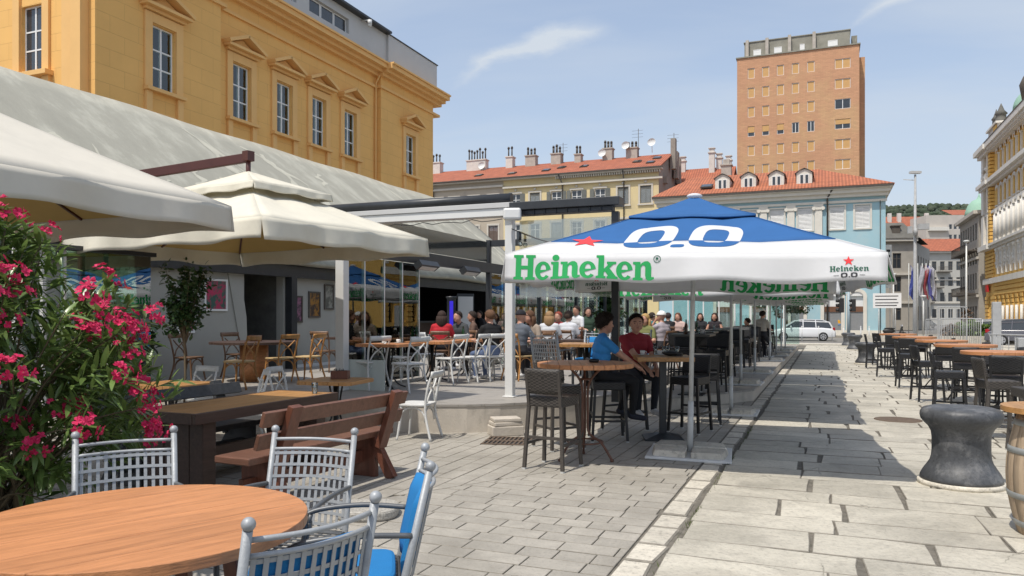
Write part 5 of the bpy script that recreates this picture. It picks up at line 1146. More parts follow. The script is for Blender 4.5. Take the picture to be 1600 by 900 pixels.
def bench(label, loc, rz, m, m2, L=1.95):
    t = thing('wooden_bench', label, 'bench', loc, rz, 'heavy wooden benches')
    mb = MB(); mb.bx(-L / 2, L / 2, -.18, .2, .40, .46); mb.build('seat', m, t, bevel=.01)
    for z, dz, dy in ((.53, .13, 0), (.715, .13, 0)):
        y_ = -.24 - (z - .46) * .33; mb = MB(); mb.box((0, y_, z + dz / 2), (L, .04, dz), Matrix.Rotation(rad(18), 3, 'X')); mb.build('back_slat', m, t, bevel=.006)
    for q in (-.72, .72):
        x = q * L / 2; mb = MB(); mb.bar((x, -.22, .30), (x, -.42, .87), .13, .06, up=(0, 1, .3)); mb.build('back_post', m2, t, bevel=.006)
        mb = MB(); mb.bx(x - .035, x + .035, -.17, .15, 0, .40); mb.bar((x, -.36, 0), (x, -.12, .40), .07, .1, up=(0, 1, 0)); mb.build('leg', m2, t, bevel=.006)
    mb = MB(); mb.bx(-L / 2 + .1, L / 2 - .1, -.02, .03, .14, .26); mb.build('stretcher', m2, t); return t
bench('brown wooden bench with slatted back nearest the camera', (-4.38, 5.9, 0), rad(86), M['bench_wood'], M['red_wood'], 2.0)
bench('charcoal wooden bench on the far side of the long table', (-6.05, 6.1, 0), rad(-92), M['grey_wood'], M['grey_wood'], 2.0)
# ------------------------------------------------------------------ small square tables, hall tables
def pedestal_table(label, loc, rz, top, S=.7, h=.75, group='small pedestal tables', base=None):
    t = thing('pedestal_table', label, 'table', loc, rz, group); a = S / 2; c = .06
    planks(t, [(-a + c, -a), (a - c, -a), (a, -a + c), (a, a - c), (a - c, a), (-a + c, a), (-a, a - c), (-a, -a + c)], h - .05, h, 5, top)
    b = MB(); b.bx(-.16, .16, -.16, .16, h - .07, h - .051); b.cyl((0, 0, .03), (0, 0, h - .07), .035, None, 12)
    for q in range(4):
        ar = rad(45 + 90 * q); dx_, dy_ = math.cos(ar), math.sin(ar); b.tube(spline([(dx_ * .09, dy_ * .09, h - .08), (dx_ * .055, dy_ * .055, h * .6), (dx_ * .06, dy_ * .06, .25), (dx_ * .16, dy_ * .16, .08), (dx_ * .3, dy_ * .3, .015)], 5), .014, 6)
    b.build('pedestal', base or M['iron'], t); return t
st_ = pedestal_table('small square wooden table with a cutlery box before the terrace', (-6.15, 8.75, 0), rad(8), M['top_oak'], .8)
copy_tree(st_, (-7.75, 7.45, 0), rad(3), 'square wooden table behind the charcoal bench near the flowers')
for (x, y_, l) in [(-6.85, 11.25, 'orange topped table nearest the terrace edge by the glass'), (-6.82, 12.75, 'orange topped table in the middle of the glass side row'), (-6.8, 14.2, 'orange topped table at which the man in black sits')]:
    if 'nearest' in l: ot = pedestal_table(l, (x, y_, .39), 0, M['top_orange'], .85, .76, 'orange terrace tables')
    else: copy_tree(ot, (x, y_, .39), rad(2), l)
for (x, y_, l) in [(-10.1, 14.8, 'dark wooden hall table below the three pictures'), (-9.8, 16.6, 'dark wooden hall table furthest back'), (-6.6, 16.9, 'dark terrace table in the middle of the seated guests'), (-5.0, 17.6, 'dark terrace table beside the guests in white'), (-4.6, 15.0, 'dark terrace table near the blue cushioned chair'), (-4.6, 21.5, 'dark terrace table of the far guests'), (-4.9, 25.0, 'dark terrace table at the far end')]:
    if 'three' in l: dt = pedestal_table(l, (x, y_, .39), 0, M['dark_wood'], .8, .75, 'dark terrace tables')
    else: copy_tree(dt, (x, y_, .39), rad(4), l)
ht = thing('hall_table', 'large round hall table on a thick wooden drum', 'table', (-10.0, 11.6, .39))
planks(ht, ell(0, 0, .8, .8, n=40), .70, .745, 7, M['dark_wood']); mb = MB(); mb.lathe([(.26, 0), (.26, .7)], 24); mb.build('drum', M['top_orange'], ht)
# light terrace table with ashtray and blue lattice chairs near the men
lt2 = pedestal_table('pale topped terrace table beside the blue cushioned chair', (-3.75, 12.55, .39), rad(12), M['top_oak'], .9, .76, 'small pedestal tables')
lattice('lattice chair with blue cushion facing us at the pale terrace table', (-3.9, 13.25, .39), rad(172), True); lattice('lattice chair without cushion left of the pale terrace table', (-4.15, 12.0, .39), rad(-10), False); lattice('lattice chair right of the blue cushioned one on the terrace', (-3.2, 13.6, .39), rad(178), True)
# ------------------------------------------------------------------ bar stools
def bar_stool(label, loc, rz, m, group, ml=None):
    t = thing('bar_stool', label, 'stool', loc, rz, group); ml = ml or M['wicker_leg']
    s = MB(); s.bx(-.205, .205, -.2, .2, .66, .77); s.build('seat', m, t, bevel=.015)
    b = MB(); b.grid(lambda u, v: (-.205 + .41 * u, -.195 - .03 * math.sin(u * math.pi) - .05 * v, .80 + .26 * v), 10, 6); b.build('backrest', m, t, solid=.03)
    for q in (-1, 1):
        l = MB(); l.bar((q * .225, -.225, 0), (q * .19, -.185, .67), .034, .034, up=(0, 1, 0)); l.bar((q * .185, -.19, .66), (q * .19, -.245, 1.04), .03, .03, up=(0, 1, 0)); l.build('leg', ml, t)
        l = MB(); l.bar((q * .225, .225, 0), (q * .19, .185, .67), .034, .034, up=(0, 1, 0)); l.build('leg', ml, t)
        l = MB(); l.bar((q * .212, -.205, .27), (q * .212, .205, .27), .022, .028); l.build('stretcher', ml, t)
    for y_, z in ((.208, .27), (-.203, .34)):
        l = MB(); l.bar((-.2, y_, z), (.2, y_, z), .022, .028); l.build('stretcher', ml, t)
    l = MB()
    for a in (-1, 1):
        for b_ in (-1, 1): l.bx(a * .225 - .018, a * .225 + .018, b_ * .225 - .018, b_ * .225 + .018, 0, .018)
    l.build('foot_caps', M['cap'], t); return t
GS = 'wicker bar stools'
ws = bar_stool('grey brown wicker stool in front of the round bar table', (-2.68, 7.72, 0), rad(-8), M['wicker'], GS)
bs = bar_stool('black stool under the man in the blue shirt', (-2.62, 9.72, 0), rad(-68), M['wicker_black'], 'black bar stools', mat('black_leg', (.016, .016, .017), .45, .2))
copy_tree(bs, (-2.62, 10.62, 0), rad(-125), 'black stool under the man in the red shirt')
copy_tree(ws, (-3.02, 8.9, 0), rad(-130), 'grey brown wicker stool on the far side of the round bar table')
copy_tree(bs, (-1.75, 10.85, 0), rad(165), 'empty black stool behind the pole at the two men\'s table')
copy_tree(bs, (-1.68, 11.75, 0), rad(10), 'empty black stool next to the second umbrella pole')
def round_bar_table(label, loc, rz, Rr=.55, top=None, group='round bar tables', leg=None):
    t = thing('bar_table', label, 'table', loc, rz, group); planks(t, ell(0, 0, Rr, Rr, n=56), 1.035, 1.085, 9, top or M['top_orange'])
    l = MB()
    for q in range(3):
        a = rad(90 + 120 * q); c_, s_ = math.cos(a), math.sin(a)
        l.tube(spline([(c_ * .2, s_ * .2, 1.03), (c_ * .05, s_ * .05, .85), (c_ * .035, s_ * .035, .5), (c_ * .05, s_ * .05, .3), (c_ * .2, s_ * .2, .2), (c_ * .33, s_ * .33, .02)], 6), .014, 7)
        l.ball((c_ * .33, s_ * .33, .018), .022, 8, 5)
    for z, r_ in ((.2, .2), (.9, .06)): l.tube([(r_ * math.cos(k * math.pi / 12), r_ * math.sin(k * math.pi / 12), z) for k in range(24)], .01, 6, closed=True)
    l.build('iron_leg_frame', leg or M['rust'], t); return t
rb1 = round_bar_table('round orange plank bar table with an ashtray near the two men', (-2.5, 8.3, 0), rad(20), .54)
mt = thing('bar_table', 'rectangular wooden bar table at which the two men sit', 'table', (-1.98, 10.1, 0), rad(18), 'square bar tables')
planks(mt, rect(-.36, .36, -.36, .36), 1.03, 1.085, 5, M['top_oak'], 1); mb = MB(); mb.bx(-.045, .045, -.045, .045, .06, 1.03); mb.build('post', M['dark_metal'], mt, bevel=.004)
mb = MB(); mb.add([(-.25, -.25, 0), (.25, -.25, 0), (.25, .25, 0), (-.25, .25, 0), (-.25, -.25, .02), (.25, -.25, .02), (.25, .25, .02), (-.25, .25, .02), (-.06, -.06, .075), (.06, -.06, .075), (.06, .06, .075), (-.06, .06, .075)], [(0, 1, 5, 4), (1, 2, 6, 5), (2, 3, 7, 6), (3, 0, 4, 7), (4, 5, 9, 8), (5, 6, 10, 9), (6, 7, 11, 10), (7, 4, 8, 11), (8, 9, 10, 11)]); mb.build('base', M['dark_metal'], mt)
mb = MB(); mb.bx(-.2, .2, -.2, .2, 1.01, 1.029); mb.build('top_plate', M['dark_metal'], mt)
# dark bar tables and stools along the lower terrace
bt = None; ordn = ['first', 'second', 'third', 'fourth', 'fifth', 'sixth', 'seventh', 'eighth']
M['slate_top'] = mat('dark_table_top', (.07, .068, .065), .4, .12, 3)
for i, y_ in enumerate((13.9, 16.3, 18.7, 21.2, 23.8, 26.5, 29.3, 32.2)):
    x = -2.45 if i else -2.2; z = .215; l = f'{ordn[i]} dark bar table from us on the lower terrace'
    if i == 0:
        z = .215; bt = thing('bar_table', l, 'table', (x, y_, z), 0, 'dark bar tables on the lower terrace')
        mb = MB(); mb.prism(rect(-.36, .36, -.4, .4), 1.04, 1.08); mb.build('table_top', M['slate_top'], bt, bevel=.006); mb = MB(); mb.bx(-.04, .04, -.04, .04, .02, 1.04); mb.bx(-.22, .22, -.22, .22, 0, .02); mb.build('post', M['dark_metal'], bt)
    else:
        copy_tree(bt, (x, y_, z), 0, l)
    for j, (dx_, dy_, r_, w_) in enumerate(((-.25, -.72, 0, 'near left'), (.3, -.7, 0, 'near right'), (-.25, .75, 180, 'far left'), (.32, .72, 180, 'far right'))):
        if i == 0 and dy_ < 0: continue
        copy_tree(bs, (x + dx_, y_ + dy_, z), rad(r_ + R.uniform(-12, 12)), f'black bar stool at the {w_} corner of the {ordn[i]} dark terrace table')
# tables and stools on the right of the walk
RT = [(2.42, 13.4), (2.42, 16.5), (2.38, 19.4), (2.15, 22.6), (2.05, 26.2)]
for i, (x, y_) in enumerate(RT):
    l = f'{ordn[i]} round orange bar table from us on the right side of the walk'
    if i == 0: rtb = round_bar_table(l, (x, y_, 0), rad(30), .52, None, 'round orange bar tables right of the walk', M['iron'])
    else: copy_tree(rtb, (x, y_, 0), rad(30 + 25 * i), l)
    for j, (a, w_) in enumerate(((-98, 'near side'), (185, 'walk side'), (75, 'far side'), (-20, 'outer side'))):
        rr_ = .66; a2 = rad(a + R.uniform(-10, 10)); px_, py_ = x + rr_ * math.cos(a2), y_ + rr_ * math.sin(a2)
        copy_tree(bs, (px_, py_, 0), a2 + math.pi / 2, f'black bar stool on the {w_} of the {ordn[i]} right-hand orange bar table')
t0 = copy_tree(bt, (2.75, 11.55, 0), rad(10), 'dark square bar table at the right edge behind the near bollard', 'square bar tables')
copy_tree(ws, (2.28, 10.6, 0), rad(10), 'wicker bar stool closest to us on the right, before the dark table'); copy_tree(ws, (2.1, 11.75, 0), rad(-80), 'wicker bar stool on the walk side of the right dark table')
copy_tree(bs, (1.75, 28.0, 0), rad(-60), 'lone black bar stool beside the far bollard')
# ------------------------------------------------------------------ bollards
M['bollard'] = mat('painted_cast_bollard', (.062, .065, .07), .5, .35, 4, .5, 14, dark=(.17, .17, .17), dscale=4.5, dpos=(.52, .7), speck=(30, .6, .35, .5))
def bollard(label, loc):
    t = thing('mooring_bollard', label, 'bollard', loc, 0, 'mooring bollards along the walk'); b = MB()
    prof = [(.375, .045), (.372, .075), (.35, .12), (.315, .17), (.285, .215), (.27, .26), (.264, .32), (.264, .44), (.273, .50), (.30, .55), (.338, .585), (.366, .62), (.375, .655), (.37, .69), (.345, .722), (.29, .737), (.15, .742), (.02, .744)]
    b.lathe(prof, 48); b.build('body', M['bollard'], t); c = MB(); c.lathe([(.40, 0), (.40, .035), (.385, .044), (.1, .044)], 48); c.build('base_ring', M['kerb'], t); return t
b0 = bollard('near dark mooring bollard in the right foreground', (1.2, 8.42, 0)); b0.scale = (.94, .94, 1.0)
for x, y_, l in ((1.28, 28.6, 'dark mooring bollard beside the lone black stool'), (1.3, 40.5, 'second furthest dark mooring bollard'), (1.15, 45.5, 'furthest dark mooring bollard near the road')): copy_tree(b0, (x, y_, 0), 0, l)
# barrel table at the right edge
br = thing('barrel_table', 'wooden barrel with round table top cut by the right edge', 'barrel', (1.62, 6.72, 0))
M['stave'] = wood('weathered_stave', (.36, .27, .18), .7, 2); M['hoop'] = mat('galvanised_hoop', (.30, .31, .30), .5, .15, 6, metal=.3)
def brr(z): return .285 + .075 * math.sin(math.pi * min(1, max(0, z / .88)))
for k in range(20):
    q0, q1 = 2 * math.pi * (k + .02) / 20, 2 * math.pi * (k + .98) / 20; s = MB()
    s.grid(lambda u, v: (brr(v * .88) * math.cos(q0 + (q1 - q0) * u), brr(v * .88) * math.sin(q0 + (q1 - q0) * u), v * .88), 2, 10); s.build('stave', M['stave'], br, solid=.015)
for z in (.06, .27, .6, .8):
    s = MB(); s.lathe([(brr(z) + .01, z), (brr(z + .045) + .01, z + .045)], 40, cap=False); s.build('hoop', M['hoop'], br, solid=.004)
tp = link('table_top', None, br); planks(tp, ell(0, 0, .40, .40, n=48), .90, .94, 5, M['top_oak']); mb = MB(); mb.lathe([(.27, .86), (.27, .899)], 30); mb.build('head', M['stave'], br)
# ------------------------------------------------------------------ table ware
M['china'] = mat('white_china', (.75, .74, .72), .25, .03); M['drink'] = mat('dark_drink', (.05, .02, .01), .2, .1)
def tumbler(label, p, h=.12):
    t = thing('tumbler', label, 'glass', p, 0, 'drinking glasses'); b = MB(); b.lathe([(.026, .004), (.036, h)], 14, cap=False); b.build('wall', M['tumbler'], t, solid=.003); c = MB(); c.lathe([(.027, 0), (.027, .008)], 14); c.build('base', M['tumbler'], t); return t
def cup(label, p):
    t = thing('coffee_cup', label, 'cup', p, 0, 'white coffee cups'); b = MB(); b.lathe([(.02, .012), (.03, .03), (.034, .065)], 14, cap=False); b.build('bowl', M['china'], t, solid=.003); b = MB(); b.lathe([(.02, 0), (.06, .006), (.065, .012)], 18); b.build('saucer', M['china'], t); b = MB(); b.tube([(.033, 0, .055), (.052, 0, .05), (.052, 0, .03), (.03, 0, .025)], .004, 6); b.build('handle', M['china'], t); return t
mtp = V((-1.98, 10.1, 1.086))
cup('white coffee cup by the hands of the man in red', mtp + V((-.28, .05, 0))); cup('white coffee cup in the middle of the men\'s table', mtp + V((-.08, .18, 0)))
tg = tumbler('empty tumbler at the left back of the men\'s table', mtp + V((-.15, .26, 0)))
for dx_, dy_, l in ((.0, .3, 'tall tumbler behind the black pouch'), (.14, .24, 'tumbler close to the umbrella pole'), (-.03, .24, 'tumbler next to the coffee cups')): copy_tree(tg, mtp + V((dx_, dy_, 0)), 0, l)
bag = MB(); bag.ball((0, 0, .035), .1, 14, 8, sc=(1.1, .6, .36)); bag.box((.09, .02, .02), (.12, .08, .035)); tag(bag.build('pouch', M['iron'], None, loc=mtp + V((.1, .02, 0))), 'black pouch and phone lying on the men\'s table', 'pouch')
ash = MB(); ash.lathe([(.05, 0), (.06, .03), (.055, .035), (.045, .012), (.01, .01)], 18); tag(ash.build('ashtray', M['iron'], None, loc=(-2.42, 8.38, 1.086)), 'black ashtray on the round orange bar table', 'ashtray')
def cutlery_box(label, p, rz):
    t = thing('cutlery_box', label, 'box', p, rz, 'wooden cutlery boxes'); b = MB(); b.bx(-.11, .11, -.075, .075, 0, .012)
    for q in (-1, 1): b.bx(q * .11 - .006, q * .11 + .006, -.075, .075, .012, .11); b.bx(-.104, .104, q * .075 - .006, q * .075 + .006, .012, .11)
    b.build('box', M['red_wood'], t); c = MB()
    for k in range(12): x, y_ = R.uniform(-.09, .09), R.uniform(-.055, .055); c.bar((x, y_, .02), (x + R.uniform(-.01, .01), y_, R.uniform(.12, .145)), .012, .004)
    c.build('cutlery', M['iron'], t); return t
cb0 = cutlery_box('wooden cutlery box on the small square table', (-6.15, 8.85, .752), rad(20))
copy_tree(cb0, (-10.05, 11.7, 1.137), rad(40), 'wooden cutlery box on the round hall table'); copy_tree(cb0, (-9.9, 15.0, 1.142), rad(70), 'wooden cutlery box on the dark hall table')
g2 = copy_tree(tg, (-5.2, 7.0, .757), 0, 'clear tumbler on the far end of the long table')
for k, (x, y_) in enumerate(((-6.85, 11.1), (-6.75, 11.4), (-6.8, 12.6))):
    cup(['white cup on the nearest orange terrace table', 'white cup at the back of the nearest orange terrace table', 'white cup on the middle orange terrace table'][k], (x, y_, 1.152))
# pictures on the hall wall
def picture(label, y_, z, w_, h, cols, fr):
    t = thing('framed_picture', label, 'picture', (-11.645, y_, z), rad(90), 'framed pictures in the hall'); b = MB()
    for q in (-1, 1): b.bx(q * w_ / 2 - .02, q * w_ / 2 + .02, -.03, 0, -h / 2 - .02, h / 2 + .02); b.bx(-w_ / 2 + .02, w_ / 2 - .02, -.03, 0, q * h / 2 - .02, q * h / 2 + .02)
    b.build('frame', fr, t)
    m = mat('print', cols[0], .5, .2, 4, dark=cols[1], dscale=4, dpos=(.45, .55)); b = MB(); b.bx(-w_ / 2 + .02, w_ / 2 - .02, -.012, -.001, -h / 2 + .02, h / 2 - .02); b.build('print', m, t)
WF = M['white_frame']; BF = M['stone_dk']
picture('pink flower picture in a white frame on the hall wall', 12.35, 2.05, .6, .62, ((.5, .02, .1), (.03, .1, .08)), WF); picture('teal picture in a white frame behind the green glass', 10.35, 2.05, .62, .72, ((.05, .22, .18), (.2, .35, .28)), WF); picture('grey patterned picture in a white frame at the left', 9.2, 1.75, .6, .8, ((.25, .25, .22), (.12, .12, .1)), WF)
picture('small dark portrait, left of the three pictures', 14.95, 1.78, .42, .6, ((.05, .04, .05), (.3, .12, .2)), BF); picture('small amber picture, middle of the three pictures', 15.65, 1.9, .42, .6, ((.35, .16, .02), (.05, .03, .02)), BF); picture('small pale picture, right of the three pictures', 16.25, 2.1, .36, .6, ((.3, .29, .25), (.1, .1, .08)), BF)
picture('small dark green picture beside the potted tree', 11.55, 1.6, .4, .6, ((.03, .14, .1), (.3, .05, .1)), WF)
# drain grating and the two stone pieces at the terrace step
gr = thing('drain_grate', 'square rusty drain grate set in the pavers', 'grate', (-3.78, 9.12, 0), rad(12)); M['rust_dk'] = mat('rusty_cast_iron', (.12, .085, .06), .8, .25, 9)
mb = MB(); mb.bx(-.3, .3, -.3, .3, -.012, .002); mb.build('well', M['iron'], gr)
for k in range(11): mb = MB(); mb.bx(-.29 + k * .056, -.265 + k * .056, -.29, .29, .003, .012); mb.build('bar', M['rust_dk'], gr)
mb = MB(); mb.bx(-.295, .295, -.03, .03, .0035, .0135); mb.bx(-.295, .295, -.3, -.27, .0035, .0135); mb.bx(-.295, .295, .27, .3, .0035, .0135); mb.build('rim', M['rust_dk'], gr)
for z, s, l, r_ in ((0, (.44, .3, .13), 'lower concrete block before the terrace step', 8), (.131, (.40, .28, .055), 'thin middle slab of the concrete pile at the terrace step', 12), (.187, (.38, .27, .05), 'top slab of the concrete pile at the terrace step', 6)):
    mb = MB(); mb.box((0, 0, s[2] / 2), s); tag(mb.build('step_block', M['terrace_face'], None, bevel=.012, loc=(-4.02, 9.62, z), rz=rad(30 + r_)), l, 'block', 'concrete blocks')
mh_ = thing('manhole_cover', 'round iron manhole cover in the shaded promenade', 'manhole', (g(1403, 656).x, g(1403, 656).y, 0)); mb = MB(); mb.lathe([(.34, -.01), (.34, .007), (.3, .008)], 32); mb.build('cover', M['rust_dk'], mh_)
gf = MB(); gf.prism(ell(0, 0, .25, .24, n=28, p=2.6), 0, .08); tag(gf.build('umbrella_base', mat('pebbled_concrete', (.36, .34, .3), .9, .45, 70, .8, 70), None, bevel=.02, loc=(-3.42, 5.3, 0), rz=.4), 'round pebble concrete base behind the lattice chairs', 'base')

# bottles and glasses on the far tables
M['bottle_g'] = mat('green_bottle_glass', (.012, .05, .015), .12, .1); M['bottle_b'] = mat('brown_bottle_glass', (.06, .022, .008), .12, .1)
def bottle(label, p, m):
    b = MB(); b.lathe([(.03, 0), (.031, .01), (.031, .14), (.024, .17), (.012, .2), (.012, .245), (.015, .247), (.015, .255)], 14); return tag(b.build('bottle', m, None, loc=p), label, 'bottle', 'bottles on tables')
for i, (x, y_, z, l) in enumerate([(-6.6, 16.85, 1.142, 'bottle on the dark terrace table in the middle of the guests'), (-5.05, 17.7, 1.142, 'bottle beside the guests in white'), (-4.6, 15.05, 1.142, 'bottle on the dark table near the blue cushioned chair'), (-6.9, 14.25, 1.152, 'bottle before the man in black'), (-2.3, 13.85, 1.296, 'bottle on the first dark bar table'), (-2.5, 16.4, 1.296, 'bottle on the second dark bar table')]): bottle(l, (x, y_, z), M['bottle_g'] if i % 2 else M['bottle_b'])
for x, y_, z, l in [(-6.7, 16.7, 1.142, 'tumbler in the middle of the seated guests'), (-5.1, 17.5, 1.142, 'tumbler beside the guests in white'), (-6.95, 12.85, 1.152, 'tumbler on the middle orange terrace table'), (-6.7, 14.05, 1.152, 'tumbler before the man in black'), (-3.75, 12.6, 1.152, 'tumbler on the pale terrace table'), (-2.1, 13.95, 1.296, 'tumbler on the first dark bar table'), (-2.35, 14.05, 1.296, 'tumbler at the back of the first dark bar table'), (-2.45, 18.7, 1.296, 'tumbler on the third dark bar table')]: copy_tree(tg, (x, y_, z), 0, l)
for x, y_, z, l in [(-2.05, 14.1, 1.296, 'white cup on the first dark bar table'), (-2.6, 16.3, 1.296, 'white cup on the second dark bar table'), (-4.5, 15.2, 1.142, 'white cup on the dark table near the blue cushioned chair')]: cup(l, (x, y_, z))
# ================================================================== PEOPLE
def capsule(mb, p0, p1, r0, r1, n=12):
    p0, p1 = V(p0), V(p1); ax = p1 - p0; L = ax.length
    if L < 1e-5: mb.ball(p0, r0, n, 8); return
    ax.normalize(); pts = []; rs = []
    for k in range(5): q = math.pi / 2 * k / 4; pts.append(p0 - ax * r0 * math.cos(q)); rs.append(max(.0008, r0 * math.sin(q)))
    for k in range(5): q = math.pi / 2 * k / 4; pts.append(p1 + ax * r1 * math.sin(q)); rs.append(max(.0008, r1 * math.cos(q)))
    mb.tube(pts, rs, n)
def ik(a, b, l1, l2, pole):
    a, b, pole = V(a), V(b), V(pole); d = b - a; L = min(d.length, (l1 + l2) * .999); dn = d.normalized(); x = (l1 * l1 - l2 * l2 + L * L) / (2 * L); h = math.sqrt(max(0, l1 * l1 - x * x))
    q = pole - dn * pole.dot(dn); q.normalize(); return a + dn * x + q * h, a + dn * L
SKIN = {}
def skin(c):
    if c not in SKIN: SKIN[c] = mat('skin', c, .5, .06, 9)
    return SKIN[c]
CL = {}
def cloth(c):
    if c not in CL: CL[c] = mat('cloth', c, .85, .08, 12, .35, 22)
    return CL[c]
SK1 = (.50, .27, .19); SK2 = (.42, .215, .145)
def person(label, loc, rz, seat=.46, shirt=(.1, .1, .1), trousers=(.02, .02, .025), shoes=(.6, .6, .6), skinc=SK1, hair=(.025, .015, .01), hairstyle='short', lean=.05, turn=0, tiltf=0,
           hands=((-.16, .32, .16), (.16, .32, .16)), knees=None, feet=None, vox=.02, fine=False, stand=False, sleeve=.7, scale=1.0, extra=None, cap=None):
    """a figure facing +y; hands and feet are given relative to the pelvis"""
    t = thing('person', label, 'person', loc, rz); pr = []; SKN, SH, TR, FO = 0, 1, 2, 3
    pz = (seat + .095) if not stand else .93; pel = V((0, 0, pz)); up = V((0, lean, 1)).normalized(); sd = V((1, 0, 0))
    ch = pel + up * .34; nk = pel + up * .485; hd = pel + up * .648 + V((0, .025 + tiltf, 0))
    A = lambda p, q, r0, r1, m: pr.append((V(p), V(q), r0, r1, m))
    # trunk
    A(pel - sd * .075, pel + sd * .075, .115, .115, TR); A(pel + up * .06 - sd * .06, pel + up * .06 + sd * .06, .118, .118, TR)
    A(pel + up * .14 - sd * .055, pel + up * .14 + sd * .055, .113, .113, SH); A(pel + up * .24 - sd * .07, pel + up * .24 + sd * .07, .115, .115, SH); A(ch - sd * .085, ch + sd * .085, .118, .118, SH); A(pel + up * .42 - sd * .10, pel + up * .42 + sd * .10, .092, .092, SH)
    A(nk - sd * .05, nk + sd * .05, .055, .055, SH); A(nk - sd * .15 - up * .035, nk + V((0, 0, .01)), .055, .06, SH); A(nk + sd * .15 - up * .035, nk + V((0, 0, .01)), .055, .06, SH)
    A(nk + V((0, -.005, .0)), hd + V((0, -.015, -.06)), .056, .052, SKN)
    # head
    Hm = Matrix.Rotation(turn, 3, 'Z') * 1.07; h = lambda x, y, z: hd + Hm @ V((x, y, z))
    A(h(0, -.022, .03), h(0, .012, .03), .09, .086, SKN); A(h(0, .02, .0), h(0, .04, -.068), .075, .047, SKN); A(h(-.03, .03, -.03), h(.03, .03, -.03), .052, .052, SKN)
    A(h(0, .088, .012), h(0, .103, -.02), .009, .014, SKN); A(h(-.078, -.012, .012), h(-.078, -.02, -.022), .013, .01, SKN); A(h(.078, -.012, .012), h(.078, -.02, -.022), .013, .01, SKN)
    if fine:
        A(h(-.035, .073, .032), h(.035, .073, .032), .012, .012, SKN); A(h(-.018, .082, -.05), h(.018, .082, -.05), .0085, .0085, SKN)
    # arms
    for k, s in enumerate((-1, 1)):
        sh = nk + sd * s * .178 - up * .045; hn = pel + V(hands[k]); el, wr = ik(sh, hn, .285, .255, (s * .6, -.5, -.7))
        cut = sh.lerp(el, sleeve) if sleeve <= 1 else el.lerp(wr, sleeve - 1)
        A(sh, el, .05, .041, SKN); A(el, wr, .041, .028, SKN)
        if sleeve <= 1: A(sh, cut, .064, .056, SH)
        else: A(sh, el, .062, .052, SH); A(el, cut, .052, .042, SH)
        d = (wr - el).normalized(); side = d.cross(V((0, 0, 1))); side = side.normalized() if side.length > .1 else V((1, 0, 0)); side *= s; dn = side.cross(d) * s
        A(wr, wr + d * .075, .028, .03, SKN); A(wr + d * .05 - side * .022, wr + d * .05 + side * .022, .019, .019, SKN)
        for f in range(4):
            b = wr + d * .085 + side * (-.03 + f * .02); L_ = (.062, .075, .07, .055)[f]
            m1 = b + d * L_ * .55 + V((0, 0, -.006)); A(b, m1, .0098, .009, SKN); A(m1, m1 + d * L_ * .45 + V((0, 0, -.022)), .009, .0078, SKN)
        th = wr + d * .02 - side * .03; A(th, th - side * .022 + d * .035, .0125, .0105, SKN); A(th - side * .022 + d * .035, th - side * .026 + d * .065 - V((0, 0, .006)), .0105, .0085, SKN)
    # legs
    for k, s in enumerate((-1, 1)):
        hip = pel + sd * s * .088 - V((0, 0, .02))
        ft = V(feet[k]) if feet else (V((s * .11, .36, 0)) if not stand else V((s * .1, .02 - s * .06, 0)))
        an = V((ft.x, ft.y, ft.z + .085)); kn, an = ik(hip, an, .43, .41, (s * .12, 1, .35 if not stand else .05))
        A(hip, kn, .092, .063, TR); A(kn, kn.lerp(an, .35), .062, .058, TR); A(kn.lerp(an, .35), an, .058, .042, TR)
        fd = V((s * .12, 1, -.12 if an.z > .12 else 0)).normalized()
        A(an - V((0, .02, .035)), an + fd * .03 - V((0, 0, .045)), .042, .042, FO); A(an + fd * .03 - V((0, 0, .045)), an + fd * .155 - V((0, 0, .052)), .042, .033, FO)
    for e_ in (extra or []): A(*e_)
    mb = MB()
    for p in pr: capsule(mb, p[0], p[1], p[2], p[3], 14 if fine else 10)
    tmp = mb.build('tmp', M['china']); m1 = tmp.modifiers.new('r', 'REMESH'); m1.mode = 'VOXEL'; m1.voxel_size = vox; m1.use_smooth_shade = True
    m2 = tmp.modifiers.new('s', 'SMOOTH'); m2.factor = .5; m2.iterations = 3 if fine else 2
    dg = bpy.context.evaluated_depsgraph_get(); dg.update(); me = bpy.data.meshes.new_from_object(tmp.evaluated_get(dg)); bpy.data.objects.remove(tmp)
    me.materials.clear()
    for m in (skin(skinc), cloth(shirt), cloth(trousers), cloth(shoes)): me.materials.append(m)
    n = len(me.polygons); cen = np.empty(n * 3); me.polygons.foreach_get('center', cen); cen = cen.reshape(-1, 3); best = np.full(n, 9.); idx = np.zeros(n, dtype=np.int32)
    for a, b, r0, r1, m in pr:
        a_, b_ = np.array(a), np.array(b); ab = b_ - a_; L2 = max(ab @ ab, 1e-9); tt = np.clip(((cen - a_) @ ab) / L2, 0, 1); dd = np.linalg.norm(cen - (a_ + tt[:, None] * ab), axis=1) - (r0 + (r1 - r0) * tt)
        w = dd < best; best[w] = dd[w]; idx[w] = m
    me.polygons.foreach_set('material_index', idx); me.polygons.foreach_set('use_smooth', [True] * n); me.name = 'body'
    body = link('body', me, t)
    # hair as a cap of overlapping locks
    hm = cloth(hair); hb = MB(); rr2 = random.Random(len(label)); nu, nv = 40, 22
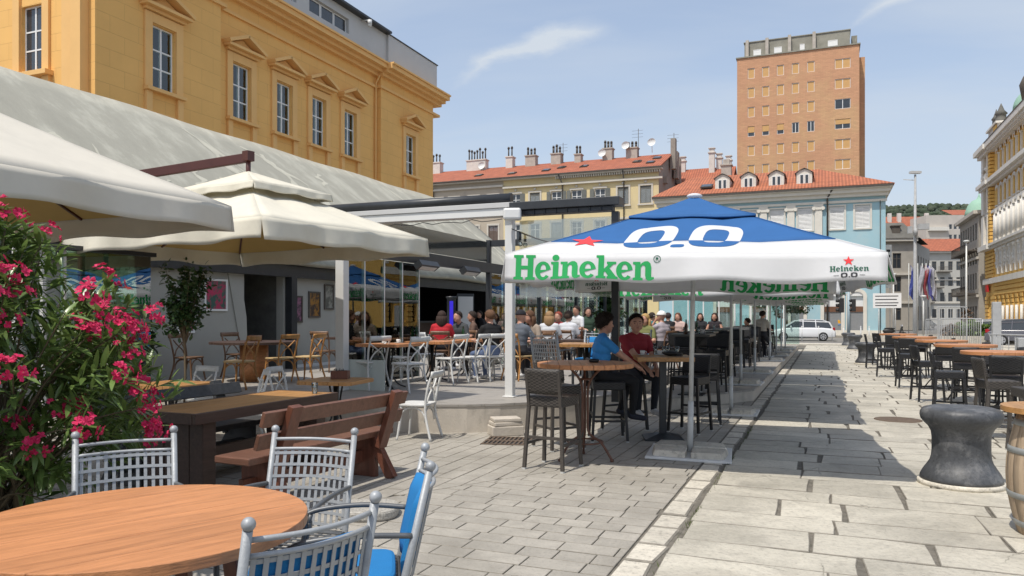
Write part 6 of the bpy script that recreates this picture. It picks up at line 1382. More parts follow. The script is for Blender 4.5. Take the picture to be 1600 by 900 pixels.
    def hp(u, v):
        az = u * 2 * math.pi; po = v * math.pi * (.74 if hairstyle != 'long' else .8); fr = max(0, math.sin(az))
        lim = 1 - .60 * fr ** .8 - .16 * abs(math.cos(az)) ** 6 * (hairstyle != 'long'); po *= lim
        r = 1 + (.035 * math.sin(az * 17 + v * 9) * math.sin(v * math.pi) + rr2.uniform(-.02, .02)) * (.6 if hairstyle == 'short' else 1)
        x, y, z = .091 * math.sin(po) * math.cos(az), .101 * math.sin(po) * math.sin(az), .1 * math.cos(po)
        if hairstyle == 'thick': r *= 1.09 + .06 * math.sin(az * 5) * math.sin(v * 3)
        return h(x * r, y * r - .012, z * r + .036)
    hb.grid(hp, nu, nv)
    if hairstyle == 'long':
        for k in range(9): a = math.pi * (1.08 + .84 * k / 8); c, s_ = math.cos(a), math.sin(a); hb.tube([h(c * .085, s_ * .09 - .01, .02), h(c * .095, s_ * .1 - .01, -.06), h(c * .09, s_ * .1 - .015, -.15), h(c * .08, s_ * .09 - .01, -.22)], [.03, .032, .028, .012], 7)
    if cap: hb = MB(); hb.grid(lambda u, v: h(.096 * math.sin(v * 1.5) * math.cos(u * 6.2832), .106 * math.sin(v * 1.5) * math.sin(u * 6.2832) - .01, .104 * math.cos(v * 1.5) + .035), 24, 10); hb.add([h(-.07, .08, .045), h(.07, .08, .045), h(.06, .17, .03), h(-.06, .17, .03)], [(0, 1, 2, 3)]); hm = cloth(cap)
    if not cap and hairstyle != 'long':   # loose locks break up the outline
        for k in range(900 if fine else 160):
            u_, v_ = rr2.random(), rr2.random() ** .6; p_ = V(hp(u_, v_)); nrm = (p_ - V(h(0, -.012, .036))).normalized(); tg_ = Hm @ V((rr2.gauss(0, .5), rr2.gauss(.2, .5), rr2.gauss(-.5, .4))); e_ = p_ + (nrm * .5 + tg_ * .55).normalized() * (rr2.uniform(.014, .03) * (1.3 if hairstyle == 'thick' else .8)); w2 = nrm.cross(e_ - p_).normalized() * .0028
            hb.add([p_ - w2 - nrm * .004, p_ + w2 - nrm * .004, e_], [(0, 1, 2)])
    hb.build('hair' if not cap else 'cap', hm, t, solid=.004)
    if fine:
        for s in (-1, 1):
            e_ = MB(); e_.ball(h(s * .031, .078, .014), .0115, 10, 7, sc=(1.1, .6, .75)); e_.build('eye', mat('eye', (.06, .045, .035), .2, .05), t)
            e_ = MB(); e_.tube([h(s * .015, .087, .033), h(s * .032, .09, .038), h(s * .05, .078, .032)], .0042, 6); e_.build('eyebrow', hm, t)
        e_ = MB(); e_.tube([h(-.022, .083, -.05), h(0, .09, -.048), h(.022, .083, -.05)], [.003, .0055, .003], 6); e_.build('lips', mat('lips', (.36, .13, .11), .45, .05), t)
    if scale != 1: t.scale = (scale,) * 3
    return t
# the two men at the bar table
m1 = person('man in a bright blue polo shirt seen from behind on a bar stool', (-2.72, 9.72, 0), rad(-64), .755, (.035, .23, .56), (.008, .008, .010), (.02, .022, .035), SK1, (.022, .013, .008), 'thick', .06, rad(14), 0,
            hands=((-.02, .50, .10), (.1, .50, .08)), feet=((-.16, .30, .30), (.1, .40, .27)), vox=.0075, fine=True, sleeve=.62)
m2 = person('man in a dark red shirt facing us across the bar table', (-2.48, 10.62, 0), rad(-142), .755, (.26, .018, .028), (.012, .014, .020), (.55, .55, .56), SK1, (.018, .010, .007), 'short', .04, rad(-14), .01,
            hands=((-.16, .36, .06), (.0, .38, .06)), feet=((-.1, .40, .28), (.12, .38, .27)), vox=.0075, fine=True, sleeve=.62)
GZ = .39
def bgp(px, d, rz, label, z=GZ, **k):
    p = at(px, d, z); return person(label, p, rz, **k)
def seatchair(px, d, rz, label, z=GZ): p = at(px, d, z); copy_tree(bc, p, rz, label, 'guests\' chairs on the terrace')
F = rad  # facing angles, 0 = away along the walk
guests = [
 (768, 14.6, 60, 'man in black shirt and patterned shorts seated beside the white post', dict(shirt=(.006, .006, .007), trousers=(.10, .14, .25), hair=(.12, .06, .03), skinc=SK1, hands=((-.15, .38, .2), (.2, .3, .2)))),
 (811, 14.7, -20, 'man in grey blue T-shirt with dark cap seen from behind', dict(shirt=(.10, .115, .14), cap=(.01, .01, .014), hands=((-.16, .36, .22), (.22, .38, .18)))),
 (838, 15.6, 140, 'woman in a beige top leaning over the terrace table', dict(shirt=(.30, .24, .19), hair=(.10, .045, .02), hairstyle='long', lean=.16, tiltf=.04)),
 (690, 17.2, 20, 'woman in a red top with long dark hair by the bar', dict(shirt=(.42, .012, .022), hair=(.03, .015, .01), hairstyle='long')),
 (722, 17.8, 160, 'man in a dark shirt looking down before the bar', dict(shirt=(.045, .05, .055), lean=.12, tiltf=.04)),
 (741, 18.6, 120, 'seated guest in brown behind the man in black', dict(shirt=(.12, .07, .05), skinc=SK2)),
 (858, 18.2, 10, 'woman in a white T-shirt with fair hair seen from behind', dict(shirt=(.55, .56, .58), hair=(.28, .17, .08), hairstyle='long')),
 (887, 18.6, -5, 'woman in a white T-shirt with dark hair seen from behind', dict(shirt=(.56, .57, .60), hair=(.05, .03, .02), hairstyle='thick')),
 (903, 20.6, 150, 'man in a white shirt turning his head on the terrace', dict(shirt=(.6, .61, .63), skinc=SK2, seat=.62)),
 (874, 20.0, 165, 'guest with red hair between the two women in white', dict(shirt=(.3, .05, .05), hair=(.25, .05, .03))),
 (918, 22.0, -150, 'guest in dark green under the far glass wall', dict(shirt=(.03, .06, .035), hairstyle='long', seat=.6)),
 (1014, 22.5, -40, 'man in a teal shirt leaning on a far table', dict(shirt=(.012, .12, .14), lean=.15)),
 (1010, 17.5, 160, 'fair haired guest in a patterned top behind the man in red', dict(shirt=(.16, .17, .06), hair=(.4, .26, .1), hairstyle='long', seat=.40)),
 (1036, 17.4, 60, 'guest in a white cap and lilac striped shirt', dict(shirt=(.40, .36, .40), cap=(.75, .75, .74), hands=((-.05, .2, .55), (.2, .3, .2)))),
 (1044, 25.0, 10, 'man in black seen from behind at the back of the terrace', dict(shirt=(.008, .008, .01), hair=(.03, .02, .02))),
 (1060, 25.0, 170, 'woman in a pale pink top at the back of the terrace', dict(shirt=(.5, .36, .32), hair=(.1, .04, .02), hairstyle='long')),
 (1094, 27.5, -170, 'dark haired woman between two umbrella poles', dict(shirt=(.02, .02, .025), hairstyle='long')),
 (1117, 26.0, 175, 'woman with bare shoulders and dark top near the umbrella poles', dict(shirt=(.02, .015, .02), hair=(.04, .02, .015), hairstyle='long', sleeve=.1)),
 (1170, 26.5, 90, 'dark haired guest facing the man in beige', dict(shirt=(.03, .03, .035))),
 (1190, 25.5, -30, 'man in a beige shirt seen from behind on the lower terrace', dict(shirt=(.46, .42, .36), seat=.7)),
]
for px, d, rz, l, k in guests:
    z = .215 if px > 1150 else GZ
    bgp(px, d, rad(rz), l, z, **k)
    if k.get('seat', .46) == .46 and px not in (768, 811):
        seatchair(px, d, rad(rz), 'crossback chair under the ' + l.split(' ', 1)[1] if False else 'chair carrying the ' + ' '.join(l.split()[:9]), z)
copy_tree(oc, at(811, 14.7, GZ), rad(-20), 'golden bentwood chair under the man in the grey blue T-shirt', 'guests\' chairs on the terrace'); copy_tree(wc, at(768, 14.6, GZ), rad(60), 'white crossback chair under the man in black', 'guests\' chairs on the terrace')
person('barman in black standing inside the dark bar', at(751, 27.5, .1), rad(150), stand=True, shirt=(.01, .01, .012), hands=((-.2, .25, .1), (.2, .25, .1)), trousers=(.02, .02, .02))
person('pedestrian in an orange yellow top walking past the blue house', at(1312, 63.5, .0), rad(10), stand=True, shirt=(.75, .36, .01), trousers=(.16, .24, .36), hands=((-.24, .05, -.1), (.24, .05, .2)), hair=(.02, .012, .01), hairstyle='thick')
# bar fittings
bf = thing('beer_tower', 'glowing blue display column beside the dark bar', 'display', at(705, 21.5, .39)); mb = MB(); mb.lathe([(.16, 0), (.16, .5), (.12, .55), (.12, 1.7), (.15, 1.74), (.15, 1.78)], 20); mb.build('column', M['dark_metal'], bf)
bm_ = bpy.data.materials.new('blue_led'); bm_.use_nodes = True; b_ = bm_.node_tree.nodes['Principled BSDF']; b_.inputs['Base Color'].default_value = (.02, .01, .4, 1); b_.inputs['Emission Color'].default_value = (.04, .02, .8, 1); b_.inputs['Emission Strength'].default_value = .3
mb = MB(); mb.box((0.02, -.12, 1.1), (.10, .03, 1.1)); mb.build('lit_panel', bm_, bf, rz=rad(20))
fr = thing('drinks_fridge', 'tall steel drinks fridge inside the bar', 'fridge', at(724, 26.5, .39), rad(40)); mb = MB(); mb.bx(-.3, .3, -.3, .3, 0, 2.0); mb.build('case', M['dark_metal'], fr); mb = MB(); mb.bx(-.26, .26, -.32, -.302, .2, 1.9); mb.build('door', M['penthouse'], fr)
hd_ = thing('bar_counter', 'dark bar counter behind the seated guests', 'counter', (-12.6, 22, .1)); mb = MB(); mb.bx(-.3, .3, -2.5, 2.5, 0, 1.3); mb.build('front', M['dark_wood'], hd_); mb = MB(); mb.bx(-.4, .4, -2.6, 2.6, 1.301, 1.36); mb.build('worktop', M['slate_top'], hd_)
# ================================================================== PLANTS
M['leaf'] = mat('oleander_leaf', (.17, .26, .07), .32, .45, 2.5, rnd=.3, trans=.3); M['leaf_dk'] = mat('ficus_leaf', (.035, .075, .022), .4, .3, 2, rnd=.2, trans=.1)
M['stem'] = mat('grey_stem', (.13, .10, .06), .8, .2, 8); M['petal'] = mat('crimson_petal', (.60, .014, .095), .7, .3, 14, trans=.2, dark=(.75, .12, .25), dscale=30, dpos=(.55, .7))
def leaf_mesh(L, w, fold=.25, curl=.12):
    mb = MB(); n = 5; vs = []
    for k in range(n + 1):
        t = k / n; ww = w * math.sin(math.pi * min(1, t * .92 + .06)) ** .8; z = -curl * L * t * t
        vs += [(-ww, t * L, z + ww * fold), (0, t * L, z), (ww, t * L, z + ww * fold)]
    fs = []
    for k in range(n): b = 3 * k; fs += [(b, b + 1, b + 4, b + 3), (b + 1, b + 2, b + 5, b + 4)]
    mb.add(vs, fs, 0, True); return mb
def orient(d, roll=0):
    d = d.normalized(); q = d.to_track_quat('Y', 'Z'); return (q @ Matrix.Rotation(roll, 3, 'Y').to_quaternion())
ol = thing('oleander_bush', 'big oleander bush with crimson flowers at the left edge', 'bush', (-4.83, 3.10, 0)); ro = random.Random(21)
leaves = []; tips = []; stm = MB(); CC = V((0, 0, 1.2)); 
for k in range(330):
    az = ro.uniform(0, 2 * math.pi); zt = .45 + 1.72 * ro.random() ** .85
    rz_ = np.interp(zt, [.4, .7, 1.0, 1.2, 1.6, 1.9, 2.17], [.72, .98, 1.2, 1.15, .92, .68, .30]) * (ro.uniform(.78, 1.04) if ro.random() < .75 else ro.uniform(.3, .8))
    tip = V((rz_ * math.cos(az), rz_ * math.sin(az), zt + (.0 if ro.random() < .8 else .08)))
    if tip.z < .35: continue
    b = V((ro.uniform(-.2, .2), ro.uniform(-.2, .2), .25)); mid = b.lerp(tip, .55) + V((0, 0, .18)); pts = spline([b, mid, tip], 6)
    if k % 2 == 0: stm.tube(pts, [.011 - .0007 * i for i in range(len(pts))], 5)
    tips.append((tip, (pts[-1] - pts[-3]).normalized()))
    for j in range(24):
        t = .52 + .48 * (j + ro.random()) / 24; i = min(len(pts) - 2, int(t * (len(pts) - 1))); p = pts[i].lerp(pts[i + 1], t * (len(pts) - 1) - i); ax = (pts[i + 1] - pts[i]).normalized()
        sd_ = ax.orthogonal().normalized(); sd_ = Matrix.Rotation(ro.uniform(0, 6.28), 3, ax) @ sd_; d = (ax * ro.uniform(.35, 1.1) + sd_ * .9 + V((0, 0, ro.uniform(-.25, .15)))).normalized()
        leaves.append((p, d, ro.uniform(.75, 1.25), ro.uniform(-.5, .5)))
stm.build('stems', M['stem'], ol)
lm = [leaf_mesh(.14, .0145, .25, c) for c in (.05, .15, .25)]; lme = [m.mesh('leaf', M['leaf']) for m in lm]
camd = lambda p: (V((-4.83, 3.10, 0)) + p - V((0, 0, 1.6))).length
order = sorted(range(len(leaves)), key=lambda i: camd(leaves[i][0])); near = set(order[:285]); big = MB()
for i, (p, d, s, r_) in enumerate(leaves):
    q = orient(d, r_)
    if i in near:
        o = link('leaf', lme[i % 3], ol, p); o.rotation_mode = 'QUATERNION'; o.rotation_quaternion = q; o.scale = (s, s, s)
    else:
        src = lm[i % 3]; big.add([p + q @ (V(v) * s) for v in src.v], src.f, 0, True)
struct(big.build('foliage', M['leaf'], ol), 'stuff')
def blossom(seed):
    rb_ = random.Random(seed); mb = MB()
    for k in range(12):
        c = V((rb_.gauss(0, .035), rb_.gauss(0, .035), rb_.uniform(-.02, .045))); n = (c + V((0, 0, .05))).normalized(); q = n.to_track_quat('Z', 'Y')
        for j in range(5):
            a = j * 1.2566 + rb_.random(); e = V((math.cos(a), math.sin(a), 0)); f = V((-math.sin(a), math.cos(a), 0)); r_ = rb_.uniform(.018, .024)
            vs = [V((0, 0, 0)), e * r_ * .6 + f * r_ * .42 + V((0, 0, .006)), e * r_ * 1.1 + f * r_ * .25 + V((0, 0, rb_.uniform(0, .012))), e * r_ * 1.05 - f * r_ * .3 + V((0, 0, rb_.uniform(0, .012))), e * r_ * .6 - f * r_ * .4 + V((0, 0, .006))]
            mb.add([c + q @ v for v in vs], [(0, 1, 2), (0, 2, 3), (0, 3, 4)])
    return mb.mesh('flower_cluster', M['petal'])
bl_ = [blossom(s) for s in range(5)]; vw = (V((0, 0, 1.6)) - V((-4.83, 3.10, 1.2))).normalized(); cnt = 0
for i, (p, d) in enumerate(sorted(tips, key=lambda t: -(t[0] - CC).normalized().dot(vw + V((.15, .1, .1))))):
    if cnt > 60: break
    if (i * 7) % 10 < 6 and p.z > .8:
        o = link('flower_cluster', bl_[i % 5], ol, p + d * .05); o.rotation_mode = 'QUATERNION'; o.rotation_quaternion = d.to_track_quat('Z', 'Y'); s = ro.uniform(.85, 1.45); o.scale = (s,) * 3; cnt += 1
pt = MB(); pt.lathe([(.24, 0), (.3, .36), (.32, .38), (.3, .40), (.28, .36), (.02, .35)], 24); pt.build('pot', mat('terracotta', (.30, .11, .055), .8, .15, 5), ol)
tf = MB(); tf.bx(-6.2, -3.75, 2.3, 4.2, -.012, .006); struct(tf.build('planting_bed', mat('moss_ground', (.05, .058, .02), .95, .4, 14, .8, 60, coords='World')))
gm = MB()
for k in range(5000):
    x, y_ = ro.uniform(-6.1, -3.8), ro.uniform(2.35, 4.15); a = ro.uniform(0, 6.28); h_ = ro.uniform(.012, .035); gm.add([(x - .003 * math.cos(a), y_ - .003 * math.sin(a), .006), (x + .003 * math.cos(a), y_ + .003 * math.sin(a), .006), (x + ro.uniform(-.015, .015), y_ + ro.uniform(-.015, .015), h_)], [(0, 1, 2)])
struct(gm.build('grass', mat('short_grass', (.055, .085, .022), .8, .3, 6)), 'stuff')
bd = MB(); bd.bx(-3.74, -3.66, 2.3, 4.28, -.01, .05); bd.bx(-6.2, -3.741, 4.205, 4.28, -.01, .05); struct(bd.build('bed_edging', M['kerb']))
hs = MB(); hs.tube(spline([(-4.0, 2.5, .03), (-3.9, 2.9, .03), (-4.05, 3.3, .03), (-4.4, 3.45, .03), (-4.8, 3.3, .04)], 8), .011, 7); tag(hs.build('garden_hose', M['grille']), 'pale garden hose lying on the grass under the oleander', 'hose')
def small_tree(label, loc, h0, h1, rad_, n, seed, pot=True, name='potted_tree', lsz=.055):
    t = thing(name, label, 'tree', loc, 0); rq = random.Random(seed); tr = MB(); tr.tube(spline([(0, 0, .3), (.02, .01, h0 * .6), (-.01, .02, h0)], 6), .016, 7); fl = MB(); src = leaf_mesh(lsz, lsz * .28, .2, .1); keep = []
    for k in range(26):
        az = rq.uniform(0, 6.28); z = rq.uniform(h0 + .1, h1); r_ = rad_ * rq.uniform(.35, 1) * (1 - .25 * abs((z - h0) / (h1 - h0) - .5)); tip = V((r_ * math.cos(az), r_ * math.sin(az), z)); b = V((-.01, .02, h0 - rq.uniform(0, .15))); pts = spline([b, b.lerp(tip, .5) + V((0, 0, .1)), tip], 5); tr.tube(pts, [.008 - .0005 * i for i in range(len(pts))], 5)
        for j in range(n):
            p = pts[rq.randint(4, len(pts) - 1)] + V((rq.gauss(0, .045), rq.gauss(0, .045), rq.gauss(0, .05))); d = V((rq.gauss(0, 1), rq.gauss(0, 1), rq.gauss(-.1, .7))); keep.append((p, d, rq.uniform(.7, 1.3)))
    for p, d, s in keep: q = orient(d, rq.uniform(-1, 1)); fl.add([p + q @ (V(v) * s) for v in src.v], src.f, 0, True)
    tr.build('trunk', M['stem'], t); struct(fl.build('crown', M['leaf_dk'], t), 'stuff')
    if pot: p_ = MB(); p_.lathe([(.16, 0), (.21, .3), (.22, .32), (.2, .32), (.02, .28)], 20); p_.build('pot', M['penthouse'], t)
    return t
p = at(287, 10.4, 0); small_tree('slender potted ficus tree in front of the hall', p, 1.32, 2.32, .34, 60, 4, True, 'potted_tree', .07)
p = at(200, 12.6, .39); small_tree('leafy plant behind the green glass panels', p, .5, 1.35, .45, 30, 9, True, 'potted_plant', .16)
p = at(905, 23, .39); small_tree('broad green plant behind the far glass wall', at(868, 25, .39), .6, 1.9, .6, 40, 10, True, 'potted_plant', .2)
small_tree('palm like plant at the far end of the glass wall', at(945, 29, .39), .7, 2.2, .8, 40, 12, True, 'potted_plant', .22)
# weeds in the drain joint
wm = MB()
for k in range(900):
    y_ = ro.uniform(3.5, 12); x = -.975 + ro.gauss(0, .012)
    if math.sin(y_ * 2.3) + math.sin(y_ * 5.1 + 1) < .55 and k % 6: continue
    a = ro.uniform(0, 6.28); h_ = ro.uniform(.01, .03); wm.add([(x - .003 * math.cos(a), y_ - .003 * math.sin(a), -.014), (x + .003 * math.cos(a), y_ + .003 * math.sin(a), -.014), (x + ro.uniform(-.02, .02), y_ + ro.uniform(-.02, .02), h_)], [(0, 1, 2)])
struct(wm.build('joint_weeds', mat('weed_green', (.09, .12, .03), .8, .3)), 'stuff')
# street tree behind the umbrellas and shrubs by the barrier
def round_tree(name, label, loc, h, r_, n, seed, trunk=True, col=None):
    t = thing(name, label, 'tree' if trunk else 'shrub', loc); rq = random.Random(seed); src = leaf_mesh(.22, .08); fl = MB()
    if trunk: tr = MB(); tr.tube([(0, 0, 0), (.05, 0, h * .5), (0, .05, h)], [.14, .11, .06], 8); tr.build('trunk', M['stem'], t)
    cl_ = [(V((rq.gauss(0, r_ * .45), rq.gauss(0, r_ * .45), h + rq.gauss(0, r_ * .35))), rq.uniform(.3, .55) * r_) for _ in range(14)]
    for k in range(n):
        c, rc = cl_[k % 14]; d = V((rq.gauss(0, 1), rq.gauss(0, 1), rq.gauss(0, 1))).normalized(); p = c + d * rc * rq.uniform(.7, 1.05); p.z = max(p.z, .03); q = orient(d + V((rq.gauss(0, .6), rq.gauss(0, .6), rq.gauss(0, .6)))); fl.add([p + q @ V(v) for v in src.v], src.f, 0, True)
    struct(fl.build('crown', col or M['leaf_dk'], t), 'stuff'); return t
round_tree('street_tree', 'dark green tree before the blue house beyond the umbrellas', at(1228, 60, 0), 3.0, 1.7, 2600, 5)
round_tree('shrub', 'green shrub with reddish tips beside the street barrier', at(1531, 48, 0), .55, .9, 1500, 6, False, M['leaf']); round_tree('shrub', 'brownish low shrub behind the street barrier', at(1500, 50, 0), .6, .8, 1200, 8, False, mat('brown_leaf', (.12, .07, .035), .7, .3, 2))
# ================================================================== STREET
sheet('road', [(-60, 48.5), (60, 48.5), (60, 66), (-60, 66)], -.052, mat('road_asphalt', (.20, .19, .175), .9, .15, 1.2, .2, 40, coords='World', dark=(.13, .125, .12), dscale=.4))
mb = MB(); mb.bx(-60, 60, 66, 76, -.05, .1); struct(mb.build('far_pavement', M['paver']))
mb = MB(); mb.bx(-30, 13.8, 46.6, 48.4, -.05, .06); struct(mb.build('near_pavement', M['kerb']))
mk = MB()
for k in range(8): mk.bx(4 + k * 1.1, 4.6 + k * 1.1, 50, 64, -.048, -.046)
struct(mk.build('crossing_stripes', mat('road_paint', (.6, .6, .57), .8, .1, 3)))
M['tyre'] = mat('tyre', (.015, .015, .015), .85, .1); M['rim'] = mat('alloy_rim', (.45, .45, .46), .35, .1, metal=.5); M['car_glass'] = mat('car_glass', (.03, .036, .04), .05, .1, spec=.8); M['lamp_red'] = mat('tail_lamp', (.35, .01, .02), .2, .1)
def car(name, label, loc, rz, col, L=4.1, W=1.74, H=1.47):
    t = thing(name, label, 'car', loc, rz, 'cars on the street'); m = mat('car_paint', col, .22, .02, 1, spec=.6); hw = W / 2
    # local x forward, side profile lofted with rounded shoulders
    low = [(-.5, .28), (-.505, .62), (-.47, .86), (-.30, .94), (.15, .95), (.30, .90), (.45, .74), (.495, .58), (.5, .3)]
    b = MB(); n = len(low)
    prof = [(x * L, z) for x, z in low]
    for k, (y_, ins) in enumerate(((-hw + .0, .10), (-hw, 0), (hw, 0), (hw, .10))): pass
    ring = lambda y_, s: [((x * (1 - .03 * s)), y_, .28 + (z - .28) * (1 - .12 * s)) for x, z in prof]
    secs = [ring(-hw, 1), ring(-hw + .1, 0), ring(hw - .1, 0), ring(hw, 1)]; vs = [v for s_ in secs for v in s_]; fs = []
    for k in range(3):
        for i in range(n): fs.append((k * n + i, k * n + (i + 1) % n, (k + 1) * n + (i + 1) % n, (k + 1) * n + i))
    fs += [tuple(range(n))[::-1], tuple(range(3 * n, 4 * n))]; b.add(vs, fs, 0, True); body = b.build('body', m, t, bevel=.03)
    g_ = MB(); up = [(-.455, .88), (-.40, 1.30), (-.30, 1.43), (0, H - .01), (.12, 1.38), (.31, .90)]; n = len(up)
    vs = [(x * L, -hw + .05 + (z - .88) * .32, z) for x, z in up] + [(x * L, hw - .05 - (z - .88) * .32, z) for x, z in up]
    g_.add(vs, [tuple(range(n))[::-1], tuple(range(n, 2 * n))] + [(i, (i + 1) % n, n + (i + 1) % n, n + i) for i in range(n)], 0); g_.build('window_band', M['car_glass'], t, bevel=.02)
    r_ = MB(); q = [(-.405, 1.28), (-.30, 1.44), (0, H + .005), (.13, 1.375)]
    for i in range(3):
        a, c = q[i], q[i + 1]; f = lambda p, s: (p[0] * L, s * (hw - .04 - (p[1] - .88) * .32), p[1]); r_.add([f(a, -1), f(c, -1), f(c, 1), f(a, 1)], [(0, 1, 2, 3)])
    ro_ = r_.build('roof', m, t, solid=.035)
    for s in (-1, 1):
        pl_ = MB()
        for (x0, z0), (x1, z1) in (((-.455, .88), (-.40, 1.30)), ((-.20, .9), (-.19, 1.42)), ((.0, .92), (.0, 1.44)), ((.31, .9), (.13, 1.37)), ((-.4, 1.30), (.13, 1.385))):
            f = lambda x, z: (x * L, s * (hw - .045 - (z - .88) * .32), z); pl_.bar(f(x0, z0), f(x1, z1), .05, .07)
        pl_.build('pillar', m, t)
    for x in (-.31 * L, .31 * L):
        for s in (-1, 1):
            w = MB(); w.tube([(x, s * (hw - .2), .31), (x, s * (hw + .005), .31)], .31, 24, sm=True); wh = w.build('wheel', M['tyre'], t, bevel=.02); w = MB(); w.tube([(x, s * (hw - .05), .31), (x, s * (hw + .012), .31)], .2, 18)
            w.build('rim', M['rim'], wh); w = MB()
            for k in range(6): a = k * 1.047; w.box((x + .12 * math.cos(a), s * (hw + .016), .31 + .12 * math.sin(a)), (.05, .006, .1), Matrix.Rotation(-a + math.pi / 2, 3, 'Y'))
            w.build('spoke_gap', M['tyre'], wh)
    for s in (-1, 1):
        w = MB(); w.bx(-.492 * L, -.445 * L, s * (hw - .28), s * (hw - .02), .74, .93); w.build('tail_light', M['lamp_red'], t, bevel=.01); w = MB(); w.bx(.44 * L, .482 * L, s * (hw - .35), s * (hw - .03), .6, .74); w.build('headlight', M['china'], t, bevel=.01)
        w = MB(); w.ball((.19 * L, s * (hw + .08), .98), .09, 8, 6, sc=(.7, 1, .8)); w.build('mirror', m, t)
    w = MB(); w.bx(-.5 * L - .012, -.46 * L, -hw + .1, hw - .1, .3, .46); w.bx(-.5 * L - .014, -.49 * L, -.26, .26, .56, .68, 1); w.build('bumper', [M['tyre'], M['china']], t); return t
p = at(1254, 53, -.052); car('parked_car', 'white hatchback crossing behind the umbrella poles', p, rad(184), (.72, .73, .74))
p = at(1610, 44, -.05); car('parked_car', 'dark grey car at the right edge', p, rad(-12), (.10, .10, .115), 4.4, 1.82, 1.55); p = at(1556, 58, -.05); car('parked_car', 'white car behind the shrub at the right', p, rad(-15), (.6, .61, .62)); p = at(1590, 60, -.05); car('parked_car', 'silver car behind the dark grey car', p, rad(-15), (.35, .35, .36))
for px, d, l in ((1417, 112, 'black car parked in the side street'), (1441, 112, 'dark car parked deeper in the side street')): car('parked_car', l, at(px, d, -.05), rad(50), (.02, .02, .022))
M['steel_grey'] = mat('galvanised_grey', (.34, .345, .345), .55, .12, 5)
# lamp mast with cameras and flags
lp = thing('lamp_mast', 'tall grey lamp mast with camera boxes right of the blue house', 'lamp', at(1430, 54, 0)); mb = MB(); mb.tube([(0, 0, 0), (0, 0, 2.6), (0, 0, 11.6)], [.17, .14, .07], 12); mb.build('mast', M['steel_grey'], lp)
mb = MB(); mb.box((0, 0, 11.75), (.75, .3, .16), rotz(.4)); mb.build('lamp_head', M['penthouse'], lp); mb = MB(); mb.bar((0, 0, 11.2), (-.75, 0, 11.3), .05, .05); mb.build('side_arm', M['penthouse'], lp)
mb = MB(); mb.box((.5, -.1, 7.9), (.7, .4, .4)); mb.box((-.35, -.2, 7.7), (.3, .3, .5)); mb.cyl((0, -.25, 7.8), (0, -.25, 7.3), .14, None, 10); mb.build('camera_box', M['steel_grey'], lp)
fcol = [(.05, .07, .3), (.45, .45, .5), (.3, .05, .06), (.1, .1, .35), (.4, .4, .45)]
for i, px in enumerate((1420, 1434, 1441, 1447, 1453)):
    t = thing('flag', ['blue flag left of the lamp mast', 'blue and white flag just right of the lamp mast', 'red toned flag in the middle of the flag row', 'violet blue flag in the flag row', 'pale flag at the right end of the flag row'][i], 'flag', at(px, 66, 0), 0, 'flags by the lamp mast'); mb = MB(); mb.cyl((0, 0, 0), (0, 0, 6.2), .035, None, 6); mb.build('pole', M['pole'], t)
    mb = MB(); mb.grid(lambda u, v: (.1 + .35 * u + .1 * math.sin(v * 5 + i), .15 * math.sin(u * 6 + v * 3), 6.1 - 2.6 * v - .5 * u), 8, 10); mb.build('cloth', mat('flag_cloth', fcol[i], .8, .3, 1.5, dark=(.5, .5, .55), dscale=1.5), t)
for px, d, h_, l in ((1510, 60, 7.5, 'slim white pole before the grey house'), (1396, 58, 4.8, 'thin grey post with a street cabinet light left of the mast'), (1443, 60, 3.2, 'short grey post right of the mast')):
    t = thing('street_pole', l, 'pole', at(px, d, 0)); mb = MB(); mb.cyl((0, 0, 0), (0, 0, h_), .06 if h_ < 6 else .09, .05, 10); mb.build('shaft', M['white_post'] if h_ > 6 else M['pole'], t); mb = MB(); mb.ball((0, 0, h_), .14, 10, 7, sc=(1.6, 1.6, .7)); mb.build('cap', M['pole'], t)
sg = thing('information_sign', 'white information board on posts by the corner of the blue house', 'sign', at(1386, 57, 0)); mb = MB()
for s in (-1, 1): mb.cyl((s * .55, 0, 0), (s * .55, 0, 3.2), .04, None, 8)
mb.build('post', M['pole'], sg); mb = MB(); mb.bx(-.95, .95, -.06, -.041, 2.25, 3.35); po = mb.build('board', M['china'], sg); mb = MB()
for k, z in enumerate((3.1, 2.85, 2.6, 2.4)): mb.bx(-.8, .75 - .1 * (k % 2), -.064, -.061, z, z + .07)
mb.build('text_lines', M['u_ink'], sg)
bn = thing('banner_sign', 'tall narrow white banner on the corner of the blue house', 'sign', at(1388, 64, 0)); mb = MB(); mb.bx(-.25, .25, -.05, .05, 4.0, 7.6); mb.build('panel', M['china'], bn); mb = MB(); mb.bx(.1, .16, -.03, .03, 0, 4); mb.build('post', M['pole'], bn); mb = MB()
for k in range(7): mb.bx(-.14, .14, -.056, -.0515, 4.3 + k * .45, 4.5 + k * .45)
mb.build('lettering', M['u_ink'], bn)
tl = thing('traffic_light', 'black traffic lights on a pale blue grey pole before the blue house', 'traffic light', at(1326, 50, 0)); mb = MB(); mb.cyl((0, 0, 0), (0, 0, 3.4), .11, .08, 10); mb.build('pole', mat('blue_grey_pole', (.28, .36, .40), .5, .05), tl)
for x, s in ((-.42, 1), (.3, .85)):
    mb = MB(); mb.box((x, 0, 2.35), (.3 * s, .25, .95 * s)); hd2 = mb.build('signal_head', M['iron'], tl, bevel=.03); mb = MB()
    for k in range(3): mb.cyl((x - .15 * s, 0, 2.05 + k * .3), (x - .36 * s, 0, 2.05 + k * .3), .12 * s, .1 * s, 10)
    mb.build('visor', M['iron'], hd2)
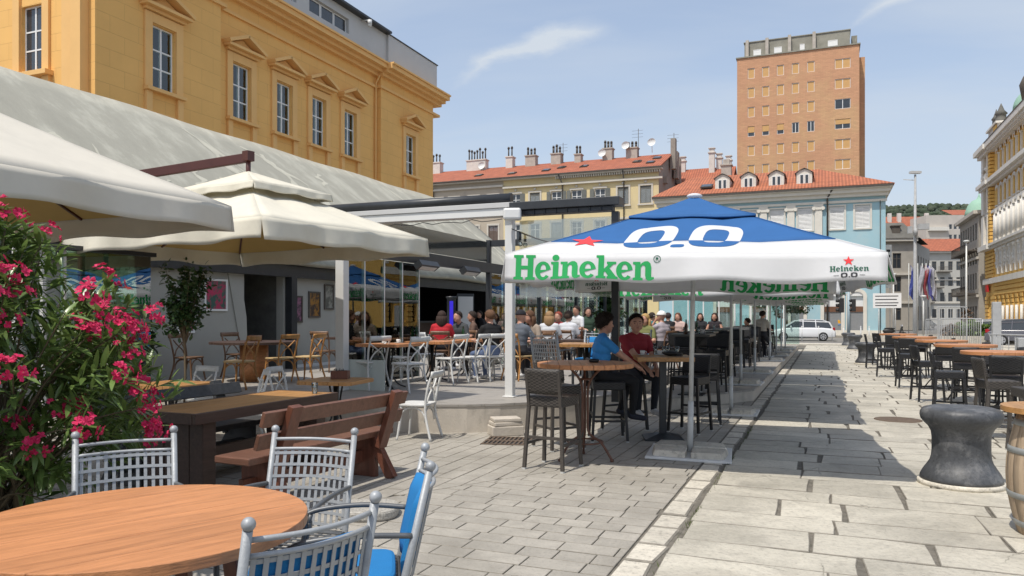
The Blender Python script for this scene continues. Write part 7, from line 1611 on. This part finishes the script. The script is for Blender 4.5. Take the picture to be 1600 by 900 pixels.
for i, px in enumerate((1253, 1279, 1300, 1318, 1345, 1358)):
    mb = MB(); mb.cyl((0, 0, 0), (0, 0, .95), .035, None, 8); mb.ball((0, 0, .96), .05, 8, 6); tag(mb.build('street_post', M['pole'], None, loc=at(px, 49.5, 0)), f'{["first","second","third","fourth","fifth","sixth"][i]} slim grey kerb post from the left, before the road', 'post', 'kerb posts')
# steel barriers
def barrier(label, p0, p1, h, n=12):
    p0, p1 = V(p0), V(p1); L = (p1 - p0).length; a = math.atan2(p1.y - p0.y, p1.x - p0.x); t = thing('street_barrier', label, 'barrier', p0, a, 'steel barriers by the road'); mb = MB(); mb.tube(spline([(0, 0, 0), (0, 0, h * .9), (.1, 0, h), (L - .1, 0, h), (L, 0, h * .9), (L, 0, 0)], 4), .028, 8); mb.bar((.0, 0, .18), (L, 0, .18), .03, .03); mb.build('frame', M['steel_grey'], t)
    for k in range(1, n): mb = MB(); mb.cyl((L * k / n, 0, .18), (L * k / n, 0, h), .011, None, 6); mb.build('upright', M['steel_grey'], t)
    return t
barrier('tall steel barrier behind the right hand tables', at(1466, 40, 0), at(1510, 40, 0), 2.1, 9); barrier('lower steel barrier left of the tall one', at(1447, 42, 0), at(1468, 41, 0), 1.45, 10); barrier('long steel barrier right of the tall one', at(1471, 38.5, 0), at(1532, 37, 0), 1.5, 22); barrier('low railing at the right edge before the dark grey car', at(1548, 27, 0), at(1640, 24, 0), .98, 9)
mb = MB(); mb.box((0, 0, 1.1), (.3, .3, 2.2)); tag(mb.build('gate_pillar', M['steel_grey'], None, loc=at(1557, 31, 0), bevel=.02), 'pale grey square gate pillar left of the dark grey car', 'pillar')
mb = MB(); mb.box((0, 0, .5), (.35, .35, 1.0)); tag(mb.build('gate_pillar', M['steel_grey'], None, loc=at(1600, 22, 0), bevel=.02), 'low grey pillar at the end of the railing, right edge', 'pillar')
mb = MB(); mb.bx(-5, 14, -.2, .2, 0, .45); o = mb.build('stone_wall', M['kerb'], None, loc=at(1478, 46, 0), rz=rad(8)); tag(o, 'low pale stone wall behind the steel barriers', 'wall')
# scooter
sc2 = thing('motor_scooter', 'dark motor scooter parked by the information board', 'scooter', at(1398, 56, -.05), rad(10)); mb = MB()
for x in (-.6, .6): mb.tube([(x + .22 * math.cos(k * .5236), 0, .26 + .22 * math.sin(k * .5236)) for k in range(12)], .07, 8, closed=True)
mb.build('wheel', M['tyre'], sc2); mb = MB(); mb.ball((-.4, 0, .62), .3, 12, 8, sc=(1.5, .55, .6)); mb.box((.05, 0, .3), (.55, .3, .08)); mb.bar((.3, 0, .3), (.5, 0, .95), .34, .08, up=(1, 0, 0)); mb.bar((.62, 0, .3), (.45, 0, 1.05), .06, .06); mb.build('body', M['iron'], sc2, bevel=.03)
mb = MB(); mb.ball((-.35, 0, .8), .22, 10, 6, sc=(1.8, .7, .3)); mb.build('seat', M['tyre'], sc2); mb = MB(); mb.bar((.42, -.34, 1.05), (.42, .34, 1.05), .03, .03); mb.ball((.5, 0, .98), .1, 8, 6); mb.build('handlebar', M['rim'], sc2)
cbx = MB(); cbx.bx(-.5, .5, -.2, .2, 0, 1.3); tag(cbx.build('utility_cabinet', M['grille'], None, loc=at(1371, 65.5, .1), bevel=.02), 'grey utility cabinet against the blue house', 'cabinet')
